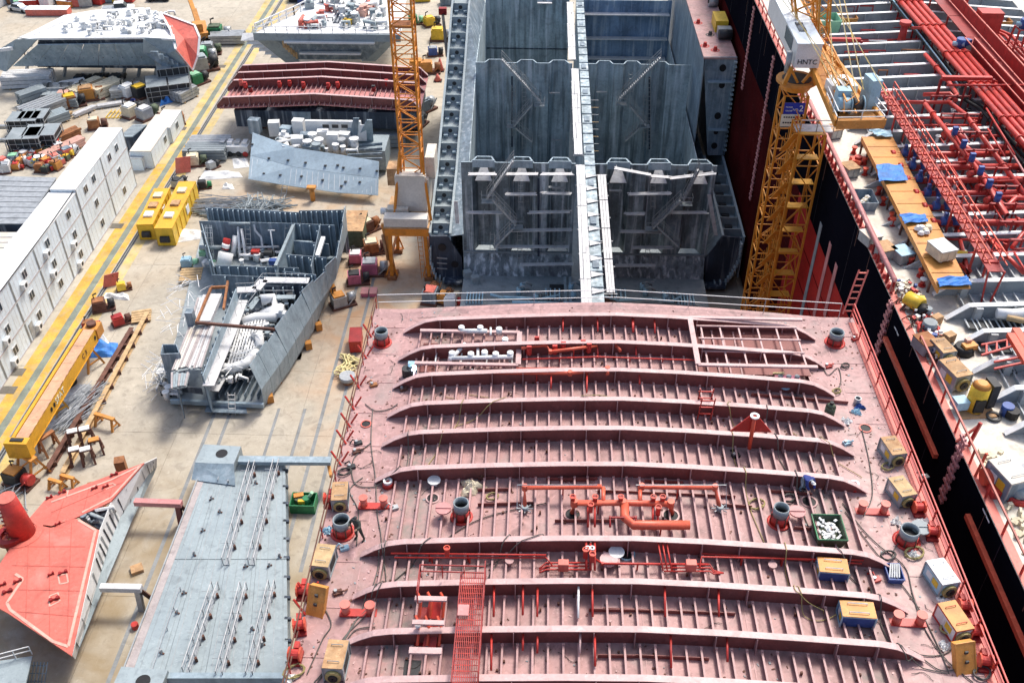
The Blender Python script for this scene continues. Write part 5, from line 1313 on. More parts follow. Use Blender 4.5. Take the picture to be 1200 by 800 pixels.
def heap(c, n, s, sp, ms, nm, lab, cat, loc=None):
    """pile of separate lumps"""
    r = thing(nm, lab, cat, c); rn = random.Random(hash(lab) & 0 or len(lab))
    for k in range(n):
        a = rn.uniform(0, 6.28); d = rn.uniform(0, sp); p = c+Vector((d*math.cos(a), d*math.sin(a)*.8, max(0, (sp-d))*.25*rn.random()))
        w_ = s*rn.uniform(.6, 1.3)
        o = MB().cyl(p, w_, w_*.7, 7, w_*.6).build('sack', rn.choice(ms), r); o.rotation_euler = (0, 0, 0)
heap(P(1079, 270, 30.7), 12, .28, .9, ['cloth','white','rag'], 'sack_heap', 'heap of cream sacks on the orange platform', 'sacks')
def crate(p, sx, sy, sz, rz, m, lab, nm='crate', cat='crate', lidm=None, grp=None, base=.1):
    r = thing(nm, lab, cat, p, rz, grp); b = MB().box(p+Vector((0,0,base)), sx, sy, sz-base-.06, rz).build('box_body', m, r)
    MB().box(p+Vector((0,0,sz-.058)), sx+.08, sy+.08, .07, rz).build('box_top', lidm or m, r)
    cs, sn = math.cos(rz), math.sin(rz)
    for k in (-1, 0, 1):
        for s_ in (-1, 1):
            x, y = k*sx*.42, s_*(sy/2+.02); MB().box((p.x+x*cs-y*sn, p.y+x*sn+y*cs, p.z+base), .08, .05, sz-base-.06, rz).build('batten', m, r)
    for k in (-1, 1):
        x = k*sx*.35; MB().box((p.x+x*cs, p.y+x*sn, p.z), .12, sy, base, rz).build('skid', 'darkrust', r)
    return r
crate(P(1101, 300, 30.7), 1.3, 1.6, .9, .35, 'cloth', 'weathered grey wooden crate on the orange platform near its end', lidm='galv')
# machines along the cream deck edge
def bput(pr, x, y, rz, lab, sc=1., group='welding machines on the black tanker deck edge'): return pr.put(B(x, y), rz, lab, sc, group=group)
bput(bmA, 1101, 419, math.radians(15), 'smaller grey tan-lidded welding machine on the black tanker edge, by the ladder', .95)
bput(bmA, 1114, 448, math.radians(18), 'larger grey tan-lidded welding machine beside the yellow machine on the black tanker', 1.15)
bmE = box_machine('air_compressor', 1.2, 1.7, 1.3, 'cream_deck', 'blue_grey', False, 'galv', 'compressor')
bmE.put(B(1175, 572), math.radians(18), 'blue-grey compressor with cream lid at the lower right on the black tanker', 1.1)
p = B(1140, 480); r = thing('yellow_machine', 'tall yellow machine with black radiator and blue side box on the cream deck edge', 'machine', p)
MB().cyl(p, .55, 1.9, 12).build('body', 'yellow', r, True); MB().cyl(p+Vector((0,0,1.9)), .55, .25, 12, .3).build('dome', 'orange', r, True)
MB().box(p+Vector((.85,.4,.2)), .5, .9, 1.7, .2).build('radiator', 'dark', r); MB().box(p+Vector((0,-.55,.3)), .6, .15, .9, .1).build('door', 'black', r); MB().box(p+Vector((-.95,-.1,.3)), .8, .7, .6, .2).build('side_box', 'lightblue', r)
MB().box(p, 2.2, 1.6, .12, .1).build('base_plate', 'rusttop', r)
p = B(1128, 412); r = thing('tool_bag', 'black and yellow tool bag open beside the grey frame tips', 'bag', p)
MB().cyl(p, .75, .5, 9, .55).build('bag_body', 'black', r, True); MB().box(p+Vector((.25,-.1,.35)), .9, .5, .35, .3).build('yellow_case', 'orange', r); MB().box(p+Vector((.2,.2,.6)), .35, .3, .3, .3).build('pink_rag', 'coral_pale', r)
p = B(1068, 362); r = thing('yellow_fan', 'bright yellow ventilator with black hose by the end of the pink rail pipe', 'ventilator', p)
MB().tube([p+Vector((-.3,.5,.6)), p+Vector((.4,-.5,.6))], .5, 12).build('fan_casing', 'yellow', r, True); MB().tube([p+Vector((.4,-.5,.5)), p+Vector((.5,-1.1,.35))], .45, 10).build('duct', 'black', r, True); MB().box(p+Vector((.5,.1,.1)), .5, .5, .8).build('motor', 'yellow', r)
p = B(1178, 485); r = thing('blue_drum', 'small blue drum with black hose loop on the cream deck at the right', 'drum', p)
MB().cyl(p, .35, .7, 12).build('drum', 'blue', r, True); MB().cyl(p+Vector((.2,-.3,.1)), .4, .5, 9).build('black_bundle', 'black', r); MB().ring(p+Vector((-.8,-.3,0)), .45, .3, .12, 14).build('hose_loop', 'dark', r)
p = B(1157, 566); r = thing('red_winch', 'round red winch on the hull edge beside the blue-grey compressor', 'winch', p)
MB().tube([p+Vector((-.4,0,.5)), p+Vector((.3,0,.5))], .5, 12).build('drum', 'brightred', r, True); MB().box(p+Vector((0,-.8,0)), .5, .8, .5).build('base', 'red', r); MB().beam(p+Vector((-.5,.5,0)), p+Vector((-.2,.8,1.5)), .14, .14).build('arm', 'brightred', r)
p = B(1135, 522); r = thing('ladder_bracket', 'upright red bracket holding the lower right ladder on the hull edge', 'bracket', p); MB().beam(p, p+Vector((.3,.2,1.6)), .18, .18).build('post', 'red', r); MB().beam(p+Vector((-.6,.3,0)), p+Vector((.2,.2,1.3)), .12, .12).build('brace', 'coral', r)
# dark bin with papers
p = B(1012, 240); r = thing('open_bin', 'dark slate open bin with rubbish on the cream deck edge', 'bin', p); frus(MB(), p, .65, .95, .75, 1.05, .8).build('tub', 'blue_grey', r)
for k in range(6): MB().box(p+Vector((-.4+.15*k, -.5+.2*k, .3)), .35, .3, .2, k).build('rubbish', 'rag' if k % 2 else 'cloth', r)
labs = [((994,205),'rusttop','tan-lidded box nearest the far end of the pink rail pipe'),((1035,300),'rusttop','tan-lidded box beside the near end of the pink rail pipe'),((1055,305),'lightblue','pale grey box next to the tan-lidded one by the rail pipe'),((1018,285),'cream_deck','cream box on the deck halfway along the pink rail pipe'),((975,160),'rusttop','tan-lidded box below the crane winch platform'),((1082,410),'rust','small rusty box by the hull edge ladder')]
for (x, y), m_, lab in labs: crate(B(x, y), 1.1, 1.3, .9, .35, 'galv', lab, 'store_box', 'box', m_)
for k in range(10):
    x, y = ((1012,193),(1013,205),(1029,228),(1034,240),(1044,258),(1045,264),(1066,310),(1078,324),(1080,335),(1000,180))[k]
    p = B(x, y); r = thing('red_fairlead', ('red roller closest to the red flower-shaped cover','second red roller along the cream deck','third red roller along the cream deck','fourth red roller along the cream deck, beside the dark bin','fifth red roller, far one of a close pair','sixth red roller, near one of a close pair','seventh red roller, beside the orange platform','eighth red roller along the cream deck','last red roller, white-capped, at the near end of the row','red roller farthest back near the crane')[k], 'roller', p, 0, 'red rollers along the cream deck edge')
    MB().cyl(p, .26, .12, 10).build('roller_base', 'red', r, True); MB().cyl(p+Vector((0,0,.12)), .16, .4, 10).build('roller', 'red', r, True); MB().cyl(p+Vector((0,0,.52)), .24, .12, 10).build('roller_cap', 'white' if k == 8 else 'brightred', r, True)
# grey deck ribs under the platform (brackets reaching the deck edge)
for (x, y) in ((1020,205),(1030,220),(1040,240),(1052,265),(1065,290),(1078,315)):
    p = B(x, y); MB().vprism([(p.x-1.2, p.z), (p.x+1.0, p.z), (p.x+1.0, p.z+1.0), (p.x+.2, p.z+.9)], p.y, p.y+.12).build('deck_bracket', 'deckgrey', tk)
p = B(1005, 190); r = thing('red_cover', 'bright red flower-shaped cover on the cream deck edge below the crane', 'cover', p)
MB().prism([(p.x+(.75 if k % 2 else .5)*math.cos(k*.524), p.y+(.75 if k % 2 else .5)*math.sin(k*.524)) for k in range(12)], p.z, p.z+.35).build('petals', 'brightred', r); MB().cyl(p+Vector((0,0,.35)), .3, .2, 10).build('centre', 'red', r)
# tangle of hoses and rags on the hull edge between ladder and machines: uncountable
tg = MB(); rn = random.Random(3)
for k in range(150):
    t = rn.random(); p = B(1046+t*62, 332+t*120+rn.uniform(-3, 3)); p.x = min(max(p.x+rn.uniform(-.2, 1.2), BX0+.2), 27); a = rn.uniform(0, 6.3); L = rn.uniform(.3, .9)
    tg.tube([p+Vector((0,0,.05)), p+Vector((L*.5*math.cos(a), L*.5*math.sin(a), rn.uniform(.2, .6))), p+Vector((L*math.cos(a), L*math.sin(a), .08))], .05, 4)
tag(single(tg, 'hose_tangle', 'darkrust', 'tangle of hoses along the black hull edge between the ladder and the tan-lidded machines', 'hoses'), kind='stuff')
for m_, lab, kk in (('rag', 'white rags caught in the hose tangle on the black hull edge', 60), ('red', 'red clamps caught in the hose tangle on the black hull edge', 45), ('blue', 'blue scraps caught in the hose tangle on the black hull edge', 25), ('cloth', 'tan scraps caught in the hose tangle on the hull edge', 40)):
    tg = MB()
    for k in range(kk):
        t = rn.random(); p = B(1046+t*62, 332+t*120); p.x = min(max(p.x+rn.uniform(0, 1.3), BX0+.2), 27); tg.box(p+Vector((0,0,rn.uniform(.05, .5))), rn.uniform(.1, .35), rn.uniform(.1, .3), rn.uniform(.05, .2), rn.uniform(0, 3))
    tag(single(tg, 'edge_debris', m_, lab, 'debris'), kind='stuff')
tg = MB()
for k in range(70):
    t = rn.random(); p = B(1150+t*55, 530+t*120); p.x = min(max(p.x+rn.uniform(-.2, 1.3), BX0+.2), 27.5); tg.box(p, rn.uniform(.1, .5), rn.uniform(.1, .4), rn.uniform(.05, .4), rn.uniform(0, 3))
tag(single(tg, 'edge_clutter', 'cloth', 'tan clutter on the black hull edge at the lower right', 'debris'), kind='stuff')
for k, (x, y, m_, lab) in enumerate(((964,38,'mint','mint green open bin on the far deck behind the crane jib'),(991,30,'orange','orange bin between red pipes at the top'),(1170,34,'orange','orange bin on the grey deck at the top right'),(930,12,'yellow','yellow bin at the far edge of the cream deck'))):
    p = B(x, y); r = thing('waste_bin', lab, 'bin', p); s = 1.7 if k == 0 else 1.1; frus(MB(), p, .75*s, .6*s, .85*s, .75*s, 1.0*s).build('tub', m_, r)
    MB().box(p+Vector((0,0,.5*s)), 1.1*s, .9*s, .25).build('contents', 'rag' if k else 'galv', r)
# ================================================================ STAIR TOWER AND TOWER CRANE (right)
Yc = 80.5
top = PY(931, 107, Yc); cr = thing('tower_crane', 'orange tower crane with white cab and blue sign between the grey hull and black tanker', 'crane', (top.x, Yc, 0))
def legs(par, x, y, w_, dp, z0, z1, bay, m='craneyellow', r=.09, nm='mast'):
    for i in (-1, 1):
        for j in (-1, 1): MB().beam((x+i*w_/2, y+j*dp/2, z0), (x+i*w_/2, y+j*dp/2, z1), r*2, r*2).build(nm+'_leg', m, par)
    n = int((z1-z0)/bay); cs = [(-1,-1),(1,-1),(1,1),(-1,1)]
    for k in range(n):
        za, zb = z0+(z1-z0)*k/n, z0+(z1-z0)*(k+1)/n
        for q in range(4):
            a, b = cs[q], cs[(q+1)%4]
            if k % 2: a, b = b, a
            MB().beam((x+a[0]*w_/2, y+a[1]*dp/2, za), (x+b[0]*w_/2, y+b[1]*dp/2, zb), r, r).build(nm+'_brace', m, par)
            MB().beam((x+a[0]*w_/2, y+a[1]*dp/2, zb), (x+b[0]*w_/2, y+b[1]*dp/2, zb), r, r).build(nm+'_bar', m, par)
legs(cr, top.x, Yc, 2.0, 2.0, 0, top.z, 1.9)
T = top; MB().cyl((T.x, Yc, T.z+.3), 1.2, .6, 16, 1.45).build('slewing_collar', 'craneyellow', cr); MB().ring((T.x, Yc, T.z+.9), 1.7, 1.2, .25, 18).build('slewing_ring', 'orange', cr)
MB().cyl((T.x, Yc, T.z+.9), 1.25, .28, 14).build('ring_gap', 'dark', cr)
for s in (-1, 1):
    MB().beam((T.x+s*1.3, Yc-1.2, T.z+1.1), (T.x+s*.9, Yc-1.2, T.z+2.6), .35, .3).build('yoke_leg', 'craneyellow', cr); MB().beam((T.x+s*.2, Yc-1.2, T.z+1.3), (T.x+s*.95, Yc-1.2, T.z+2.5), .2, .2).build('yoke_brace', 'craneyellow', cr)
ct = T.z+2.6; o = MB().bx(T.x-.75, T.x+1.25, Yc-1.3, Yc+11.5, ct, ct+2.0).build('machine_house', 'white', cr)
MB().bx(T.x-.82, T.x+1.32, Yc-1.38, Yc+11.6, ct+2.0, ct+2.1).build('house_roof', 'white_wall', o); MB().bx(T.x-.2, T.x+.45, Yc+1.2, Yc+3.2, ct+2.11, ct+2.16).build('roof_hatch', 'glass', o)
MB().bx(T.x-.78, T.x-.751, Yc+.5, Yc+3.5, ct+.7, ct+1.8).build('window', 'glass', o); MB().tube([(T.x-1.15, Yc-.8, ct-.6), (T.x-1.15, Yc-.8, ct+1.2)], .25, 8).build('side_tank', 'galv', o, True)
text_mesh('HNTC', .58, 'black', o, (T.x+.25, Yc-1.32, ct+.5), (1,0,0), (0,0,1))
# sign boards
zs0, zs1 = PY(930, 121, Yc-1.2).z, PY(930, 134, Yc-1.2).z; x0, x1 = PY(919, 127, Yc-1.2).x, PY(943, 127, Yc-1.2).x
o = MB().bx(x0, x1, Yc-1.2, Yc-1.12, zs1, zs0).build('blue_sign', 'signblue', cr)
text_mesh('2', .78, 'white', o, (x0+(x1-x0)*.84, Yc-1.215, (zs0+zs1)/2), (1,0,0), (0,0,1)); text_mesh('NO.', .30, 'white', o, (x0+(x1-x0)*.58, Yc-1.215, (zs0+zs1)/2-.1), (1,0,0), (0,0,1))
text_mesh('TOWER', .17, 'white', o, (x0+(x1-x0)*.24, Yc-1.215, (zs0+zs1)/2+.12), (1,0,0), (0,0,1)); text_mesh('CRANE', .17, 'white', o, (x0+(x1-x0)*.24, Yc-1.215, (zs0+zs1)/2-.2), (1,0,0), (0,0,1))
o = MB().bx(x0-.1, x1-.25, Yc-1.2, Yc-1.12, zs1-1.15, zs1-.05).build('cream_sign', 'signcream', cr)
for k in range(2):
    for j in range(6): MB().bx(x0+.08+j*.2, x0+.22+j*.2, Yc-1.215, Yc-1.2, zs1-.35-k*.5, zs1-.22-k*.5).build('sign_mark', 'dark', o)
for k in range(2): MB().bx(x0+1.05, x0+1.4, Yc-1.22, Yc-1.2, zs1-.42-k*.5, zs1-.14-k*.5).build('sign_mark', 'red', o)
# counter jib deck, winch, cabinet
zj = T.z+2.3
J = [P(x, y, zj) for x, y in ((932,39),(960,42),(1042,150),(985,150))]
A, Bq, Cq, Dq = P(936, 42, zj), P(958, 44, zj), P(1036, 144, zj), P(980, 145, zj)
for k in range(6):
    t0, t1 = k/6+.003, (k+1)/6-.003
    MB().plate([A.lerp(Dq, t1), Bq.lerp(Cq, t1), Bq.lerp(Cq, t0), A.lerp(Dq, t0)], .12).build('jib_deck_plate', 'orange', cr)
MB().beam(A, Dq, .3, .5).build('jib_girder', 'craneyellow', cr); MB().beam(Bq, Cq, .3, .5).build('jib_girder', 'craneyellow', cr); MB().beam(Dq+Vector((0,-.1,0)), Cq+Vector((0,-.1,0)), .3, .7).build('end_beam', 'orange', cr)
def L3(u, v, up=0): return A.lerp(Bq, u).lerp(Dq.lerp(Cq, u), v)+Vector((0, 0, up))
o = MB().tube([L3(.08, .90, .75), L3(.34, .90, .75)], .55, 10).build('winch_motor', 'lightblue', cr, True)
MB().tube([L3(.36, .90, .7), L3(.62, .90, .7)], .5, 12).build('winch_drum', 'dark', cr, True)
for u in (.35, .63): MB().tube([L3(u, .90, .7), L3(u+.02, .90, .7)], .68, 12).build('drum_flange', 'lightblue', cr, True)
MB().box(L3(.22, .86, 0), 1.0, .9, 1.7).build('gearbox', 'lightblue', cr)
for k in range(3): MB().box(L3(.22+.2*k, .70, .0), .85, 1.5, 1.0, .1).build('counterweight', 'white', cr)
MB().box(L3(.93, .82, 0), .8, 1.5, 2.3, .2).build('electric_cabinet', 'lightblue', cr); MB().box(L3(.5, .60, 0), 1.6, .8, .7, .1).build('white_box', 'white', cr)
rp = MB(); rr = MB(); rail_fence(rp, rr, [L3(0, .75), L3(0, 1), L3(1, 1), L3(1, .75)], 1.0, 1.4, .03, 2); each(rp, 'guard_post', 'white', cr); each(rr, 'guard_rail', 'white', cr)
def lat(par, p, q, wd, n, nm, m='craneyellow', r=.07):
    p = Vector(p); q = Vector(q); d = (q-p).normalized(); s = Vector((0,0,1)).cross(d).normalized() if abs(d.z) < .9 else Vector((1,0,0)); a = s*wd/2; b = d.cross(s).normalized()*wd/2
    cs = [a+b, a-b, -a-b, -a+b]
    for c in cs: MB().beam(p+c, q+c, r*2, r*2).build(nm+'_chord', m, par)
    for i in range(n):
        o0, o1 = p.lerp(q, i/n), p.lerp(q, (i+1)/n)
        for k in range(4):
            c0, c1 = cs[k], cs[(k+1)%4]
            if i % 2: c0, c1 = c1, c0
            MB().beam(o0+c0, o1+c1, r, r).build(nm+'_lacing', m, par)
lat(cr, P(934, -12, zj+1.6), P(998, 126, zj+1.0), .9, 22, 'boom', r=.05)
lat(cr, PY(946, 40, Yc+5), PY(936, -60, Yc+5), 1.8, 9, 'frame', r=.1); lat(cr, PY(963, 46, Yc+3), PY(970, -60, Yc+3), .9, 10, 'frame')
for (xa, ya, za, xb, yb, zb) in ((902,-20,14,1000,112,1.5),(980,-20,14,1003,110,1.5),(985,-20,10,1012,105,1.5),(958,-20,14,962,70,.3),(970,-20,12,978,108,.5),(912,-20,12,990,120,1),(965,-20,9,1040,112,2.3)):
    MB().tube([P(xa, ya, zj+za*.35), P(xb, yb, zj+zb)], .045, 4).build('stay_wire', 'pale_yellow', cr)
tw = thing('stair_tower', 'tall yellow stair tower with stacked landings standing in front of the tower crane', 'stair tower', (PY(947, 190, 76).x, 77, 0))
xc = PY(946, 190, 76).x; ztop = PY(946, 158, 76).z
legs(tw, xc, 77.4, 2.15, 2.8, 0, ztop, 2.7, 'craneyellow', .09, 'tower')
for y in (158, 187, 216, 244, 272, 298, 323, 348):
    z = PY(946, y, 76).z
    o = MB().bx(xc-.95, xc+.95, 76.1, 77.0, z-.1, z-.02).build('landing', 'beamyellow', tw)
    MB().beam((xc-.8, 77.1, z), (xc-.8, 78.6, z-2.4), .6, .08).build('stair_flight', 'craneyellow', tw)
    for q in (0, 1): MB().beam((xc-1.05, 76.1+q*1.3, z), (xc-1.05, 76.1+q*1.3+.05, z+1.0), .05, .05).build('hand_post', 'craneyellow', o)
    MB().beam((xc-1.05, 76.1, z+1), (xc-1.05, 78.6, z+1), .06, .06).build('hand_rail', 'craneyellow', o); MB().beam((xc-1.05, 76.1, z+.5), (xc-1.05, 78.6, z+.5), .05, .05).build('hand_rail', 'craneyellow', o)
    # outside zig-zag ladder on the left
    MB().beam((xc-1.3, 76.2, z), (xc-1.7, 78.2, z-2.6), .5, .08).build('outer_flight', 'craneyellow', tw)
    for k in range(5): t = k/5; MB().beam((xc-1.3-.4*t-.3, 76.2+2*t, z-2.6*t), (xc-1.3-.4*t-.3, 76.2+2*t, z-2.6*t+1), .05, .05).build('outer_rail_post', 'craneyellow', o)
# walkway from the tower top to the hull
a, b = P(921, 163, ztop), P(965, 155, ztop)
MB().bx(xc-1.2, 24.2, 76.6, 78.0, ztop-.1, ztop).build('bridge_plank', 'plank', tw)
rp = MB(); rr = MB(); rail_fence(rp, rr, [(xc-1, 76.6, ztop), (24.2, 76.6, ztop)], 1, 1.2, .03, 2); each(rp, 'bridge_post', 'galv', tw); each(rr, 'bridge_rail', 'white', tw)
# ================================================================ PORTAL CRANE (left of the grey hull)
m0 = PY(484, 205, 104); pc = thing('portal_crane', 'yellow lattice mast crane on an orange portal beside the grey hull', 'crane', (m0.x, 102.5, 0))
legs(pc, m0.x, 104, 2.35, 2.35, m0.z, 44, 1.5, 'craneorange', .10)
zp = PY(478, 267, 99.6).z; xl, xr = PY(451, 267, 99.6).x, PY(502, 267, 99.6).x
for s, x in ((-1, xl+.5), (1, xr-.5)):
    for y in (99.9, 105.8):
        MB().beam((x+s*.2, y, .5), (x, y, zp-.8), .42, .42).build('portal_leg', 'craneorange', pc); MB().box((x+s*.2, y, 0), 1.1, .9, .5).build('portal_foot', 'rust', pc)
        MB().beam((x+s*.2-.7, y, .5), (x+s*.1, y, 2.6), .16, .16).beam((x+s*.2+.7, y, .5), (x+s*.1, y, 2.6), .16, .16).build('foot_brace', 'craneorange', pc)
    MB().beam((x, 99.9, 3.5), (x, 105.8, 3.5), .25, .25).build('portal_tie', 'craneorange', pc)
ladder(Vector((xr-.9, 99.5, .3)), Vector((xr-1.1, 99.5, zp-1)), .5, 'portal_ladder', 'craneorange', pc)
MB().bx(xl, xr, 99.5, 106.4, zp-1.1, zp-.02).build('portal_girder', 'craneorange', pc)
MB().bx(xl-.15, xr+.1, 99.3, 106.6, zp, zp+.18).build('portal_deck', 'rusttop', pc)
MB().bx(xl-.05, xr-.1, 99.4, 100.9, zp+.2, zp+1.3).build('ballast_block', 'beige_roof', pc)
MB().bx(xl+.1, xl+2.6, 101.2, 102.3, zp+.2, zp+1.5).build('winch_house', 'cream_deck', pc); MB().bx(xl+2.9, xr-.3, 101.2, 102.4, zp+.2, zp+.8).build('gear_box', 'rusttop', pc)
MB().bx(m0.x-1.9, m0.x+1.7, 102.0, 102.9, zp+.8, m0.z+.8).build('ballast_block', 'beige_roof', pc); MB().bx(m0.x-1.8, m0.x+1.6, 101.9, 103, m0.z+.82, m0.z+1.0).build('block_cap', 'cream_deck', pc)
MB().bx(m0.x-1.9, m0.x+1.9, 103, 106.0, zp+.2, m0.z-.1).build('mast_base', 'cream_deck', pc)
MB().bx(m0.x+1.5, m0.x+2.6, 104, 107.5, m0.z-.5, m0.z+2.3).build('machine_cabin', 'cream_deck', pc); MB().bx(m0.x-3, m0.x-1.6, 103.5, 105.5, m0.z-1.2, m0.z+1).build('machine_cabin', 'rusttop', pc)
for s in (-1, 1): MB().beam((m0.x+s*2.2, 101, zp+.2), (m0.x+s*1.2, 103, m0.z+3.5), .25, .25).build('mast_strut', 'craneorange', pc)
c = Vector((xl-.3, 101.8, zp+.9)); MB().tube([c-Vector((.4,0,0)), c+Vector((.3,0,0))], .4, 12).build('cable_reel', 'white', pc, True)
for k, z in enumerate((30, 33.5, 36)): MB().bx(m0.x-1.1, m0.x+1.1, 103, 105, z, z+.15).build('inner_platform', 'rust' if k != 1 else 'darkred', pc)
MB().box((m0.x-.2, 103.6, 33), 1.2, 1.0, 1.0).build('inner_cabin', 'craneyellow', pc)
a = P(446, 262, 2); sp = thing('loading_arm', 'slanting orange crane arm standing left of the portal legs', 'crane arm', (a.x, a.y, 0))
p1, p2 = P(462, 320, .3), PY(449, 262, 101); MB().beam(p1, p2, .5, .5).build('arm', 'orange', sp); MB().tube([p1.lerp(p2, .3)+Vector((-.3,-.3,0)), p1.lerp(p2, .8)+Vector((-.3,-.3,0))], .2, 8).build('cylinder', 'rusttop', sp, True); MB().box(P(459, 322, 0), 1.6, 1.4, .4).build('foot', 'rust', sp)
# ================================================================ LEFT YARD: OFFICE CABINS
FX = -56.6
YE = P(161, 217, 0).y
def cabin(x0, x1, y0, y1, z0, z1, lab, win=(.5,), m='white_wall', roof='white', ac=False, cat='cabin', door=False, grp='white site office cabins'):
    r = thing('office_cabin', lab, cat, ((x0+x1)/2, (y0+y1)/2, z0), 0, grp)
    MB().bx(x0, x1, y0+.03, y1-.03, z0, z1-.1).build('walls', m, r)
    MB().bx(x0-.03, x1+.03, y0+.01, y1-.01, z1-.098, z1).build('roof', roof, r)
    for yy in (y0+.08, y1-.08): MB().beam((x1+.02, yy, z0+.06), (x1+.02, yy, z1-.12), .06, .1).build('corner_post', 'galv', r)
    MB().beam((x1+.03, y0+.05, z0+.05), (x1+.03, y1-.05, z0+.05), .05, .09).build('sill_rail', 'edge_pale', r)
    for k in range(1, 8):
        yy = y0+(y1-y0)*k/8; MB().bx(x1-.002, x1+.015, yy-.02, yy+.02, z0+.1, z1-.15).build('panel_seam', 'white', r)
    for t in win:
        yy = y0+(y1-y0)*t; fr = MB().bx(x1+.016, x1+.06, yy-.55, yy+.55, z0+1.0, z0+2.1).build('window_frame', 'white', r)
        for s in (-.28, .24): MB().bx(x1+.061, x1+.075, yy+s-.2, yy+s+.22, z0+1.1, z0+2.0).build('pane', 'glass', fr)
    if ac:
        yy = y0+(y1-y0)*(win[0] if win else .5)-1.1; a_ = MB().bx(x1+.05, x1+.5, yy-.45, yy+.45, z0+.5, z0+1.2).build('air_conditioner', 'white', r)
        MB().add([(x1+.505, yy+.27*math.cos(k*.524), z0+.85+.27*math.sin(k*.524)) for k in range(12)], [tuple(range(12))]).build('fan_grille', 'dark', a_)
    if door: MB().bx(x1+.016, x1+.06, y0+.5, y0+1.4, z0+.05, z0+2.1).build('door', 'galv', r)
    return r
LV = ['ground floor', 'middle floor', 'top floor']
wpos = {0: [(.45,), (.5,)], 1: [(.35,), (.55,)], 2: [(.35,), (.5,)]}
for lv in range(3):
    for k in range(2):
        y1 = YE-k*8.4; cabin(FX-3.1, FX, y1-8.4, y1, lv*2.93, lv*2.93+2.9, 'white cabin on the %s of the tall far stack, %s' % (LV[lv], ('at its far end', 'at its near end')[k]), (.3, .62) if lv == 2 else (.5,), ac=False)
yb = YE-16.85
for lv in range(3):
    n = 0; y1 = yb
    while y1 > 62:
        L = 6.3; nm = ORD[n]
        cabin(FX-3.3, FX-.05, y1-L, y1, lv*2.8, lv*2.8+2.77, '%s cabin on the %s of the long near stack, counted from the tall stack' % (nm, LV[lv]), (.5,), 'white_wall', 'beige_roof' if lv == 2 and n > 3 else 'white', ac=(n+lv*2) % 3 != 1, door=(n % 3 == 2 and lv == 0))
        y1 -= L+.03; n += 1
a = MB().tube([(FX-.3, yb, 8.5), (FX-.1, yb-8, 8.43), (FX+.02, yb-20, 8.5), (FX-.15, yb-40, 8.45)], .06, 5)
single(a, 'power_cable', 'black', 'black cable lying along the roof edge of the long white office stack', 'cable')
for (x, y, w_, l_, h_, m_, lab) in ((169,197,3.0,12,2.7,'beige_roof','beige-roofed white cabin just behind the tall office stack'),(192,168,2.8,6.0,2.6,'white','small white cabin beside the blue tarpaulin, farthest of the three low ones'),(160,200,2.3,3.2,1.9,'galv','small grey shed tucked beside the end of the tall office stack')):
    p = P(x, y, 0); cabin(p.x-w_/2, p.x+w_/2, p.y-.0, p.y+l_, 0, h_, lab, (.5,), roof=m_, grp='low cabins by the rail lane')
# low shed left of the stack with grey roof and dark opening
def shed(px, z, m, lab, nm='shed', ov=.15):
    q = [P(x, y, z) for x, y in px]; r = thing(nm, lab, 'shed', (sum((p for p in q), Vector())/len(q)).to_2d().to_3d())
    c = sum((p for p in q), Vector())/len(q)
    MB().plate(q if (q[1]-q[0]).cross(q[2]-q[0]).z > 0 else q[::-1], .15).build('roof', m, r)
    for k in range(1, 9):
        a, b = q[3].lerp(q[0], k/9), q[2].lerp(q[1], k/9); MB().beam(a+Vector((0,0,.03)), b+Vector((0,0,.03)), .08, .06).build('roof_seam', 'galv', r)
    w = [c+(p-c)*.97 for p in q]
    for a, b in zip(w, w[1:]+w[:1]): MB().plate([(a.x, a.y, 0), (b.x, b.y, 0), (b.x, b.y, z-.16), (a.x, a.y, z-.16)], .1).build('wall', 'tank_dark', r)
    return r
shed([(-20,262),(30,262),(66,208),(-10,206)], 4.2, 'galv', 'low shed with pale grey ribbed roof left of the office stack')
shed([(-30,330),(-4,330),(27,272),(-20,272)], 4.0, 'beige_roof', 'second low shed with beige roof at the left picture edge')
shed([(140,160),(155,160),(172,146),(156,146)], 2.4, 'pale_steel', 'tiny open shed with pale striped roof behind the tall office stack')
# ---------------- yellow tanks
def ytank(pn, pf, w_, h_, lab):
    a, b = P(*pn), P(*pf); r = thing('yellow_container', lab, 'container', a.lerp(b, .5), 0, 'yellow containers beside the rail lane'); d = (b-a).normalized(); s = Vector((d.y, -d.x, 0))*w_/2; up = Vector((0,0,h_))
    o = MB().plate([a-s+up, a+s+up, b+s+up, b-s+up], .12).build('top_plate', 'beamyellow', r)
    for q0, q1 in ((a-s, a+s), (a+s, b+s), (b+s, b-s), (b-s, a-s)): MB().plate([q0, q1, q1+up*.97, q0+up*.97], .08).build('side_wall', 'yellow', r)
    n = 7
    for k in range(1, n): c = a.lerp(b, k/n); MB().beam(c+s*1.02, c+s*1.02+up*.95, .12, .1).build('side_rib', 'beamyellow', r)
    for k, m_ in ((.25, 'white'), (.5, 'rusttop'), (.78, 'cloth')): c = a.lerp(b, k)+up; MB().box(c+Vector((0,0,.02)), 1.2, 1.1, .25, math.atan2(d.y, d.x)).build('top_box', m_, r)
    c = a+up*.4-d*.15; MB().tube([c-s*.5, c+s*.5], .45, 10).build('front_drum', 'dark', r, True)
    c = a.lerp(b, .55)+s*1.06+up*.55; MB().box(c-up*.2, .08, 1.1, 1.1, math.atan2(d.y, d.x)-1.57).build('white_board', 'white', r)
ytank((174,281,0), (194,238,0), 2.1, 2.3, 'left yellow container of the pair beside the rail lane'); ytank((196,288,0), (224,232,0), 2.3, 2.6, 'right and longer yellow container of the pair beside the rail lane')
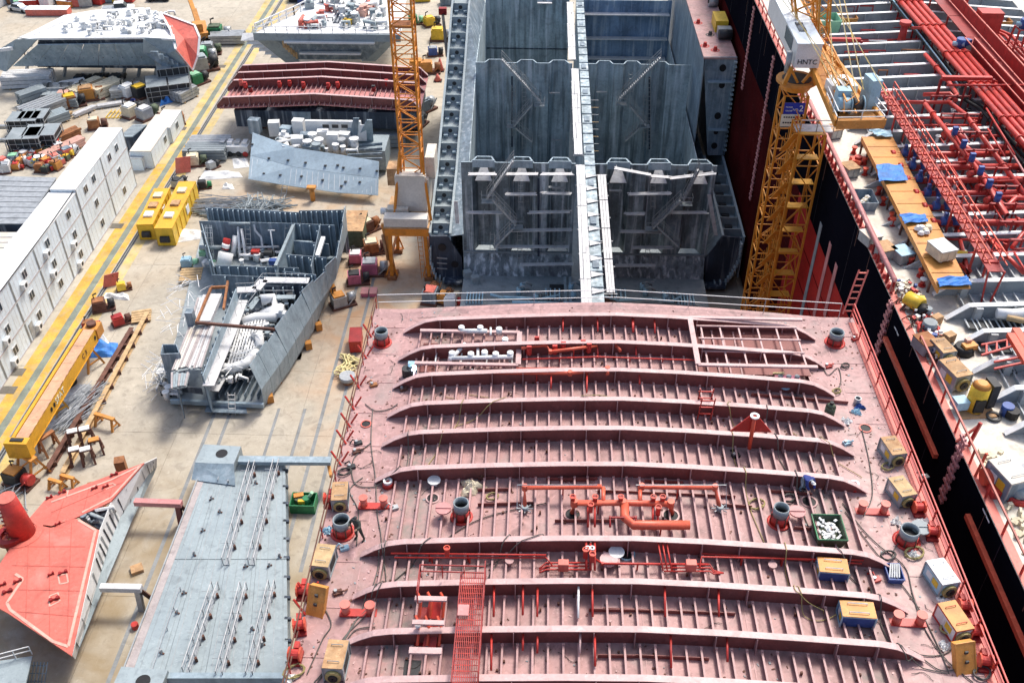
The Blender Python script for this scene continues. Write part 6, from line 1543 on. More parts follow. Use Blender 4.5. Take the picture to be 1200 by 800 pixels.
# ---------------- yellow gantry beam on trestles
a, b = P(26, 522, 3.3), P(106, 392, 3.3); d = (b-a).normalized(); s = Vector((d.y, -d.x, 0)); W, H = 1.35, 1.45
gb = thing('gantry_beam', 'long yellow box beam with faded pink top resting on orange trestles', 'crane beam', a.lerp(b, .5)); up = Vector((0,0,H))
for sg, nm in ((-1, 'left_web'), (1, 'right_web')): MB().plate([a+s*sg*W/2-up*.5, b+s*sg*W/2-up*.5, b+s*sg*W/2+up*.5, a+s*sg*W/2+up*.5], .04).build(nm, 'beamyellow', gb)
n = 6
for k in range(n): p, q = a.lerp(b, k/n), a.lerp(b, (k+1)/n-.002); MB().plate([p-s*W*.42+up*.5, p+s*W*.5+up*.5, q+s*W*.5+up*.5, q-s*W*.42+up*.5][::1], .05).build('top_plate', 'beamtop', gb)
MB().beam(a-up*.52, b-up*.52, W+.1, .06).build('bottom_plate', 'beamyellow', gb); MB().beam(a-s*W*.62+up*.45, b-s*W*.62+up*.45, .3, .2).build('side_rail', 'beamyellow', gb)
MB().beam(a-d*.9+up*.1, a-d*.02+up*.1, 2.2, 1.9).build('end_carriage', 'beamyellow', gb); MB().beam(a-d*.6+up*.8, a-d*.2+up*.8, 1.2, .1).build('end_opening', 'dark', gb)
MB().beam(b+d*.02, b+d*1.5, 1.6, 1.3).build('end_carriage', 'orange', gb); MB().cyl(b+d*.8+up*.45, .5, .4, 10).build('winch_drum', 'darkrust', gb, True)
tu = Vector((0,0,1)); text_mesh('SFAT', .95, 'signcream', gb, a.lerp(b, .42)+s*(W/2+.03), d, tu); text_mesh('C 3', .8, 'darkrust', gb, a.lerp(b, .80)+s*(W/2+.03), d, tu)
for t in (.02, .3, .34, .97): c = a.lerp(b, t)+s*(W/2+.03); MB().add([c+d*.22*math.cos(k*.785)+tu*.28*math.sin(k*.785) for k in range(8)], [tuple(range(8))]).build('web_hole', 'black', gb)
def trestle(c, w_, l_, h_, rz, m, lab, cat='trestle', grp='orange trestles in the left yard'):
    r = thing('trestle', lab, cat, c, rz, grp); cs, sn = math.cos(rz), math.sin(rz)
    T_ = lambda x, y, z: Vector((c.x+x*cs-y*sn, c.y+x*sn+y*cs, c.z+z))
    MB().beam(T_(-l_/2, 0, h_), T_(l_/2, 0, h_), w_*.35, .22).build('top_beam', m, r)
    for i in (-1, 1):
        for j in (-1, 1): MB().beam(T_(i*l_*.4, j*w_*.12, h_-.1), T_(i*l_*.45, j*w_/2, 0), .2, .2).build('leg', m, r)
        MB().beam(T_(i*l_*.44, -w_*.35, h_*.35), T_(i*l_*.44, w_*.35, h_*.35), .14, .14).build('cross_bar', m, r)
    return r
trestle(P(105, 428, 0), 2.2, 2.4, 2.6, -.5, 'orange', 'tall orange trestle under the far end of the yellow beam'); trestle(P(40, 556, 0), 2.2, 2.2, 2.5, -.5, 'orange', 'tall orange trestle under the near end of the yellow beam')
trestle(P(69, 482, 0), 1.6, 1.9, 2.4, -.6, 'beamyellow', 'yellow trestle beside the wire heap under the yellow beam'); trestle(P(60, 528, 0), 1.3, 1.8, 2.0, 1.0, 'rust', 'rusty trestle between the yellow beam and the long brown beams')
trestle(P(126, 499, 0), 1.1, 2.4, 1.3, -.35, 'orange', 'low orange trestle standing alone right of the long brown beams')
for (x, y, lab) in ((68, 572, 'left one of two small orange stands above the coral block'), (82, 567, 'right one of two small orange stands above the coral block')): trestle(P(x, y, 0), .9, 1.5, 1.0, -.3, 'orange', lab)
# stacked saw horses with white pads
for k, (x, y, lab) in enumerate(((90, 520, 'rusty saw horse with white pad, at the back left of the stack'), (104, 517, 'rusty saw horse with white pad, at the back right of the stack'), (92, 541, 'rusty saw horse with white pad, front left of the stack'), (105, 541, 'rusty saw horse with white pad, front right of the stack'), (115, 530, 'rusty saw horse with orange pad at the right of the stack'))):
    c = P(x, y, 0); trestle(c, 1.1, 1.2, 1.6, -.4+.8, 'darkrust', lab, 'saw horse', 'stacked saw horses'); r = bpy.data.objects['trestle'] if 0 else None
    o = MB().box(c+Vector((0,0,1.73)), .95, .6, .12, .4).build('pad', 'white' if k < 4 else 'orange', [q for q in bpy.data.objects if q.get('label') == lab][0])
# long brown I beams
for (p, q, lab, m_) in (((155,386),(56,552),'long dark rusty I-beam on the ground, the one nearer the yellow beam','darkrust'),((173,368),(74,556),'long tan I-beam on the ground, the one farther from the yellow beam','wood')):
    a, b = P(*p, .3), P(*q, .3); r = thing('steel_beam', lab, 'steel beam', a.lerp(b, .5)); MB().beam(a, b, .08, .55).build('web', m_, r); MB().beam(a+Vector((0,0,.3)), b+Vector((0,0,.3)), .5, .06).build('top_flange', m_, r); MB().beam(a-Vector((0,0,.27)), b-Vector((0,0,.27)), .55, .06).build('bottom_flange', m_, r)
    for k in range(11): c = a.lerp(b, (k+.5)/11); MB().box(c+Vector((0,0,-.3)), .8, .35, .5, .5).build('clamp', 'darkrust', r)
# wire heap
def sticks(px, n, L, r_, m, nm, lab, cat, h=.6, ang=None, sp=1.5, spy=None, seed=1):
    c = P(*px, 0); rn = random.Random(seed); mb = MB()
    for k in range(n):
        a = (ang if ang is not None else rn.uniform(0, 3.1))+rn.gauss(0, .16 if ang is not None else 0); l = L*rn.uniform(.6, 1.1); o = c+Vector((rn.uniform(-sp, sp), rn.uniform(-1, 1)*(spy or sp), rn.uniform(.05, h)))
        d = Vector((math.cos(a), math.sin(a), rn.uniform(-.06, .06)))*l/2; mb.tube([o-d, o+Vector((0,0,rn.uniform(0,.1))), o+d], r_, 4)
    return tag(single(mb, nm, m, lab, cat), kind='stuff')
sticks((90, 480), 130, 5.0, .035, 'galv', 'wire_heap', 'heap of tangled grey steel wires on a mat under the yellow beam', 'wire heap', .7, 1.05, 1.2, 2.2)
single(MB().plate([P(55, 500, .03), P(85, 500, .03), P(108, 450, .03), P(78, 450, .03)], .03), 'ground_mat', 'galv', 'grey mat under the wire heap', 'mat')
c = P(79, 449, 0); r = thing('tyre_stack', 'flat black tyre coil beside the wire heap', 'tyre', c); MB().ring(c, 1.0, .55, .5, 16).build('tyre', 'rubber', r, True); MB().ring(c+Vector((0,0,.5)), .9, .5, .3, 14).build('upper_tyre', 'black', r, True)
def tarp_g(px, m, lab, h=.6, seed=1, nm='tarpaulin', cat='tarpaulin'):
    q = [P(x, y, 0) for x, y in px]; rn = random.Random(seed); ph = [rn.uniform(0, 6) for _ in range(4)]
    def fn(u, v):
        p = q[0].lerp(q[1], u).lerp(q[3].lerp(q[2], u), v); e = min(u, 1-u, v, 1-v); return p+Vector((0, 0, .03+h*min(1, e*5)*(.55+.25*math.sin(u*11+ph[0]+v*3)+.25*math.sin(v*9+ph[1]+u*5))))
    return single(MB().grid(fn, 16, 12), nm, m, lab, cat)
tarp_g([(96,420),(140,418),(138,402),(104,399)], 'tarpblue', 'bright blue tarpaulin crumpled over goods beside the far orange trestle', .9)
tarp_g([(104,407),(130,405),(124,396),(108,397)], 'white', 'white sheet on top of the blue tarpaulin', 1.3, 3, 'white_sheet', 'sheet')
tarp_g([(187,125),(203,120),(200,117),(190,118)], 'tarpblue', 'blue tarpaulin in front of the stacked grey steel crates', 1.0, 2); tarp_g([(192,158),(205,150),(200,137),(192,140)], 'tarpblue', 'blue tarpaulin on the far side of the low white cabin', 1.8, 4)
for k, (px, lab) in enumerate((([(205,285),(235,280),(235,270),(210,268)], 'flattened white sheets left of the blue-grey engine block'), ([(232,212),(285,208),(280,202),(240,200)], 'white sacks and sheets lined up behind the pipe pile'), ([(274,198),(292,196),(290,186),(272,186)], 'white sheet bundle beside the curved plate'), ([(260,222),(275,222),(272,216),(262,216)], 'small white crate sheets by the pipes'),([(120,350),(152,352),(150,345),(124,343)], 'white plastic sheets beside the orange board'))):
    tarp_g(px, 'rag', lab, .45, k+5, 'white_sheet', 'sheet')
# ---------------- assorted machines: a small engine on skids, several colours
def machine(px, lab, ms, s=1.0, rz=0, nm='machine', cat='machine', grp=None, z=0, base=None):
    c = base or P(px[0], px[1], z); r = thing(nm, lab, cat, c, rz, grp)
    cs, sn = math.cos(rz), math.sin(rz); T_ = lambda x, y, z_: Vector((c.x+(x*cs-y*sn)*s, c.y+(x*sn+y*cs)*s, c.z+z_*s))
    MB().box(T_(0,0,0), 2.0*s, 1.2*s, .18*s, rz).build('skid', 'darkrust', r); MB().box(T_(-.3,0,.18), 1.1*s, 1.0*s, .85*s, rz).build('housing', ms[0], r)
    MB().tube([T_(.45,0,.6), T_(1.0,0,.6)], .38*s, 10).build('motor', ms[1], r, True); MB().box(T_(-.3,0,1.03), .9*s, .8*s, .12*s, rz).build('lid', ms[2], r)
    MB().tube([T_(-.6,.3,1.1), T_(-.6,.3,1.5), T_(-.3,.3,1.6)], .07*s, 6).build('exhaust', 'dark', r); MB().beam(T_(.3,-.5,.18), T_(1.0,-.5,.9), .07*s, .07*s).build('strut', ms[1], r); return r
for px, lab, ms, s, rz in (((25,566),'red and black engine unit on the ground above the coral block',('dark','red','orange'),1.5,-.3),((143,379),'red winch box with a white arm near the ends of the brown beams',('red','darkrust','darkred'),1.1,.6),((108,385),'red drum machine at the far end of the yellow beam',('darkred','red','rust'),1.0,.2),((122,362),'rusty generator behind the blue tarpaulin',('darkrust','dark','rust'),1.3,.4),
    ((211,218),'round dark grey motor behind the yellow containers',('galv','dark','dark'),1.2,1.2),((231,193),'pale olive machine beside the lane near the curved plate',('cloth','olive','cloth'),1.5,.2),((250,197),'small grey machine between the white bundles',('galv','dark','galv'),1.0,.9),
    ((402,357),'grey and orange engine unit alone right of the engine block',('galv','galv','orange'),1.5,.5),((421,307),'white-lidded pink machine right of the rusty container',('pinkbox','darkrust','white'),1.35,.1),((439,320),'pink chest machine with grey lid beside the portal foot',('pinkbox','galv','galv'),1.7,.1),((420,331),'pink and black machine nearest the engine block',('pinkbox','dark','dark'),1.4,.2),((432,270),'dark rusty engine heap behind the pink machines',('darkrust','rust','cloth'),1.6,.8),((440,295),'brown pump cluster beside the orange crane arm',('rust','darkrust','cloth'),1.6,.3),
    ((522,352),'orange pump standing in the gap left of the inner bottom',('orange','rust','orange'),1.2,1.2),((506,350),'grey and orange engine below the left wing end',('blue_grey','rust','coral'),1.6,1.4),((531,358),'red and white chest at the corner of the red deck block',('white','red','white'),1.2,0),
    ((517,47),'yellow machine stack at the top by the left wing',('yellow','galv','yellow'),2.0,0),((506,30),'yellow frame machine beside the yellow stack',('yellow','dark','yellow'),1.6,.5),((510,65),'dark blue box machine below the yellow stack',('blue','dark','galv'),1.4,.2),((492,85),'orange cage machine right of the lattice mast',('orange','orange','craneyellow'),2.0,.1),((504,85),'second orange cage machine beside the wing',('orange','rust','orange'),1.8,.1),
    ((497,130),'blue-grey compressor right of the lattice mast',('blue_grey','galv','pale_steel'),2.0,.9),((490,148),'grey machine below the blue-grey compressor',('steel_floor','dark','galv'),1.8,1.2)):
    machine(px, lab, ms, s, rz)
for k, (px, lab) in enumerate((((428,345),'left chest of the pink pair on the bare concrete'),((438,345),'right chest of the pink pair on the bare concrete'))):
    p = P(*px); crate(p, .8, 1.3, .6, .05, 'pinkbox', lab, 'pink_chest', 'chest', 'pink')
crate(P(411+7, 405), 1.3, 2.6, 1.6, .1, 'red', 'open bright red box just left of the red deck edge', 'red_box', 'box', 'darkred')
c = P(408, 432, 0); pts = []
for k in range(150): a_ = k*.42; rr = .9*(.5+.5*math.sin(k*1.3)); pts.append((c.x+rr*math.cos(a_)+.5*math.sin(k*.7), c.y+1.6*math.sin(a_*.7)+.3*math.cos(k), .15+.5*abs(math.sin(k*.37))))
single(MB().tube(pts, .09, 6), 'rope_heap', 'rope', 'heap of thick cream rope between the red box and grey drum', 'rope', smooth=True)
c = P(408, 448, 0); r = thing('cable_drum', 'grey drum on a rusty stand below the cream rope', 'drum', c); MB().cyl(c+Vector((0,0,.5)), .85, .5, 14).build('drum', 'galv', r, True); MB().cyl(c, .6, .5, 8).build('stand', 'rust', r)
c = P(442, 367, 0); 
# green box with pumps (right of grey panel)
c = P(357, 594, 0); r = thing('green_tool_box', 'green open box holding green pumps right of the grey panel block', 'tool box', c); frus(MB(), c, 1.15, .75, 1.15, .78, 1.1, .08).build('tub', 'green', r)
MB().cyl(c+Vector((-.4,.1,.6)), .45, .6, 10).build('pump', 'olive', r, True); MB().tube([c+Vector((.2,0,1)), c+Vector((.6,.2,1.3)), c+Vector((.9,.1,1.9))], .16, 8).build('pipe', 'mint', r, True); MB().cyl(c+Vector((.3,0,.6)), .35, .7, 10).build('green_pump', 'green', r, True); MB().box(c+Vector((-.45,.3,1.25)), .9, .5, .12, .3).build('orange_lid', 'orange', r); MB().box(c+Vector((-.1,-.3,.9)), .6, .3, .35, .1).build('yellow_part', 'yellow', r)
# rusty container by the crane
r = crate(P(418, 278), 2.6, 5.0, 2.5, .02, 'olive', 'weathered container with rusty roof between the engine block and the portal crane', 'old_container', 'container', 'rusttop', base=.15)
# orange boards and boxes near lane
c = P(131, 337, 0); r = thing('orange_board', 'tilted orange board standing beside the yellow lane', 'board', c); MB().plate([c+Vector((-1,-.2,0)), c+Vector((.5,.6,0)), c+Vector((.9,1,1.6)), c+Vector((-.6,.2,1.6))], .1).build('board', 'coral', r); MB().beam(c+Vector((.4,.9,0)), c+Vector((.2,.6,1.4)), .1, .1).build('prop', 'rust', r)
machine((146, 339), 'small yellow machine right of the tilted orange board', ('yellow', 'rust', 'yellow'), .9, .4); c = P(214, 204, 0); r = thing('orange_board', 'orange frame leaning beside the lane behind the yellow containers', 'board', c); MB().plate([c+Vector((-1,0,0)), c+Vector((1,.6,0)), c+Vector((1.2,1.2,2.2)), c+Vector((-.8,.6,2.2))], .12).build('board', 'coral', r); MB().beam(c+Vector((.4,1.6,0)), c+Vector((.2,1,1.9)), .12, .12).build('prop', 'rust', r)
def pallets(px, n, lab, rz=0, s=1.5):
    c = P(*px); r = thing('pallet_stack', lab, 'pallets', c)
    for k in range(n):
        a_ = rz+random.uniform(-.15, .15); o = c+Vector((random.uniform(-.1,.1), 0, k*.17))
        for j in range(5): cs, sn = math.cos(a_), math.sin(a_); y = (j-2)*s*.22; MB().box((o.x-y*sn, o.y+y*cs, o.z+.1), s, s*.17, .04, a_).build('slat', 'wood', r)
        MB().box(o, s*.9, s*.9, .09, a_).build('block_row', 'wood', r)
pallets((166, 372), 2, 'two light pallets at the far end of the brown beams', .2, 2.2); pallets((225, 326), 4, 'stack of timber pallets left of the engine block', .3, 2.6); pallets((235, 318), 2, 'small timber pallet pair behind the pallet stack', .1, 1.8)
machine((223, 312), 'small green and blue box machine by the timber pallets', ('lightblue', 'mint', 'lightblue'), 1.1, .1)
for k in range(7):
    a, b = P(222+k*3, 246+k*1.2, .2+.15*(k % 3)), P(322-k*2, 246+k*1.4, .25+.12*(k % 2)); r = MB().tube([a, b], .13, 6)
    single(r, 'steel_pipe', 'galv' if k % 2 else 'shell_blue', '%s from the back of seven long grey pipes lying behind the engine block' % ORD[k], 'pipe', 'long pipes behind the engine block', True)
sticks((305, 247), 90, 4.5, .07, 'steel_floor', 'pipe_offcuts', 'jumble of bent grey pipe offcuts behind the engine block', 'pipe offcuts', 1.0, None, 3.2, 1.6, 4)
sticks((250, 243), 60, 5.5, .07, 'galv', 'pipe_offcuts', 'jumble of straight grey pipe offcuts at the left end of the pipe pile', 'pipe offcuts', .8, .1, 4, 2, 9)
# ================================================================ ENGINE-ROOM BLOCK (blue-grey, left middle)
eb = thing('engine_room_block', 'large blue-grey open hull block packed with white pipes, its curved shell to the right', 'ship section', P(290, 380, 0))
tp_ = [P(405, 243, 7), P(394, 303, 6.3), P(353, 342, 6.3), P(322, 386, 6.2), P(292, 428, 6.2)]; bt_ = [P(402, 292, .7), P(386, 340, .7), P(367, 387, .7), P(340, 432, .7), P(309, 474, .7)]
mid = [a.lerp(b, .55)+Vector((.5, -.35, 0)) for a, b in zip(tp_, bt_)]
for k in range(4):
    for j in range(3):
        t0, t1 = j/3+.004, (j+1)/3-.004
        A_, B_ = tp_[k].lerp(tp_[k+1], t0), tp_[k].lerp(tp_[k+1], t1); Am, Bm = mid[k].lerp(mid[k+1], t0), mid[k].lerp(mid[k+1], t1); Ab, Bb = bt_[k].lerp(bt_[k+1], t0), bt_[k].lerp(bt_[k+1], t1)
        off = Vector((random.uniform(0,.04), 0, random.uniform(-.25,.35)))
        o = MB().plate([B_+off, Bm, Am, A_+off], .06).build('shell_plate', 'shell_blue', eb); MB().plate([Bm, Bb, Ab, Am], .06).build('lower_strake', 'shell_blue', o)
        MB().beam(A_+Vector((-.15,.1,-.1)), Ab+Vector((-.3,.15,.3)), .14, .14).build('inner_frame', 'blue_grey', o)
pf = [P(*q, .5) for q in ((200,472),(309,475),(340,432),(367,387),(386,340),(402,292),(404,262),(240,262),(230,300),(196,440))]
MB().prism([(p.x, p.y) for p in pf], .35, .6).build('bottom_plate', 'steel_floor', eb)
for k in range(14): p = pf[k % 10]*.72+pf[(k+4) % 10]*.28; MB().box((p.x+.8, p.y+.3, 0), .8, .8, .35).build('keel_block', 'rust', eb)
def wall(pa, pb, z0, m='blue_grey', nm='bulkhead', t=.08, stf=0, sm='shell_blue', side=-1, par=None):
    """vertical wall under the line pa-pb (x, y, ztop)"""
    a, b = P(*pa), P(*pb); d = (b-a); d.z = 0; d.normalize(); nrm = Vector((d.y, -d.x, 0))*side*-1
    o = MB().plate([(a.x, a.y, z0), (b.x, b.y, z0), tuple(b), tuple(a)], t).build(nm, m, par or eb)
    for k in range(stf):
        c = a.lerp(b, (k+.5)/stf); MB().beam((c.x+nrm.x*.2, c.y+nrm.y*.2, z0+.05), (c.x+nrm.x*.2, c.y+nrm.y*.2, c.z-.08), .12, .28).build('stiffener', sm, o)
    return o
wall((240,243,6.6),(350,249,6.6), .6, stf=18); wall((350,247,6.6),(404,246,6.8), .6, stf=9)
wall((233,259,5.8),(346,262,5.8), .6, 'blue_grey', stf=0); wall((346,262,5.8),(392,264,6), .6, stf=4)
wall((236,262,5.8),(250,312,4.2), .6, 'shell_blue', stf=3)
wall((252,311,4.2),(350,314,4.2), .6, stf=9); wall((248,322,4.0),(345,326,4.0), .6, stf=3)
wall((345,262,5.8),(322,318,4.4), .6, 'shell_blue', stf=5); wall((344,282,5),(385,286,5), .6); wall((335,298,5),(382,302,5), .6, stf=6); wall((375,262,6),(364,312,5), .6, stf=3)
wall((331,318,4.6),(370,322,5), .6, stf=5)
o = MB().plate([P(240,312,1.6), P(350,318,1.6), P(350,262+22,1.6), P(240,282,1.6)], .1).build('machinery_flat', 'steel_floor', eb)
def ew(pts, r, m='white', z=2.4, nm='outfit_pipe', n=8):
    q = [P(x, y, t[0] if t else z) for x, y, *t in pts]; return MB().tube(q, r, n).build(nm, m, eb, True)
for x in (244, 246): ladder(P(x+2, 300, 2), P(x-1, 264, 5.6), .6, 'cage_ladder', 'white', eb)
ladder(P(292, 300, 2), P(290, 266, 5.6), .6, 'cage_ladder', 'galv', eb); ladder(P(336, 285, 3.5), P(337, 264, 5.6), .6, 'cage_ladder', 'galv', eb)
ew([(273,300,2),(276,276,4.2)], .35); ew([(281,302,2),(279,264,5.2)], .18); ew([(288,302,2),(283,268,5.0)], .18); ew([(268,262,5.9),(293,262,5.9)], .15, 'pale_steel'); ew([(309,300,2),(306,278,4),(299,270,4.8),(298,263,5.5)], .14); ew([(321,300,2),(317,270,5)], .1); ew([(314,270,5),(322,270,5)], .1); ew([(234,290,3),(262,290,3)], .3, 'pale_steel'); ew([(290,290,3),(327,289,3)], .16, 'plank')
ew([(264,292,3),(266,280,4.2)], .45, 'red'); ew([(262,312,1.8),(265,296,3.2)], .9, 'white'); ew([(264,290,3.4),(265,286,3.8)], .5, 'white')
MB().beam(P(323,312,4.8), P(344,264,6.2), .35, .3).build('inclined_girder', 'pale_steel', eb); MB().beam(P(372,300,5), P(379,278,5.6), .5, .3).build('walkway_plank', 'white', eb)
rn = random.Random(11)
def clutter(x0, x1, y0, y1, z, n, ms, s=.5, nm='outfit_unit', par=eb, ok=None):
    for k in range(n):
        x, y = rn.uniform(x0, x1), rn.uniform(y0, y1)
        if ok and not ok(x, y): continue
        c = P(x, y, z); m_ = rn.choice(ms); t = rn.random(); w_ = s*rn.uniform(.5, 1.3)
        if t < .4: a_ = rn.choice((0, 1.57, .3, -.4)); d = Vector((math.cos(a_), math.sin(a_), 0))*w_*rn.uniform(1, 2.6); MB().tube([c, c+Vector((0,0,w_)), c+Vector((0,0,w_))+d, c+d], w_*.3, 7).build(nm, m_, par, True)
        elif t < .7: o = MB().cyl(c, w_*.6, w_*1.4, 9, w_*.5).build(nm, m_, par, True); MB().cyl(c+Vector((0,0,w_*1.4)), w_*.7, w_*.25, 9).build('flange_cap', m_, o)
        else: o = MB().box(c, w_*1.4, w_, w_, rn.uniform(-.4, .4)).build(nm, m_, par); MB().box(c+Vector((0,0,w_)), w_*.6, w_*.6, w_*.4).build('unit_top', m_, o)
clutter(282, 345, 296, 312, 1.7, 46, ['white','white','white','galv','coral_pale','pale_steel','dark'], .6)
for (x, y) in ((300,298),(315,299),(321,309)): 
    c = P(x, y, 2.4); MB().box(c, 1.0, .7, .6).build('pump_unit', 'red' if x == 300 else 'blue' if x == 321 else 'dark', eb)
clutter(345, 380, 268, 312, 2.2, 18, ['blue_grey','pale_steel','white'], .7); MB().box(P(359,276,3.4), 3.0, 1.6, .5, 0).build('hatch_frame', 'beige_roof', eb); MB().tube([P(347,290,3.4), P(366,291,3.4)], .9, 12).build('round_tank', 'shell_blue', eb, True)
# walkways zig-zag
def wk(pts, z, wd=.9, m='plank', nm='walkway'):
    for (a, b) in zip(pts[:-1], pts[1:]): p, q = P(*a, z), P(*b, z); o = MB().beam(p, q, wd, .1).build(nm, m, eb); d = Vector((0,0,.9)); MB().beam(p+d, q+d, .05, .05).build('walkway_rail', 'galv', o); [MB().beam(p.lerp(q, t), p.lerp(q, t)+d, .04, .04).build('rail_post', 'galv', o) for t in (.05, .5, .95)]
wk([(277,340),(300,339),(309,328),(362,329)], 4.6, 1.1); wk([(275,362),(292,362),(303,348),(346,348)], 4.0, .7, 'pale_steel'); 
wall((303,336,4.4),(360,334,4.4), .6, 'tank_dark', stf=5)
# front half: stiffened longitudinal walls
wall((276,338,5.8),(237,440,5.2), .6, 'shell_blue', 'longitudinal_bulkhead', .08, 13, 'blue_grey', -1); 
wk([(284,352),(270,390),(244,452)], 4.2, 1.2); wk([(262,437),(250,458)], 2.6, 1.1)
for (q, m_) in (([(232,345),(252,345),(240,378),(222,380)], 'plank'), ([(222,380),(240,380),(218,432),(200,436)], 'beige_roof'), ([(240,378),(254,376),(236,432),(218,432)], 'plank'), ([(200,436),(222,436),(218,452),(200,455)], 'pale_steel')):
    z_ = 5; c_ = [P(x, y, z_) for x, y in q]
    MB().plate([v-Vector((0,0,.12)) for v in c_][::-1], .1).build('upper_deck_plate', 'steel_floor', eb)
    for j in range(7):
        u0, u1 = j/7+.01, (j+1)/7-.012; dzz = Vector((0,0,random.uniform(0,.08))); t0 = random.uniform(0,.12)
        L_ = lambda u, t: c_[0].lerp(c_[1], u).lerp(c_[3].lerp(c_[2], u), t)+dzz
        MB().plate([L_(u0,1-t0*.6), L_(u1,1-t0*.6), L_(u1,t0), L_(u0,t0)], .06).build('deck_plank', m_ if j % 3 else 'edge_pale', eb)
for (a, b) in (((247,337),(265,336)),((247,338),(230,378)),((267,330),(262,362)),((230,378),(322,386))): MB().beam(P(*a, 6.2), P(*b, 6.2), .22, .3).build('rusty_girder', 'darkrust' if a[1] == 378 else 'rust', eb)
MB().beam(P(252,346,5.6), P(238,378,5.6), 1.6, .5).build('white_locker', 'plank', eb)
for x, y in ((226,382),): c = P(x, y, 4.6); MB().box(c, .8, .8, 2.0).build('deck_box', 'blue_grey', eb)
# side trunk box
q = [P(*t, 5.6) for t in ((188,415),(211,414),(207,403),(190,403))]
for a, b in zip(q, q[1:]+q[:1]): MB().plate([(a.x, a.y, 1.4), (b.x, b.y, 1.4), tuple(b), tuple(a)], .1).build('trunk_wall', 'blue_grey', eb)
MB().plate([(p.x, p.y, 1.5) for p in q], .1).build('trunk_floor', 'shell_blue', eb)
# inner floor with the white pipe maze
MB().plate([P(262,452,1.4), P(300,440,1.4), P(345,362,1.4), P(283,362,1.4)], .1).build('lower_flat', 'tank_dark', eb)
for k in range(12): a, b = P(262+k*1.2, 425-k*4.2, 3.0), P(300+k*1.5, 422-k*4.4, 3.0); MB().tube([a, a.lerp(b, .4), b], .11, 6).build('maze_pipe', 'white', eb, True)
for k in range(9): a, b = P(266+k*3.8, 432-k*1.0, 3.2), P(283+k*3.6, 372-k*.3, 3.2); MB().tube([a, b], .12, 6).build('maze_pipe', 'white', eb, True)
ew([(250,430),(272,432),(290,425),(300,412)], .55, z=3.2); ew([(283,378),(300,372),(320,372),(330,360)], .6, z=3.2); ew([(306,352,4),(318,350,4),(322,362,3),(306,372,3)], .7); ew([(296,395),(303,392),(305,408)], .5, z=3.4)
inside = lambda x, y: x < 345-(y-352)*.62 and x > 283-(y-362)*.33
clutter(255, 335, 362, 450, 2.6, 230, ['white','white','white','pale_steel','galv','dark'], .34, ok=inside)
for k in range(26): a_ = rn.uniform(0, 1); p_ = P(264+38*a_+rn.uniform(-4,4), 436-60*a_+rn.uniform(-6,6), 3.6); MB().beam(p_, p_+Vector((rn.uniform(-2,2), rn.uniform(-2,2), rn.uniform(-.2,.8))), .07, .07).build('fine_brace', 'white', eb)
clutter(290, 345, 345, 375, 3.0, 16, ['white','dark','blue_grey'], .6, ok=inside)
# near frames on the bottom plate
for k in range(8): a, b = P(250+k*7.5, 468, .7), P(262+k*7.8, 446-k*1.2, .7); MB().beam(a+Vector((0,0,.35)), b+Vector((0,0,.35)), .08, .7).build('bottom_girder', 'blue_grey', eb)
MB().beam(P(200,470,.9), P(309,475,.9), .3, .5).build('end_coaming', 'shell_blue', eb); wall((203,436,5.2),(210,468,3.2), .6, 'blue_grey'); wall((237,440,5.2),(244,462,3), .6, 'shell_blue'); wall((212,452,3.6),(236,455,3.6), 2.8, 'tank_dark')
ladder(P(272, 486, 0), P(271, 460, 3), .7, 'boarding_ladder', 'white', eb)
MB().plate([P(240,482,.6), P(290,484,.6), P(288,476,.6), P(242,475,.6)], .1).build('step_platform', 'blue_grey', eb)
for k in range(6): a, b = P(245+k*7, 487, .05), P(250+k*7, 478, .6); MB().beam(a, b, .06, .06).build('platform_brace', 'galv', eb)
clutter(184, 212, 430, 468, .8, 30, ['white','white','galv','dark'], .5, 'scaffold_piece'); sticks((196, 452), 60, 2.2, .04, 'white', 'scaffold_poles', 'white scaffold poles round the near left corner of the engine block', 'scaffolding', 3.5, None, 1.6, 1.8, 21)
sticks((222, 380), 50, 2.2, .04, 'white', 'scaffold_poles', 'white scaffold poles along the left side of the engine block', 'scaffolding', 5, None, 1.4, 5, 22)
clutter(238, 262, 292, 312, 1.4, 14, ['white','mint','white'], .5); 
for (x, y) in ((374,386),(362,408),(326,448),(317,470),(390,342)): c = P(x, y, 0); MB().box(c, .7, .7, .9, .4).build('support_jack', 'orange', eb)
# ================================================================ CURVED PLATE BLOCK
cp = thing('curved_plate_block', 'pale curved steel plate block leaning on supports below the red frame panel', 'ship section', P(370, 205, 0))
tq = [P(296,155,5.2), P(345,173,4.9), P(398,181,4.6), P(444,189,4.4)]; bq = [P(291,210,1.6), P(340,218,1.4), P(397,226,1.3), P(443,229,1.2)]
for k in range(3):
    for j in range(2):
        a, b, c, d_ = [x.lerp(y, t) for x, y, t in ((bq[k],tq[k],j/2+.003),(bq[k+1],tq[k+1],j/2+.003),(bq[k+1],tq[k+1],(j+1)/2-.003),(bq[k],tq[k],(j+1)/2-.003))]
        MB().plate([a, b, c, d_], .12).build('steel_plate', 'light_steel', cp)
n = 26
for k in range(n): a = bq[0].lerp(bq[3], k/n); b = a+Vector((0, 0, 0)); t = (k+.5)/n*3; i = min(2, int(t)); f = t-i; A_, B_ = bq[i].lerp(bq[i+1], f), tq[i].lerp(tq[i+1], f); MB().beam(A_.lerp(B_, .05)+Vector((0,-.01,.012)), A_.lerp(B_, .45)+Vector((0,-.01,.012)), .05, .02).build('weld_bead', 'white', cp)
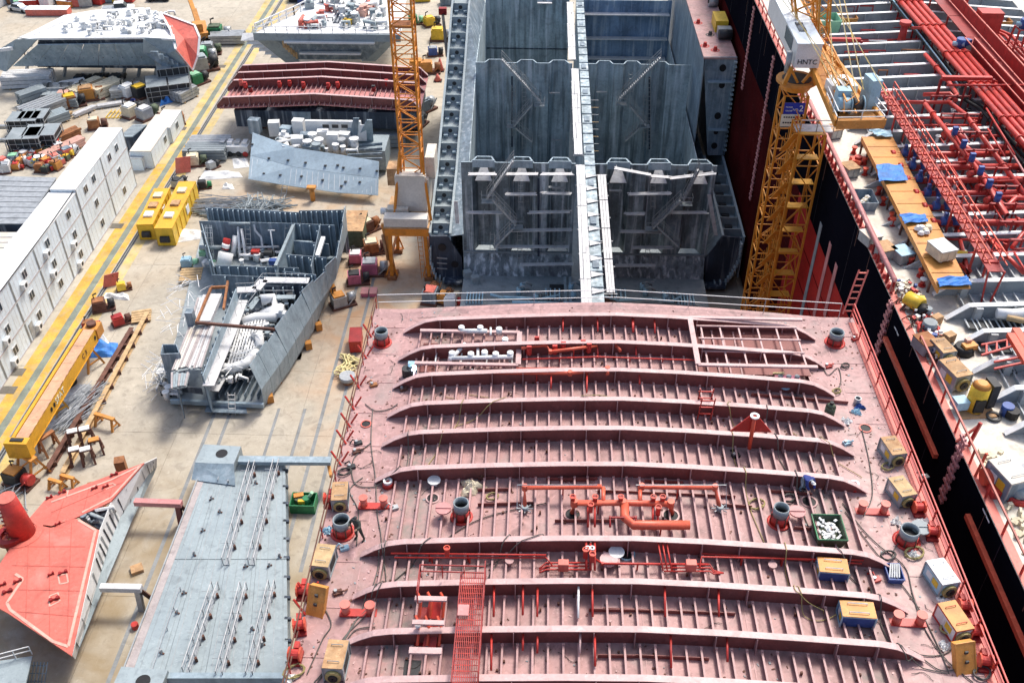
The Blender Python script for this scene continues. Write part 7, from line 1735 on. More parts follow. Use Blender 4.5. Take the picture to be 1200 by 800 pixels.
for (x, y) in ((297,168),(318,185),(340,189),(359,194),(380,197),(393,196),(314,201),(333,206),(356,211),(378,215),(400,199),(403,217),(421,200),(421,218),(442,203),(398,222)):
    t = (x-296)/148*3; i = min(2, max(0, int(t))); f = t-i; A_, B_ = bq[i].lerp(bq[i+1], f), tq[i].lerp(tq[i+1], f); v = 1-(y-(155+f*18 if i == 0 else 175+(x-345)*.14))/48; c = A_.lerp(B_, max(.05, min(.92, v))); MB().box(c+Vector((0,-.05,.03)), .35, .3, .12).build('lug', 'dark', cp)
for x in (320, 360, 400, 435): a = P(x, 214+(x-300)*.1, 1.3); MB().beam((a.x, a.y+3, 0), (a.x, a.y+2.5, 2.2), .3, .3).build('support', 'rust', cp)
for (px, py) in ((300,155),(323,158),(337,163),(352,162),(360,170),(388,160),(392,175),(380,168),(405,172),(415,165),(350,175)):
    c = P(px, py, 3.2); MB().box(c, 1.6, 1.2, rn.uniform(1.5, 3), rn.uniform(-.2,.2)).build('inner_frame', rn.choice(['shell_blue','white','blue_grey','white']), cp)
clutter(325, 420, 158, 182, 3.6, 46, ['white','white','white','galv','pale_steel'], .8, par=cp)
MB().box(P(392, 158, 4), 8.0, .5, 2.2).build('white_web', 'white', cp)
for k in range(3): MB().box(P(382+k*11, 150, 5.6), .9, .12, .5).build('web_slot', 'dark', cp)
a = P(416, 172, 3); wq = MB().plate([P(408,168,3.5), P(414,138,7.5), P(421,138,7.5), P(418,168,3.5)], .2).build('tall_web', 'blue_grey', cp); MB().plate([P(414,170,3), P(430,140,7.5), P(436,140,7.5), P(438,168,3)], .2).build('tall_web', 'shell_blue', cp); MB().plate([P(418,165,4), P(422,146,6.5), P(429,146,6.5), P(430,165,4)], .1).build('striped_web', 'white', cp)
MB().bx(P(406,190,3).x, P(449,190,3).x, P(425,196,1).y, P(425,196,1).y+5, .6, 3.6).build('side_frame', 'pale_steel', cp)
for k in range(4):
    MB().beam(P(407,172+k*5,3.8), P(448,168+k*6,3.8), .15, .3).build('side_rib', 'blue_grey', cp)
ladder(P(331, 236, 0), P(334, 217, 2), .7, 'boarding_ladder', 'galv', cp)
c = P(367, 235, 0); r = thing('orange_post', 'short orange post standing in the shade of the curved plate', 'post', c); MB().cyl(c, .35, 1.9, 8).build('post', 'orange', r, True); MB().box(c+Vector((0,0,1.9)), 1.2, .8, .3).build('cap', 'orange', r)
# white trailer machine left
c = P(276, 180, 0); r = thing('white_trailer', 'low white machine trailer with red wheel hubs left of the curved plate', 'trailer', c)
MB().box(c+Vector((0,0,.6)), 4.5, 2.0, 1.0).build('body', 'white', r); [MB().tube([c+Vector((x,-1.1,.45)), c+Vector((x,-.9,.45))], .4, 10).build('wheel', 'red' if abs(x) > 1.5 else 'dark', r, True) for x in (-1.8,-.5,.8,1.8)]
for k in range(4): MB().box(c+Vector((-1.6+k*1.1, .2, 1.6)), .7, 1.2, .4).build('top_unit', 'white' if k % 2 else 'galv', r)
# ================================================================ RED FRAME PANEL (upper)
F4a, F4m, F4b = P(250,118,7.4), P(365,110,8.2), P(500,121,7.4)
X0, X1, Y0 = F4a.x, P(492,118,7.4).x, F4m.y
rpn = thing('red_frame_panel', 'raised dark red deck panel with four curved frames behind the lattice crane mast', 'ship section', ((X0+X1)/2, Y0+5, 0)); Xm = P(368,110,8.2).x
def pz(x): return 6.0+.8*(1-abs(x-Xm)/(Xm-X0))
for k in range(4):
    a, b = X0+(X1-X0)*k/4, X0+(X1-X0)*(k+1)/4; MB().plate([(a+.5, Y0-.5, pz(a)), (b, Y0-.5, pz(b)), (b, Y0+11.5, pz(b)), (a+.5, Y0+11.5, pz(a))], .15).build('deck_plate', 'pink', rpn)
ysf = [Y0, P(365, 90, 8.2).y, P(365, 81, 8.2).y, P(365, 72.5, 8.2).y]
for i, Y in enumerate(ysf):
    xs = [X0+.02, X0+1.2, Xm, X1-1.2, X1-.02]; vs = []; fs = []
    for j, x in enumerate(xs):
        h = .3 if j in (0, 4) else 1.45
        for y in (Y-.03, Y+.03): vs += [(x, y, pz(x)-.3), (x, y, pz(x)+h)]
    for k in range(4): a = k*4; b = a+4; fs += [(a, b, b+1, a+1), (a+3, b+3, b+2, a+2), (a+1, b+1, b+3, a+3)]
    fr = MB().add(vs, fs).build('cross_frame', 'webred', rpn)
    for j in range(4): a, b = xs[j], xs[j+1]; ha, hb = (.3 if j == 0 else 1.45), (.3 if j == 3 else 1.45); MB().plate([(a, Y-.25, pz(a)+ha+.03), (b, Y-.25, pz(b)+hb+.03), (b, Y+.2, pz(b)+hb+.03), (a, Y+.2, pz(a)+ha+.03)], .06).build('flange', 'flange', fr)
    for j in range(10): x = X0+2+j*(X1-X0-3)/9; MB().bx(x, x+.06, Y-.3, Y-.04, pz(x), pz(x)+1.4).build('bracket', 'stiff', fr)
for k in range(38): x = X0+1.2+k*(X1-X0-2.4)/37; z = pz(x); MB().bx(x-.03, x+.03, Y0-.9, Y0+11, z, z+.4).build('deck_longitudinal', 'stiff', rpn)
for (x, y, m_) in ((288,103,'red'),(294,108,'darkred'),(438,107,'darkred'),(453,100,'red'),(283,100,'coral'),(340,101,'red'),(385,104,'red'),(396,103,'red'),(356,103,'red'),(328,102,'red')):
    c = P(x, y, 6.9); o = MB().cyl(c, .32, .7, 9).build('deck_fitting', m_, rpn, True); MB().box(c+Vector((0,0,.7)), .5, .4, .2).build('fitting_top', 'dark' if 'dark' in m_ else m_, o)
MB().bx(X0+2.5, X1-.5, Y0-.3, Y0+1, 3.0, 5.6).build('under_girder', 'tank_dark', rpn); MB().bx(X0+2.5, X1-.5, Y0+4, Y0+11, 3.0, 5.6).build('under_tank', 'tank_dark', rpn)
for x in (308, 311, 445): a = P(x, 150, 0); MB().beam(a, (a.x+random.uniform(-.8,.8), Y0+.6, 5.4), .4, .4).build('support_leg', 'darkrust', rpn)
a = P(371, 146, 0); MB().plate([(a.x-1, Y0-.6, .6), (a.x+.8, Y0-.6, .6), (a.x+1.2, Y0-.6, 5.6), (a.x-1.6, Y0-.6, 5.6)], .2).build('hanging_web', 'blue_grey', rpn)
# ================================================================ WHITE-GREY HULL SECTION (top centre)
wb = thing('pale_hull_section', 'pale grey raised hull section with orange fittings on its deck at the top', 'ship section', P(390, 60, 0))
dq = [P(x, y, 8.5) for x, y in ((297,40),(470,40),(480,-25),(390,-25),(345,18))]
MB().prism([(p.x, p.y) for p in dq], 8.3, 8.6).build('deck_plate', 'white', wb)
a, b = P(297,40,8.5), P(470,40,8.5); MB().bx(a.x, b.x, a.y-.2, a.y, 7.5, 8.7).build('front_fascia', 'pale_steel', wb)
c0, c1 = P(336,70,3), P(430,70,3); e0, e1 = P(320,47,7.4), P(455,47,7.4); MB().plate([c0, c1, e1, e0], .3).build('front_bulkhead', 'blue_grey', wb)
for (xa, xb, y, z) in ((334,440,49,7.2),(352,424,62,4.6)): p, q = P(xa, y, z), P(xb, y, z); MB().bx(p.x, q.x, p.y-.8, p.y, p.z, p.z+.3).build('stringer', 'white', wb)
for sg, (xa, xb, xc, xd) in ((-1, (297,325,352,335)), (1, (470,448,424,440))): MB().plate([P(xa,42,8.2), P(xb,46,7.4), P(xc,72,2.6), P(xd,72,2.6)], .3).build('hopper_plate', 'pale_steel', wb)
for k in range(6): p = P(282+k*7, 48+k*4, 6-k*.6); MB().plate([p, p+Vector((3.8,.8,-.2)), p+Vector((3.9,1.6,.8)), p+Vector((.2,1.2,.9))], .15).build('wing_rib', 'white', wb)
for k in range(6): c = P(333+k*3, 56+k*2.6, 6-k*.5); MB().box(c, .35, .3, 1.6).build('slot_plate', 'wood', wb)
rp = MB(); rr = MB(); rail_fence(rp, rr, [a+Vector((0,0,.1)), b+Vector((0,0,.1))], 1.1, 1.8, .05, 2); rail_fence(rp, rr, [P(300,38,8.6), P(345,18,8.6), P(390,-5,8.6)], 1.4, 1.6, .09, 2); each(rp, 'rail_post', 'white', wb); each(rr, 'rail', 'white', wb)
for (x, y, s_, m_) in ((355,33,3,'coral'),(375,20,2.4,'coral'),(385,14,2,'coral'),(428,18,3.2,'coral_pale'),(407,28,1.6,'yellow'),(372,32,1.6,'darkred'),(430,9,2.6,'coral')): clutter(x-4, x+4, y-1.5, y+1.5, 8.6, 4, [m_], s_*.3, 'deck_fitting', wb)
p, q = P(390,27,8.7), P(420,8,8.7); MB().bx(p.x, q.x, p.y, q.y, 8.65, 8.75).build('dark_hatch', 'tank_dark', wb)
for k in range(5): x = p.x+(q.x-p.x)*k/5; MB().bx(x, x+.2, p.y, q.y, 8.75, 8.9).build('hatch_bar', 'galv', wb)
clutter(340, 450, 2, 34, 8.6, 55, ['white','white','galv','pale_steel','white'], .9, 'deck_unit', wb, ok=lambda x, y: x > 345+(18-y)*1.6)
# ================================================================ BIG WHITE AND BLUE BOW BLOCK (top left)
bb = thing('bow_block', 'huge white-topped hull block with dark blue side and pink nose plate, top left', 'ship section', P(110, 88, 0))
Z1 = 8.5
top_poly = [P(x, y, Z1) for x, y in ((20,46),(45,45),(170,44),(205,46),(200,20),(168,9),(110,12),(75,18))]
MB().prism([(p.x, p.y) for p in top_poly], Z1-.3, Z1).build('top_deck', 'white', bb)
a, b, c, d_ = P(44,53,Z1-1), P(170,51,Z1-1), P(190,76,3.2), P(15,78,3.2)
for k in range(7):
    t0, t1 = k/7+.002, (k+1)/7-.002; MB().plate([d_.lerp(c, t0), d_.lerp(c, t1), a.lerp(b, t1), a.lerp(b, t0)], .2).build('side_plate', 'shell_blue', bb)
for k in range(14): t = (k+.5)/14; q = d_.lerp(c, t).lerp(a.lerp(b, t), .35); MB().box(q, .14, .1, 1.6).build('lug', 'darkrust' if k % 4 == 0 else 'tank_dark', bb)
MB().plate([P(45,47,Z1-.3), P(172,46,Z1-.3), P(170,52,Z1-1.2), P(44,52,Z1-1.2)][::-1], .2).build('upper_strake', 'tank_dark', bb)
for k in range(9): p = P(60+k*14, 50, Z1-1); MB().beam(p, p+Vector((.8, .5, 1.0)), .3, .15).build('frame_end', 'white', bb)
lft = [P(x, y, z) for x, y, z in ((0,58,6),(20,46,Z1),(45,46,Z1),(8,84,3),(-10,78,3))]; MB().plate(lft[::-1] if (lft[1]-lft[0]).cross(lft[2]-lft[0]).z < 0 else lft, .3).build('bow_flare', 'pale_steel', bb)
for k in range(7): p = P(6+k*4.5, 60-k*.8, 6.8); MB().box(p, 1.4, .3, .5, .3).build('flare_rib', 'white', bb)
MB().plate([P(20,45,Z1+.4), P(78,20,Z1+.4), P(84,22,Z1-.1), P(30,46,Z1-.1)], .3).build('bulwark', 'white', bb)
cv = [P(x, y, z) for x, y, z in ((168,45,Z1),(205,45,Z1),(208,58,7),(222,82,3.4),(200,84,3.4),(168,62,6))]; c0 = sum(cv, Vector())/6
for k in range(6): a, b = cv[k], cv[(k+1)%6]; MB().plate([a, b, c0] if (b-a).cross(c0-a).z > 0 else [b, a, c0], .12).build('turn_plate', 'pale_steel' if k < 3 or k == 5 else 'blue_grey', bb)
for k in range(5): p = P(182+k*6, 66+k*3.2, 6.4-k*.6); MB().box(p, 1.2, .3, .8).build('turn_rib', 'blue_grey', bb)
ns = [(188,15,9.5),(228,30,8.6),(234,44,7.4),(232,66,5.2),(226,83,3.2),(206,58,7.2),(200,36,9)]; nq = [P(*t) for t in ns]; c0 = sum(nq, Vector())/7+Vector((0,0,.25))
vs = [c0]+nq+[p-Vector((0,0,.3)) for p in nq]; fs = [(0, 1+(k+1)%7, 1+k) for k in range(7)]+[(1+k, 1+(k+1)%7, 8+(k+1)%7, 8+k) for k in range(7)]
MB().add(vs, fs).build('nose_plate', 'coral', bb)
for a, b in zip(nq, nq[1:]+nq[:1]): MB().beam(a+Vector((0,0,.06)), b+Vector((0,0,.06)), .35, .12).build('nose_edge', 'white', bb)
clutter(75, 200, 14, 42, Z1, 90, ['white','white','white','white','white','galv'], .62, 'deck_unit', bb, ok=lambda x, y: y > 30-(x-70)*.25)
for (x, y) in ((56,90),(75,90),(162,90),(182,88),(30,92),(120,88),(145,88)): p = P(x, y, 0); MB().beam(p, p+Vector((1.2,1.5,4)), .4, .4).build('support_leg', 'galv', bb)
MB().plate([P(30,88,.4), P(200,90,.4), P(195,78,3), P(20,80,3)], .1).build('under_side', 'tank_dark', bb) if 0 else None
a, b = P(35,86,2.6), P(198,86,2.6); MB().bx(a.x, b.x, a.y+3, a.y+9, 2.4, 2.8).build('bottom_plate', 'tank_dark', bb)
# ================================================================ CORAL BLOCK (lower left)
cb_ = thing('coral_block', 'coral-red rudder-shaped hull block with white edge and a red conical post, lower left', 'ship section', P(60, 690, 0))
zc = 4.0
def flat(px, z, m, nm, par=cb_, t=.15):
    q = [P(x, y, zz if (zz := (v[0] if v else z)) is not None else z) for x, y, *v in px]; s_ = Vector()
    for i in range(len(q)): s_ += (q[i]-q[0]).cross(q[(i+1)%len(q)]-q[0])
    return MB().plate(q if s_.z > 0 else q[::-1], t).build(nm, m, par)
up_ = flat([(30,612),(54,584),(169,542),(130,587),(94,604),(60,618)], zc, 'coral', 'upper_wing'); lo = flat([(15,636),(34,612),(60,616),(88,607),(116,621),(84,768),(8,717),(-25,700)], zc, 'coral', 'lower_wing')
def line(px, w_, m, par, z=zc+.02, nm='pale_edge', h=.03):
    for a, b in zip(px[:-1], px[1:]): MB().beam(P(*a, z), P(*b, z), w_, h).build(nm, m, par)
line([(60,588),(130,562),(165,545),(131,582),(96,600)], .18, 'coral_pale', up_); line([(92,609),(112,621),(80,757),(62,751),(12,714),(8,706),(20,688),(27,678),(18,672)], .22, 'coral_pale', lo)
line([(70,684),(80,682),(78,672),(68,674),(70,684)], .12, 'coral_pale', lo); line([(58,710),(70,704),(68,694),(58,698),(58,710)], .12, 'coral_pale', lo); line([(120,570),(132,566),(136,568),(124,573)], .1, 'coral_pale', up_); line([(68,580),(80,574),(78,582)], .1, 'coral_pale', up_)
for (a, b) in (((18,640),(100,640)),((14,662),(104,664)),((8,690),(98,692)),((20,716),(92,722)),((34,618),(30,728)),((58,618),(58,745)),((84,612),(78,760)),((60,600),(150,562)),((75,585),(66,610)),((105,570),(98,598)),((135,560),(128,582))): line([a, b], .05, 'pinkseam', cb_, zc+.012, 'weld_seam', .02)
for (x, y, w_) in ((73,577,1),(134,556,1),(111,572,.8),(124,570,.8),(58,583,.8),(68,614,.7),(74,671,1.1),(60,673,.7),(64,702,1.3),(21,681,1),(9,693,1.2),(3,685,.9)):
    c = P(x, y, zc+.02); 
    for k in range(2): MB().cyl(c+Vector(((k-.5)*.35*w_, (k-.5)*.25, 0)), .12*w_, .22, 8).build('lifting_lug', 'darkred', cb_)
    MB().beam(c-Vector((.32*w_,.1,-.06)), c+Vector((.32*w_,.1,.06)), .1, .12).build('lug_bar', 'darkred', cb_)
c = P(26, 624, zc); o = MB().cyl(c, 1.1, 4.3, 22, .72).build('conical_post', 'red', cb_, True); MB().cyl(c+Vector((0,0,4.3)), .72, .06, 22).build('post_top', 'coral', o); MB().ring(c, 1.7, 1.2, .04, 22).build('post_collar', 'coral', o); MB().ring(c+Vector((-.7,-.6,0)), 1.15, .7, .5, 16).build('foot_ring', 'darkred', o)
for k in range(9): z = .4+k*.45; MB().box((c.x-.7+.03*k, c.y-.9+.04*k, c.z+z), .35, .12, .08).build('post_rung', 'darkred', o)
# white side plates, seen edge-on along the right
ed_t = [(184,536,3.6),(169,543,3.9),(131,586,3.9),(117,621,3.9),(110,655,3.9),(85,767,3.9)]; ed_b = [(184,545,1.2),(180,556,1.2),(152,616,1.2),(140,645,1.2),(125,680,1.2),(92,762,1.2)]
for k in range(5):
    a, b, c, d_ = P(*ed_t[k]), P(*ed_t[k+1]), P(*ed_b[k+1]), P(*ed_b[k]); mt = a.lerp(d_, .45)+Vector((-.2,0,-.8)); mb_ = b.lerp(c, .45)+Vector((-.2,0,-.8))
    MB().plate([a, b, mb_, mt], .05).build('inner_edge_plate', 'white', cb_); MB().plate([mt, mb_, c, d_], .05).build('outer_edge_plate', 'pale_steel', cb_)
    for j in range(4): t = (j+.5)/4; p, q = a.lerp(b, t), mt.lerp(mb_, t); MB().beam(p.lerp(q, .2)+Vector((.05,0,.06)), q+Vector((.05,0,.08)), .05, .12).build('edge_rib', 'dark' if j % 2 else 'galv', cb_)
flat([(92,605),(128,592),(118,620)], 3.2, 'tank_dark', 'recess_floor')
clutter(98, 122, 600, 614, 3.25, 16, ['galv','blue_grey','steel_floor','plank'], .45, 'pump', cb_)
for (x, y) in ((30,720),(80,750),(20,650),(120,600),(150,570)): p = P(x, y, 0); MB().box(p, .9, .9, 3.6, .3).build('keel_block', 'rust', cb_)
# T-shaped props between coral block and grey panel
for (xa, ya, xb, yb, yl, lab) in ((158,588,213,590,628,'upper brown steel prop frame between the coral block and the grey panel'),(118,688,166,689,720,'lower brown steel prop frame between the coral block and the grey panel')):
    a, b = P(xa, ya, 2.6), P(xb, yb, 2.6); r = thing('prop_frame', lab, 'prop', (b.x, b.y, 0), 0, 'prop frames'); MB().beam(a, b, .55, .5).build('top_beam', 'pink' if ya < 600 else 'plank', r); MB().beam(b-Vector((.4,0,.2)), (b.x-.5, b.y-.2, 0), .45, .4).build('leg', 'webred' if ya < 600 else 'galv', r); MB().beam(b-Vector((.2,0,.2)), (b.x+.5, b.y+.6, 0), .3, .3).build('brace', 'darkrust', r)
# ================================================================ GREY PANEL BLOCK (bottom left centre)
gpb = thing('grey_panel_block', 'large pale grey steel panel with rows of scaffold rails lying left of the red deck', 'ship section', P(250, 660, 0)); zg = 2.6
Q = [P(143,790,zg), P(338,790,zg), P(334,541,zg), P(240,541,zg)]
def GQ(u, v, z=0): return Q[0].lerp(Q[1], u).lerp(Q[3].lerp(Q[2], u), v)+Vector((0, 0, z))
for i in range(4):
    for j in range(2):
        u0, u1, v0, v1 = i/4+.001, (i+1)/4-.001, j*.49+.001, (.488, .999)[j]
        MB().plate([GQ(u0,v0), GQ(u1,v0), GQ(u1,v1), GQ(u0,v1)], .2).build('deck_panel', 'pale_steel', gpb)
for k in range(16): u = (k+.5)/16; MB().beam(GQ(u,0,.01), GQ(u,1,.01), .03, .03).build('weld_line', 'steel_floor' if k % 2 else 'galv', gpb)
MB().beam(GQ(0,0,-.15), GQ(0,1,-.15), .1, .7).build('left_edge', 'webgrey', gpb); MB().beam(GQ(0.03,0,.02), GQ(0.03,1,.02), .7, .03).build('edge_strip', 'edge_pale', gpb)
MB().beam(GQ(.015,0,-.9), GQ(.015,1,-.9), .2, 1.2).build('side_wall', 'blue_grey', gpb); MB().beam(GQ(.99,0,-1.0), GQ(.99,1,-1.0), .2, 1.6).build('side_wall', 'blue_grey', gpb)
for k in range(11): c = GQ(1.0, (k+.5)/11, -.3); MB().box(c, .5, .25, .3).build('edge_bracket', 'tank_dark', gpb)
MB().beam(GQ(.24,-.02,.1), GQ(1.0,-.02,.1), .5, 1.0).build('near_girder', 'shell_blue', gpb)
for (px, sz) in (((258,541),1.0),((166,808),1.0)):
    c = P(px[0], px[1], zg); b_ = MB().box(c-Vector((0,0,.3)), 3.6*sz, 2.4*sz, 1.3, -.05).build('end_box', 'pale_steel', gpb); MB().cyl(c+Vector((.3,.1,1.0)), .55, .03, 16).build('box_hole', 'black', b_); MB().plate([c+Vector((-1.8,-1.2,1.0)), c+Vector((1.8,-1.2,1.0)), c+Vector((2.2,-3.0,.03)), c+Vector((-2.0,-2.4,.03))][::1], .1).build('end_gusset', 'shell_blue', b_) if px[1] < 700 else None
MB().beam(P(280,539,zg+.6), P(388,540,zg+.6), .8, .4).build('outrigger_beam', 'shell_blue', gpb); MB().beam(P(384,540,zg), P(388,558,zg-.5), .3, .6).build('beam_tip', 'orange', gpb)
for (xa, ya, xb, yb, h_) in ((322,546,292,662,1.0),(294,548,262,662,1.0),(250,690,216,790,1.0),(283,690,255,795,1.0),(316,688,290,795,1.0),(260,550,256,565,.4),(212,692,180,788,.5)):
    a, b = P(xa, ya, zg), P(xb, yb, zg); n = 10 if h_ == 1 else 4
    for s_ in ((0, .5) if h_ == 1 else (0,)):
        n = 6 if h_ == 1 else 4; off = Vector((s_, 0, 0))
        for k in range(n+1): c = a.lerp(b, k/n)+off; MB().beam(c, c+Vector((0,0,h_)), .06, .06).build('scaffold_post', 'webgrey' if k % 3 == 0 else 'galv', gpb)
        for z in ((.5, 1.0) if h_ == 1 else (h_,)): MB().beam(a+off+Vector((0,0,z)), b+off+Vector((0,0,z)), .05, .05).build('scaffold_rail', 'galv' if z < 1 else 'plank', gpb)
    if h_ == 1:
        MB().beam(a+Vector((.25,0,.05)), b+Vector((.25,0,.05)), .45, .05).build('scaffold_board', 'webgrey', gpb)
        for k in range(4): c = a.lerp(b, (k+.3)/4); MB().beam(c+Vector((-.7,0,.5)), c+Vector((.6,0,.5)), .04, .04).build('cross_tube', 'webgrey', gpb); MB().box(c+Vector((.6,-.2,0)), .2, .22, .45, .6).build('clamp', 'darkrust', gpb)
for (x, y) in ((288,664-0),(268,567),(248,585),(238,622),(228,650),(216,695),(208,718),(190,765),(296,737),(308,756),(316,663),(328,652),(258,600),(300,566)):
    c = P(x, y, zg); MB().box(c, .42, .12, .1, random.uniform(-.8, .8)).build('loose_clamp', 'darkrust', gpb); MB().cyl(c, .1, .5, 6).build('clamp_pin', 'galv', gpb)
# corner pieces bottom left
r = thing('corner_panel', 'pale blue-grey panel with white rails at the bottom left corner', 'ship section', P(10, 800, 0)); 
flat([(-30,810),(28,808),(38,768),(-30,778)], 1.8, 'pale_steel', 'panel', r); 
rp = MB(); rr = MB(); rail_fence(rp, rr, [P(0,776,1.8), P(38,766,1.8)], 1, .8, .03, 2); each(rp, 'rail_post', 'white', r); each(rr, 'rail', 'white', r)
r = thing('ladder_stack', 'dark ladder frames standing beside the corner panel', 'ladder', P(42, 795, 0))
for k in range(4): ladder(P(34+k*4, 802, .2), P(38+k*4, 775, 1.8), .8, 'ladder_frame', 'blue_grey', r)
single(MB().box(P(161, 668, 0), 1.0, .9, .35, .5), 'wooden_block', 'rusttop', 'small square wooden block on bare concrete between the props', 'block') ; single(MB().cyl(P(159, 735, 0), .3, .5, 8), 'red_can', 'red', 'small red can on the concrete left of the grey panel', 'can')
for k in range(9): c = P(3+k*3.2, 575+k*8, .2)
sticks((3, 600), 40, 3.0, .05, 'galv', 'pipe_offcuts', 'pipe offcuts at the left edge behind the red conical post', 'pipe offcuts', .8, None, 1.5, 3, 31)
# ================================================================ UPPER LEFT YARD: STEEL STORES AND CLUTTER
def bundle(px, L, w_, h_, rz, m, lab, n=5, nm='steel_bundle', cat='steel bundle', grp='steel stores in the upper left yard'):
    c = P(*px); r = thing(nm, lab, cat, c, rz, grp); cs, sn = math.cos(rz), math.sin(rz); T_ = lambda x, y, z: Vector((c.x+x*cs-y*sn, c.y+x*sn+y*cs, z))
    for j in range(3):
        for k in range(n):
            y = (k-(n-1)/2)*w_/n; MB().beam(T_(-L/2+random.uniform(-.15,.15), y, .2+h_*(j+.5)/3), T_(L/2+random.uniform(-.15,.15), y, .2+h_*(j+.5)/3), w_/n*.8, h_/3*.86).build('bar', m, r)
    for t in (-.35, .35): MB().beam(T_(L*t, -w_/2-.1, .1), T_(L*t, w_/2+.1, .1), .2, .2).build('bearer', 'wood', r)
def basket(px, sx, sy, sz, rz, lab, m='galv', nm='steel_basket', cat='steel crate'):
    c = P(*px); r = thing(nm, lab, cat, c, rz, 'steel stores in the upper left yard'); cs, sn = math.cos(rz), math.sin(rz); T_ = lambda x, y, z: Vector((c.x+x*cs-y*sn, c.y+x*sn+y*cs, z))
    MB().box(T_(0,0,.1), sx*.94, sy*.94, sz-.2, rz).build('contents', 'dark', r)
    for i in (-1, 1):
        for j in (-1, 1): MB().beam(T_(i*sx/2, j*sy/2, 0), T_(i*sx/2, j*sy/2, sz), .12, .12).build('post', m, r)
    for z in (.15, sz*.4, sz*.7, sz):
        MB().beam(T_(-sx/2,-sy/2,z), T_(sx/2,-sy/2,z), .08, .08).build('bar', m, r); MB().beam(T_(sx/2,-sy/2,z), T_(sx/2,sy/2,z), .08, .08).build('bar', m, r)
    for k in range(5): x = (k-2)*sx/5; MB().beam(T_(x,-sy/2,.1), T_(x,-sy/2,sz), .06, .05).build('mesh_bar', m, r)
    for k in range(2): x = (k-.5)*sx/2; MB().box(T_(x,0,sz-.1), sx*.46, sy*.96, .1, rz).build('top_sheet', 'steel_floor', r)
B_ = [((36,100),8,3.5,2.0,.15,'plank','long bundle of pale planks under the left end of the bow block'),((40,120),4.5,2.0,2.0,.9,'steel_floor','narrow stack of grey plates left of the stores'),((52,112),3.5,2.5,1.6,.4,'galv','grey bar bundle next to the narrow plate stack'),((70,112),5,2.5,1.6,.1,'galv','grey bar bundle with pale top, middle of the back row'),((75,124),5,2.6,1.4,.1,'steel_floor','grey bar bundle in front of the middle of the back row'),
      ((52,134),6.5,3.5,1.8,.95,'galv','large slanting bundle of square grey bars'),((62,145),5,2.4,1.4,.9,'pale_steel','pale slanting bundle in front of the large one'),((88,108),4,2.5,1.6,.5,'plank','pale bundle near the orange crate'),((104,110),6,3,1.6,1.0,'cloth','bundle of timber and bars behind the small cars'),((116,110),5,2.6,1.6,1.0,'wood','dark timber bundle behind the small cars'),((126,110),5,2.8,1.7,1.0,'cloth','pale timber bundle at the end of its row'),((20,150),9,.5,.25,.02,'galv','two thin bars lying on the ground at the far left'),((14,166),10,.5,.25,.0,'galv','thin bars lying on the ground left of the crates'),
      ((145,113),3.6,2.2,1.4,.3,'galv','grey tray-shaped bundle right of the timber rows'),((67,170),8,1.6,1.2,1.0,'rust','long red-brown bundle slanting behind the office stack'),((75,180),7,1.6,1.2,1.0,'coral_pale','pink-brown bundle near the office stack'),((215,115),4,3.5,1.6,1.1,'galv','grey corrugated bundle beside the pink nose plate'),((130,125),4,1.0,.4,.4,'plank','flat pale boards in the middle of the yard'),((100,133),4,.9,.5,1.0,'plank','single white log-like bundle in the middle of the yard'),((77,136),2.0,.9,.4,.2,'wood','single brown timber in the middle of the yard'),
      ((243,184),6,3,1.6,.05,'steel_floor','grey bar bundle right of the lane near the white trailer'),((248,175),6,3,1.5,.05,'galv','second grey bundle behind the first near the white trailer'),((268,50),6,3,1.6,.1,'galv','grey bundle near the green machine by the lane'),((430,160),4,3,1.5,1.3,'blue_grey','dark plates leaning under the crane mast'),((455,170),5,3,2,.2,'steel_floor','grey bundle at the foot of the crane mast')]
for q in B_: bundle(*q)
for q in (((33,153),4.5,3.6,2.4,.1,'left steel crate of the middle pair'),((44,150),4.0,3.6,2.4,.1,'right steel crate of the middle pair'),((36,176),4.8,4,2.8,.12,'left steel crate of the front pair'),((54,172),4.8,4,2.8,.12,'right steel crate of the front pair, with glazed top'),((200,112),7,5,2.8,.35,'large grey crate stack beside the blue tarpaulin'),((207,103),5,4,4.2,.35,'tall grey crate stack farther from the blue tarpaulin'),((62,118),2.5,2,1.4,.1,'small grey crate beside the red box')): basket(*q)
crate(P(77,118), 1.6, 1.2, 1.6, .1, 'red', 'small bright red box among the grey bundles', 'red_box', 'box', 'coral_pale')
for q in (((88,124),'yellow-lidded rusty pump near the small cars',('rust','dark','yellow'),1.8,.5),((108,116),'orange box machine beside the timber rows',('orange','rust','rusttop'),2.0,.4),((155,112),'white-topped grey machine right of the timber rows',('white','galv','white'),1.9,1.0),((169,113),'yellow-topped black machine beside the standing man',('dark','dark','yellow'),1.9,.9),((157,135),'small cream tracked machine in the middle of the yard',('cloth','dark','white'),1.8,1.1),((174,138),'grey cable machine near the low cabins',('galv','olive','plank'),1.8,1.0),((203,146),'brown drum cluster beside the blue tarpaulin and cabin',('rust','rust','rusttop'),1.8,.5),((115,150),'brown machine cluster beside the end of the tall office stack',('rust','darkrust','cloth'),1.5,.3),
          ((240,72),'green machine beside the pink nose plate',('green','galv','mint'),2.2,.2),((240,82),'grey machine heap beside the green machine',('galv','dark','pale_steel'),2.4,.5),((233,98),'green and grey pump set in front of the nose plate tip',('green','dark','mint'),1.8,.9),((248,63),'dark grey drum machine beside the lane',('galv','olive','galv'),1.8,.2),((258,45),'green tarpaulin machine behind the grey bundle',('green','galv','olive'),2.2,.1),((487,28),'green rope heap machine right of the lattice mast',('green','mint','green'),1.5,.2),((240,220),'black and green gear by the white sacks',('dark','green','dark'),1.0,.2),((225,225),'dark red hub beside the yellow container',('darkred','dark','red'),1.0,.2)):
    machine(*q)
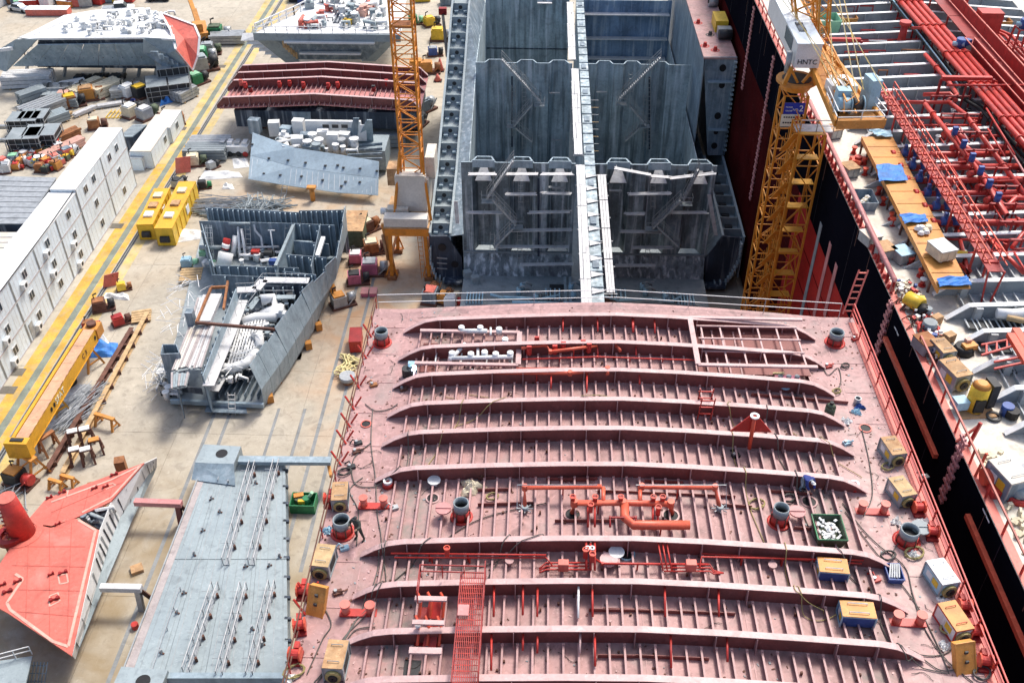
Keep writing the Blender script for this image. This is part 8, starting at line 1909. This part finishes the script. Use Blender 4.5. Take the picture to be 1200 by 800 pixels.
# mixed scrap area behind the office stack, far left: many small machine parts one can tell apart
rs = random.Random(77); cols = ['white','orange','coral','galv','dark','mint','yellow','rust','blue_grey','red','olive','plank']; cn = {'white':'white','orange':'orange','coral':'coral','galv':'grey','dark':'black','mint':'green','yellow':'yellow','rust':'rusty','blue_grey':'slate','red':'red','olive':'olive','plank':'pale'}
used = {}
for k in range(64):
    x = rs.uniform(-4, 88); y = rs.uniform(172, 202)
    if x > 100-(y-168)*1.15 or y < 190-x*.3: continue
    a_, b_ = rs.choice(cols), rs.choice(cols); c = P(x, y)
    key = (a_, b_); used[key] = used.get(key, 0)+1
    side = 'at the left' if x < 12 else 'behind the shed' if x < 45 else 'near the office stack'; dep = 'in the back row' if y < 185 else 'in the front row'
    lab = '%s gear part with %s motor, %s, %s' % (cn[a_], cn[b_], side, dep)
    if lab in used: a_ = cols[k % 12]; lab = '%s gear part with %s motor, %s, %s' % (cn[a_], cn[b_], side, dep)
    if lab in used: continue
    used[lab] = 1; machine(None, lab, (a_, b_, rs.choice(cols)), rs.uniform(.7, 1.3), rs.uniform(0, 3.1), 'gear_part', 'gear part', 'gear parts in the scrap yard', base=c)
# loose poles
for k, (x, y) in enumerate(((70,158),(80,160),(36,128),(36,133),(28,140),(18,160))):
    a, b = P(x-12, y, .15), P(x+8, y-.5, .15); single(MB().tube([a, b], .1, 5), 'steel_pole', 'galv', ['dark pole nearest the office stack end','second dark pole near the office stack end','upper short pole left of the slanting bundle','lower short pole left of the slanting bundle','thin pole left of the middle crates','long thin pole left of the front crates'][k], 'pole', 'loose poles in the upper left yard')
c = P(135, 136); r = thing('yellow_trestle', 'yellow folding frame lying in the middle of the upper left yard', 'frame', c)
for k in range(5): MB().beam(c+Vector((-1.2+k*.6,-1,.1)), c+Vector((-.9+k*.6,1.4,.4)), .1, .1).build('slat', 'yellow', r)
for k in range(2): MB().beam(c+Vector((-1.2,-1+2*k,.15)), c+Vector((1.4,-1+2*k,.2)), .1, .1).build('rail', 'yellow', r)
# ---------------- vehicles
def car(px, rz, m, lab, kind='car', s=1.0):
    c = P(*px); r = thing('parked_car' if kind == 'car' else 'pickup_truck', lab, kind if kind == 'car' else 'pickup', c, rz)
    cs, sn = math.cos(rz), math.sin(rz); T_ = lambda x, y, z: Vector((c.x+(x*cs-y*sn)*s, c.y+(x*sn+y*cs)*s, c.z+z*s))
    def body(pf, w0, w1, m_, nm):
        n = len(pf); vs = [T_(x, -(w0 if z < .75 else w1), z) for x, z in pf]+[T_(x, (w0 if z < .75 else w1), z) for x, z in pf]
        return MB().add(vs, [tuple(range(n)), tuple(range(2*n-1, n-1, -1))]+[((i+1)%n, i, n+i, n+(i+1)%n) for i in range(n)]).build(nm, m_, r)
    if kind == 'car':
        body([(-2.2,.3),(2.2,.3),(2.25,.6),(2.1,.74),(1.1,.9),(-1.7,.92),(-2.2,.85)], .88, .82, m, 'body'); cab = body([(-1.6,.9),(1.0,.88),(.35,1.38),(-1.0,1.4)], .8, .66, 'glass', 'cabin_glass'); body([(-1.0,1.401),(.33,1.381),(.3,1.45),(-.95,1.46)], .66, .62, m, 'roof')
    else:
        body([(-2.6,.45),(2.5,.45),(2.55,.8),(2.4,.95),(1.5,1.05),(-2.6,1.05)], .92, .88, m, 'body'); body([(-.6,1.03),(1.5,1.03),(1.0,1.7),(-.5,1.7)], .84, .72, 'glass', 'cabin_glass'); body([(-.55,1.701),(1.0,1.701),(.9,1.78),(-.5,1.78)], .74, .7, m, 'roof')
        MB().beam(T_(-2.5,0,1.09), T_(-.8,0,1.09), 1.4*s, .06*s).build('load_bed', 'galv', r)
    for x in (-1.4, 1.4):
        for y in (-.8, .8): MB().tube([T_(x, y-.11, .33), T_(x, y+.11, .33)], .34*s, 12).build('wheel', 'rubber', r, True)
    for y in (-.6, .6): MB().box(T_(2.22 if kind == 'car' else 2.5, y, .6), .12*s, .3*s, .15*s, rz).build('headlight', 'white', r); MB().box(T_(-2.22 if kind == 'car' else -2.6, y, .65), .1*s, .3*s, .15*s, rz).build('tail_light', 'red', r)
    return r
car((24,13), -.35, 'carsilver', 'silver sedan parked alone at the top left'); car((140,15), .25, 'carwhite', 'white pickup with open load bed behind the bow block', 'pickup', 1.15)
car((96,97), 1.5, 'black', 'leftmost of the three dark cars in the shade of the bow block'); car((117,96), 1.5, 'black', 'middle one of the three dark cars in the shade of the bow block'); car((137,96), 1.5, 'dark', 'rightmost of the three dark cars in the shade of the bow block')
car((186,1), .05, 'black', 'black car cut by the top picture edge'); car((500,175), 1.3, 'galv', 'grey car beside the left wing of the grey hull') if 0 else None
crate(P(58,17), 8, 2.2, 1.3, .03, 'coral', 'long orange-red and white trough near the silver sedan', 'long_trough', 'trough', 'white')
# mobile crane, orange, at the bow block
c = P(236, 44); r = thing('mobile_crane', 'orange mobile crane with long raised boom beyond the pink nose plate', 'crane', c, 0)
MB().box(c+Vector((0,0,1)), 2.6, 6.5, .9, .35).build('carrier', 'orange', r); MB().box(c+Vector((.3,-1.5,1.9)), 1.6, 2.0, 1.4, .35).build('cab', 'orange', r); MB().box(c+Vector((.3,-1.55,2.3)), 1.7, 1.2, .7, .35).build('cab_window', 'glass', r)
MB().beam(c+Vector((0,0,2)), PY(219, -10, c.y+8), .7, .8).build('boom', 'craneyellow', r); MB().beam(c+Vector((0,0,2)), c.lerp(PY(219,-10,c.y+8), .35)+Vector((0,0,2)), .9, 1.0).build('boom_sleeve', 'orange', r)
for i in (-1, 1):
    for j in (-2, 0, 2): q = c+Vector((i*1.2-j*.34, j, .55)); MB().tube([q-Vector((.2,0,0)), q+Vector((.2,0,0))], .55, 10).build('wheel', 'rubber', r, True)
# rows of crates along the top edge
for k in range(22):
    x = -2+k*7.4+rs.uniform(-1.5, 1.5); y = rs.uniform(2, 8) if k < 17 else rs.uniform(-1, 2)
    if 128 < x < 165 and y > 3: y = 2
    m_, l_ = rs.choice(cols), rs.choice(cols); crate(P(x, y), rs.uniform(2, 5), rs.uniform(1.5, 3), rs.uniform(1, 2.2), rs.uniform(-.3, .3), m_, '%s %s-lidded crate, %s from the left in the row along the top edge' % (cn[m_], cn[l_], (ORD+['seventeenth','eighteenth','nineteenth','twentieth','twenty-first','twenty-second'])[k]), 'yard_crate', 'crate', l_, 'crates along the top edge')
for (x, y, m_, l_, lab) in ((348,1,'dark','galv','dark crate by the lane at the top edge'),(358,3,'blue','dark','blue-black crate by the lane at the top edge'),(495,1,'yellow','dark','low yellow crate right of the mast at the top'),(525,5,'blue_grey','dark','dark crate at the far left wing end'),(445,3,'coral','white','red-brown crate behind the pale hull section')): crate(P(x, y), 3, 2, 1.5, .2, m_, lab, 'yard_crate', 'crate', l_)
# red cone shapes, chairs and cans
for k, (x, y) in enumerate(((516,83),(513,95))):
    c = P(x, y); r = thing('traffic_cone', ['tall orange cone by the orange cage machines','small orange cone in front of the orange cage machines'][k], 'cone', c); MB().cyl(c, .7, 2.2-k, 10, .12).build('cone', 'coral', r, True); MB().box(c, 1.4, 1.4, .08).build('cone_base', 'black', r)
# ================================================================ PEOPLE
def person(c, pose, rz, top, legs_m, lab, hat='helmet', s=1.0, hold=None):
    """pose: joint name -> (x, y, z) in metres, facing -Y; a skin-modifier body"""
    r = thing('person', lab, 'person', c, rz); RMi = Matrix.Translation(Vector(c)) @ Matrix.Rotation(rz, 4, 'Z')
    def W(p): return RMi @ (Vector(p)*s)
    J = pose
    def skin(chain, rad, m, nm, sub=2):
        idx = {}; vs = []; es = []; rr = []
        for ch in chain:
            prev = None
            for j in ch:
                if j not in idx: idx[j] = len(vs); vs.append(Vector(J[j])*s); rr.append(rad[j]*s)
                if prev is not None: es.append((idx[prev], idx[j]))
                prev = j
        me = bpy.data.meshes.new('b'); me.from_pydata(vs, es, []); o = bpy.data.objects.new('b', me); COL.objects.link(o)
        sm_ = o.modifiers.new('s', 'SKIN'); 
        for i, q in enumerate(me.skin_vertices[0].data): q.radius = (rr[i], rr[i]); q.use_root = (i == 0)
        ss = o.modifiers.new('u', 'SUBSURF'); ss.levels = sub; ss.render_levels = sub
        bpy.context.view_layer.update(); ev = o.evaluated_get(bpy.context.evaluated_depsgraph_get()); m2 = bpy.data.meshes.new_from_object(ev)
        vv = [W(v.co/s) for v in m2.vertices]; ff = [tuple(p.vertices) for p in m2.polygons]; bpy.data.objects.remove(o); bpy.data.meshes.remove(m2)
        return MB().add(vv, ff).build(nm, m, r, True)
    R_ = dict(pelvis=.15, waist=.14, chest=.18, neck=.075, shl=.09, shr=.09, ell=.06, elr=.06, wrl=.045, wrr=.045, hil=.115, hir=.115, knl=.08, knr=.08, anl=.055, anr=.055, tol=.05, tor=.05, head=.1)
    b = skin([['pelvis','waist','chest','neck'],['chest','shl','ell','wrl'],['chest','shr','elr','wrr'],['pelvis','hil','knl','anl','tol'],['pelvis','hir','knr','anr','tor']], R_, legs_m, 'body')
    R2 = {k: v+.022 for k, v in R_.items()}; skin([['pelvis','waist','chest'],['chest','shl','ell','wrl'],['chest','shr','elr','wrr']], R2, top, 'jacket')
    hd = Vector(J['head']); mb = MB()
    def ell(c_, a, b_, h, n=12, m_=8):
        vs = []; fs = []
        for i in range(m_+1):
            t = math.pi*i/m_
            for k in range(n): p = 2*math.pi*k/n; vs.append(Vector((c_[0]+a*math.sin(t)*math.cos(p), c_[1]+b_*math.sin(t)*math.sin(p), c_[2]+h*math.cos(t))))
        for i in range(m_):
            for k in range(n): fs.append((i*n+k, (i+1)*n+k, (i+1)*n+(k+1)%n, i*n+(k+1)%n))
        return [W(v) for v in vs], fs
    hb = MB().add(*ell(hd, .078, .095, .115)); 
    hb.add(*ell(hd+Vector((0,-.098,-.01)), .014, .02, .022, 6, 4)).add(*ell(hd+Vector((.08,0,0)), .012, .02, .03, 6, 4)).add(*ell(hd+Vector((-.08,0,0)), .012, .02, .03, 6, 4)); hb.build('head', 'skin', b, True)
    for sx in (-.03, .03): MB().add(*ell(hd+Vector((sx,-.088,.012)), .012, .008, .008, 6, 4)).build('eye', 'black', b)
    MB().add(*ell(hd+Vector((0,-.09,-.05)), .026, .008, .007, 6, 4)).build('mouth', 'pink', b)
    v, f = ell(hd+Vector((0,.005,.035)), .105, .125, .105, 14, 8); MB().add(v, f).build('helmet', hat, r, True); MB().add(*ell(hd+Vector((0,-.04,.05)), .12, .16, .012, 14, 4)).build('helmet_brim', hat, r, True)
    for side in ('l', 'r'):
        w_, e_ = Vector(J['wr'+side]), Vector(J['el'+side]); d = (w_-e_).normalized(); sdv = d.cross(Vector((0,0,1))); sdv = sdv.normalized() if sdv.length > .1 else Vector((1,0,0)); up = sdv.cross(d)
        hm = MB(); hm.tube([W(w_), W(w_+d*.05), W(w_+d*.09)], [.032*s, .042*s, .036*s], 8)
        for k in range(4): o_ = sdv*(k-1.5)*.02; L = (.065,.078,.074,.058)[k]; hm.tube([W(w_+d*.085+o_), W(w_+d*(.085+L*.6)+o_-up*.012), W(w_+d*(.085+L)+o_-up*.035)], [.010*s, .009*s, .007*s], 6)
        hm.tube([W(w_+d*.03+sdv*.035), W(w_+d*.06+sdv*.06-up*.01), W(w_+d*.085+sdv*.06-up*.025)], [.012*s, .010*s, .008*s], 6); hm.build('hand', 'skin', b, True)
    for side in ('l', 'r'): t = Vector(J['to'+side]); a_ = Vector(J['an'+side]); MB().add(*ell((t+a_)/2+Vector((0,-.02,-.02)), .055, .14, .055, 8, 5)).build('boot', 'black', r, True)
    return r
stand = dict(pelvis=(0,0,.95), waist=(0,-.02,1.12), chest=(0,-.06,1.36), neck=(0,-.08,1.54), head=(.02,-.13,1.68), shl=(-.2,-.06,1.44), shr=(.2,-.06,1.44), ell=(-.34,-.16,1.22), elr=(.36,-.22,1.3), wrl=(-.2,-.38,1.2), wrr=(.34,-.46,1.36),
             hil=(-.1,0,.9), hir=(.1,0,.9), knl=(-.13,-.06,.5), knr=(.2,.02,.5), anl=(-.15,.02,.09), anr=(.28,.08,.09), tol=(-.17,-.15,.05), tor=(.3,-.1,.05))
bend = dict(pelvis=(0,.1,.88), waist=(0,-.02,1.02), chest=(0,-.3,1.12), neck=(0,-.46,1.12), head=(0,-.58,1.06), shl=(-.2,-.34,1.12), shr=(.2,-.34,1.12), ell=(-.25,-.46,.85), elr=(.25,-.46,.85), wrl=(-.15,-.6,.62), wrr=(.17,-.62,.6),
            hil=(-.1,.1,.85), hir=(.1,.1,.85), knl=(-.14,-.06,.48), knr=(.14,-.02,.48), anl=(-.14,.08,.09), anr=(.15,.12,.09), tol=(-.15,-.1,.05), tor=(.17,-.06,.05))
squat = dict(pelvis=(0,.1,.36), waist=(0,0,.5), chest=(0,-.14,.74), neck=(0,-.22,.9), head=(0,-.28,1.02), shl=(-.2,-.16,.8), shr=(.2,-.16,.8), ell=(-.27,-.32,.6), elr=(.27,-.32,.6), wrl=(-.12,-.5,.5), wrr=(.14,-.5,.5),
            hil=(-.1,.1,.36), hir=(.1,.1,.36), knl=(-.2,-.26,.5), knr=(.2,-.26,.5), anl=(-.18,0,.09), anr=(.18,0,.09), tol=(-.2,-.18,.05), tor=(.2,-.18,.05))
person(D(421, 631), stand, -.5, 'coverall', 'coverall', 'worker in dark green coveralls standing by the left hatch, one arm raised', 'dark', 1.0)
person(D(940, 574), bend, .5, 'jacket', 'jeans', 'worker in dark blue jacket and pale trousers bending over the right-hand manhole')
c = D(953, 566); r = thing('orange_flag', 'orange-red cloth panel on the deck right of the bent-over worker', 'cloth', c); MB().plate([c+Vector((-.1,.35,.05)), c+Vector((.35,-.5,.05)), c+Vector((.5,-.3,.4)), c+Vector((.1,.5,.4))], .04).build('cloth', 'coral', r); MB().beam(c+Vector((-.1,.35,.02)), c+Vector((.35,-.5,.02)), .05, .05).build('batten', 'wood', r)
person(P(108, 150), stand, .4, 'jacket', 'jacket', 'person in dark clothes and white helmet by the end of the tall office stack', s=1.05)
person(P(178, 105), stand, -.8, 'darkred', 'coverall', 'person in dark red standing by the yellow-topped machine', 'red', 1.05)
person(P(158, 126), stand, .2, 'jacket', 'coverall', 'person in dark clothes behind the cream tracked machine', 'dark', 1.0)
person(P(546, 58, 14.5)+Vector((-.5,-4,0)), squat, 1.0, 'jacket', 'coverall', 'person in dark blue on the left wing of the grey hull', 'dark', 1.1) if 0 else None
person(P(398, 304, 0), stand, .7, 'coverall', 'coverall', 'person in black beside the shell of the engine block, white helmet', s=1.05)
person(P(868, 232, 0), stand, .1, 'coverall', 'coverall', 'person in black on the dark dock floor between the two hulls', 'dark', 1.05)
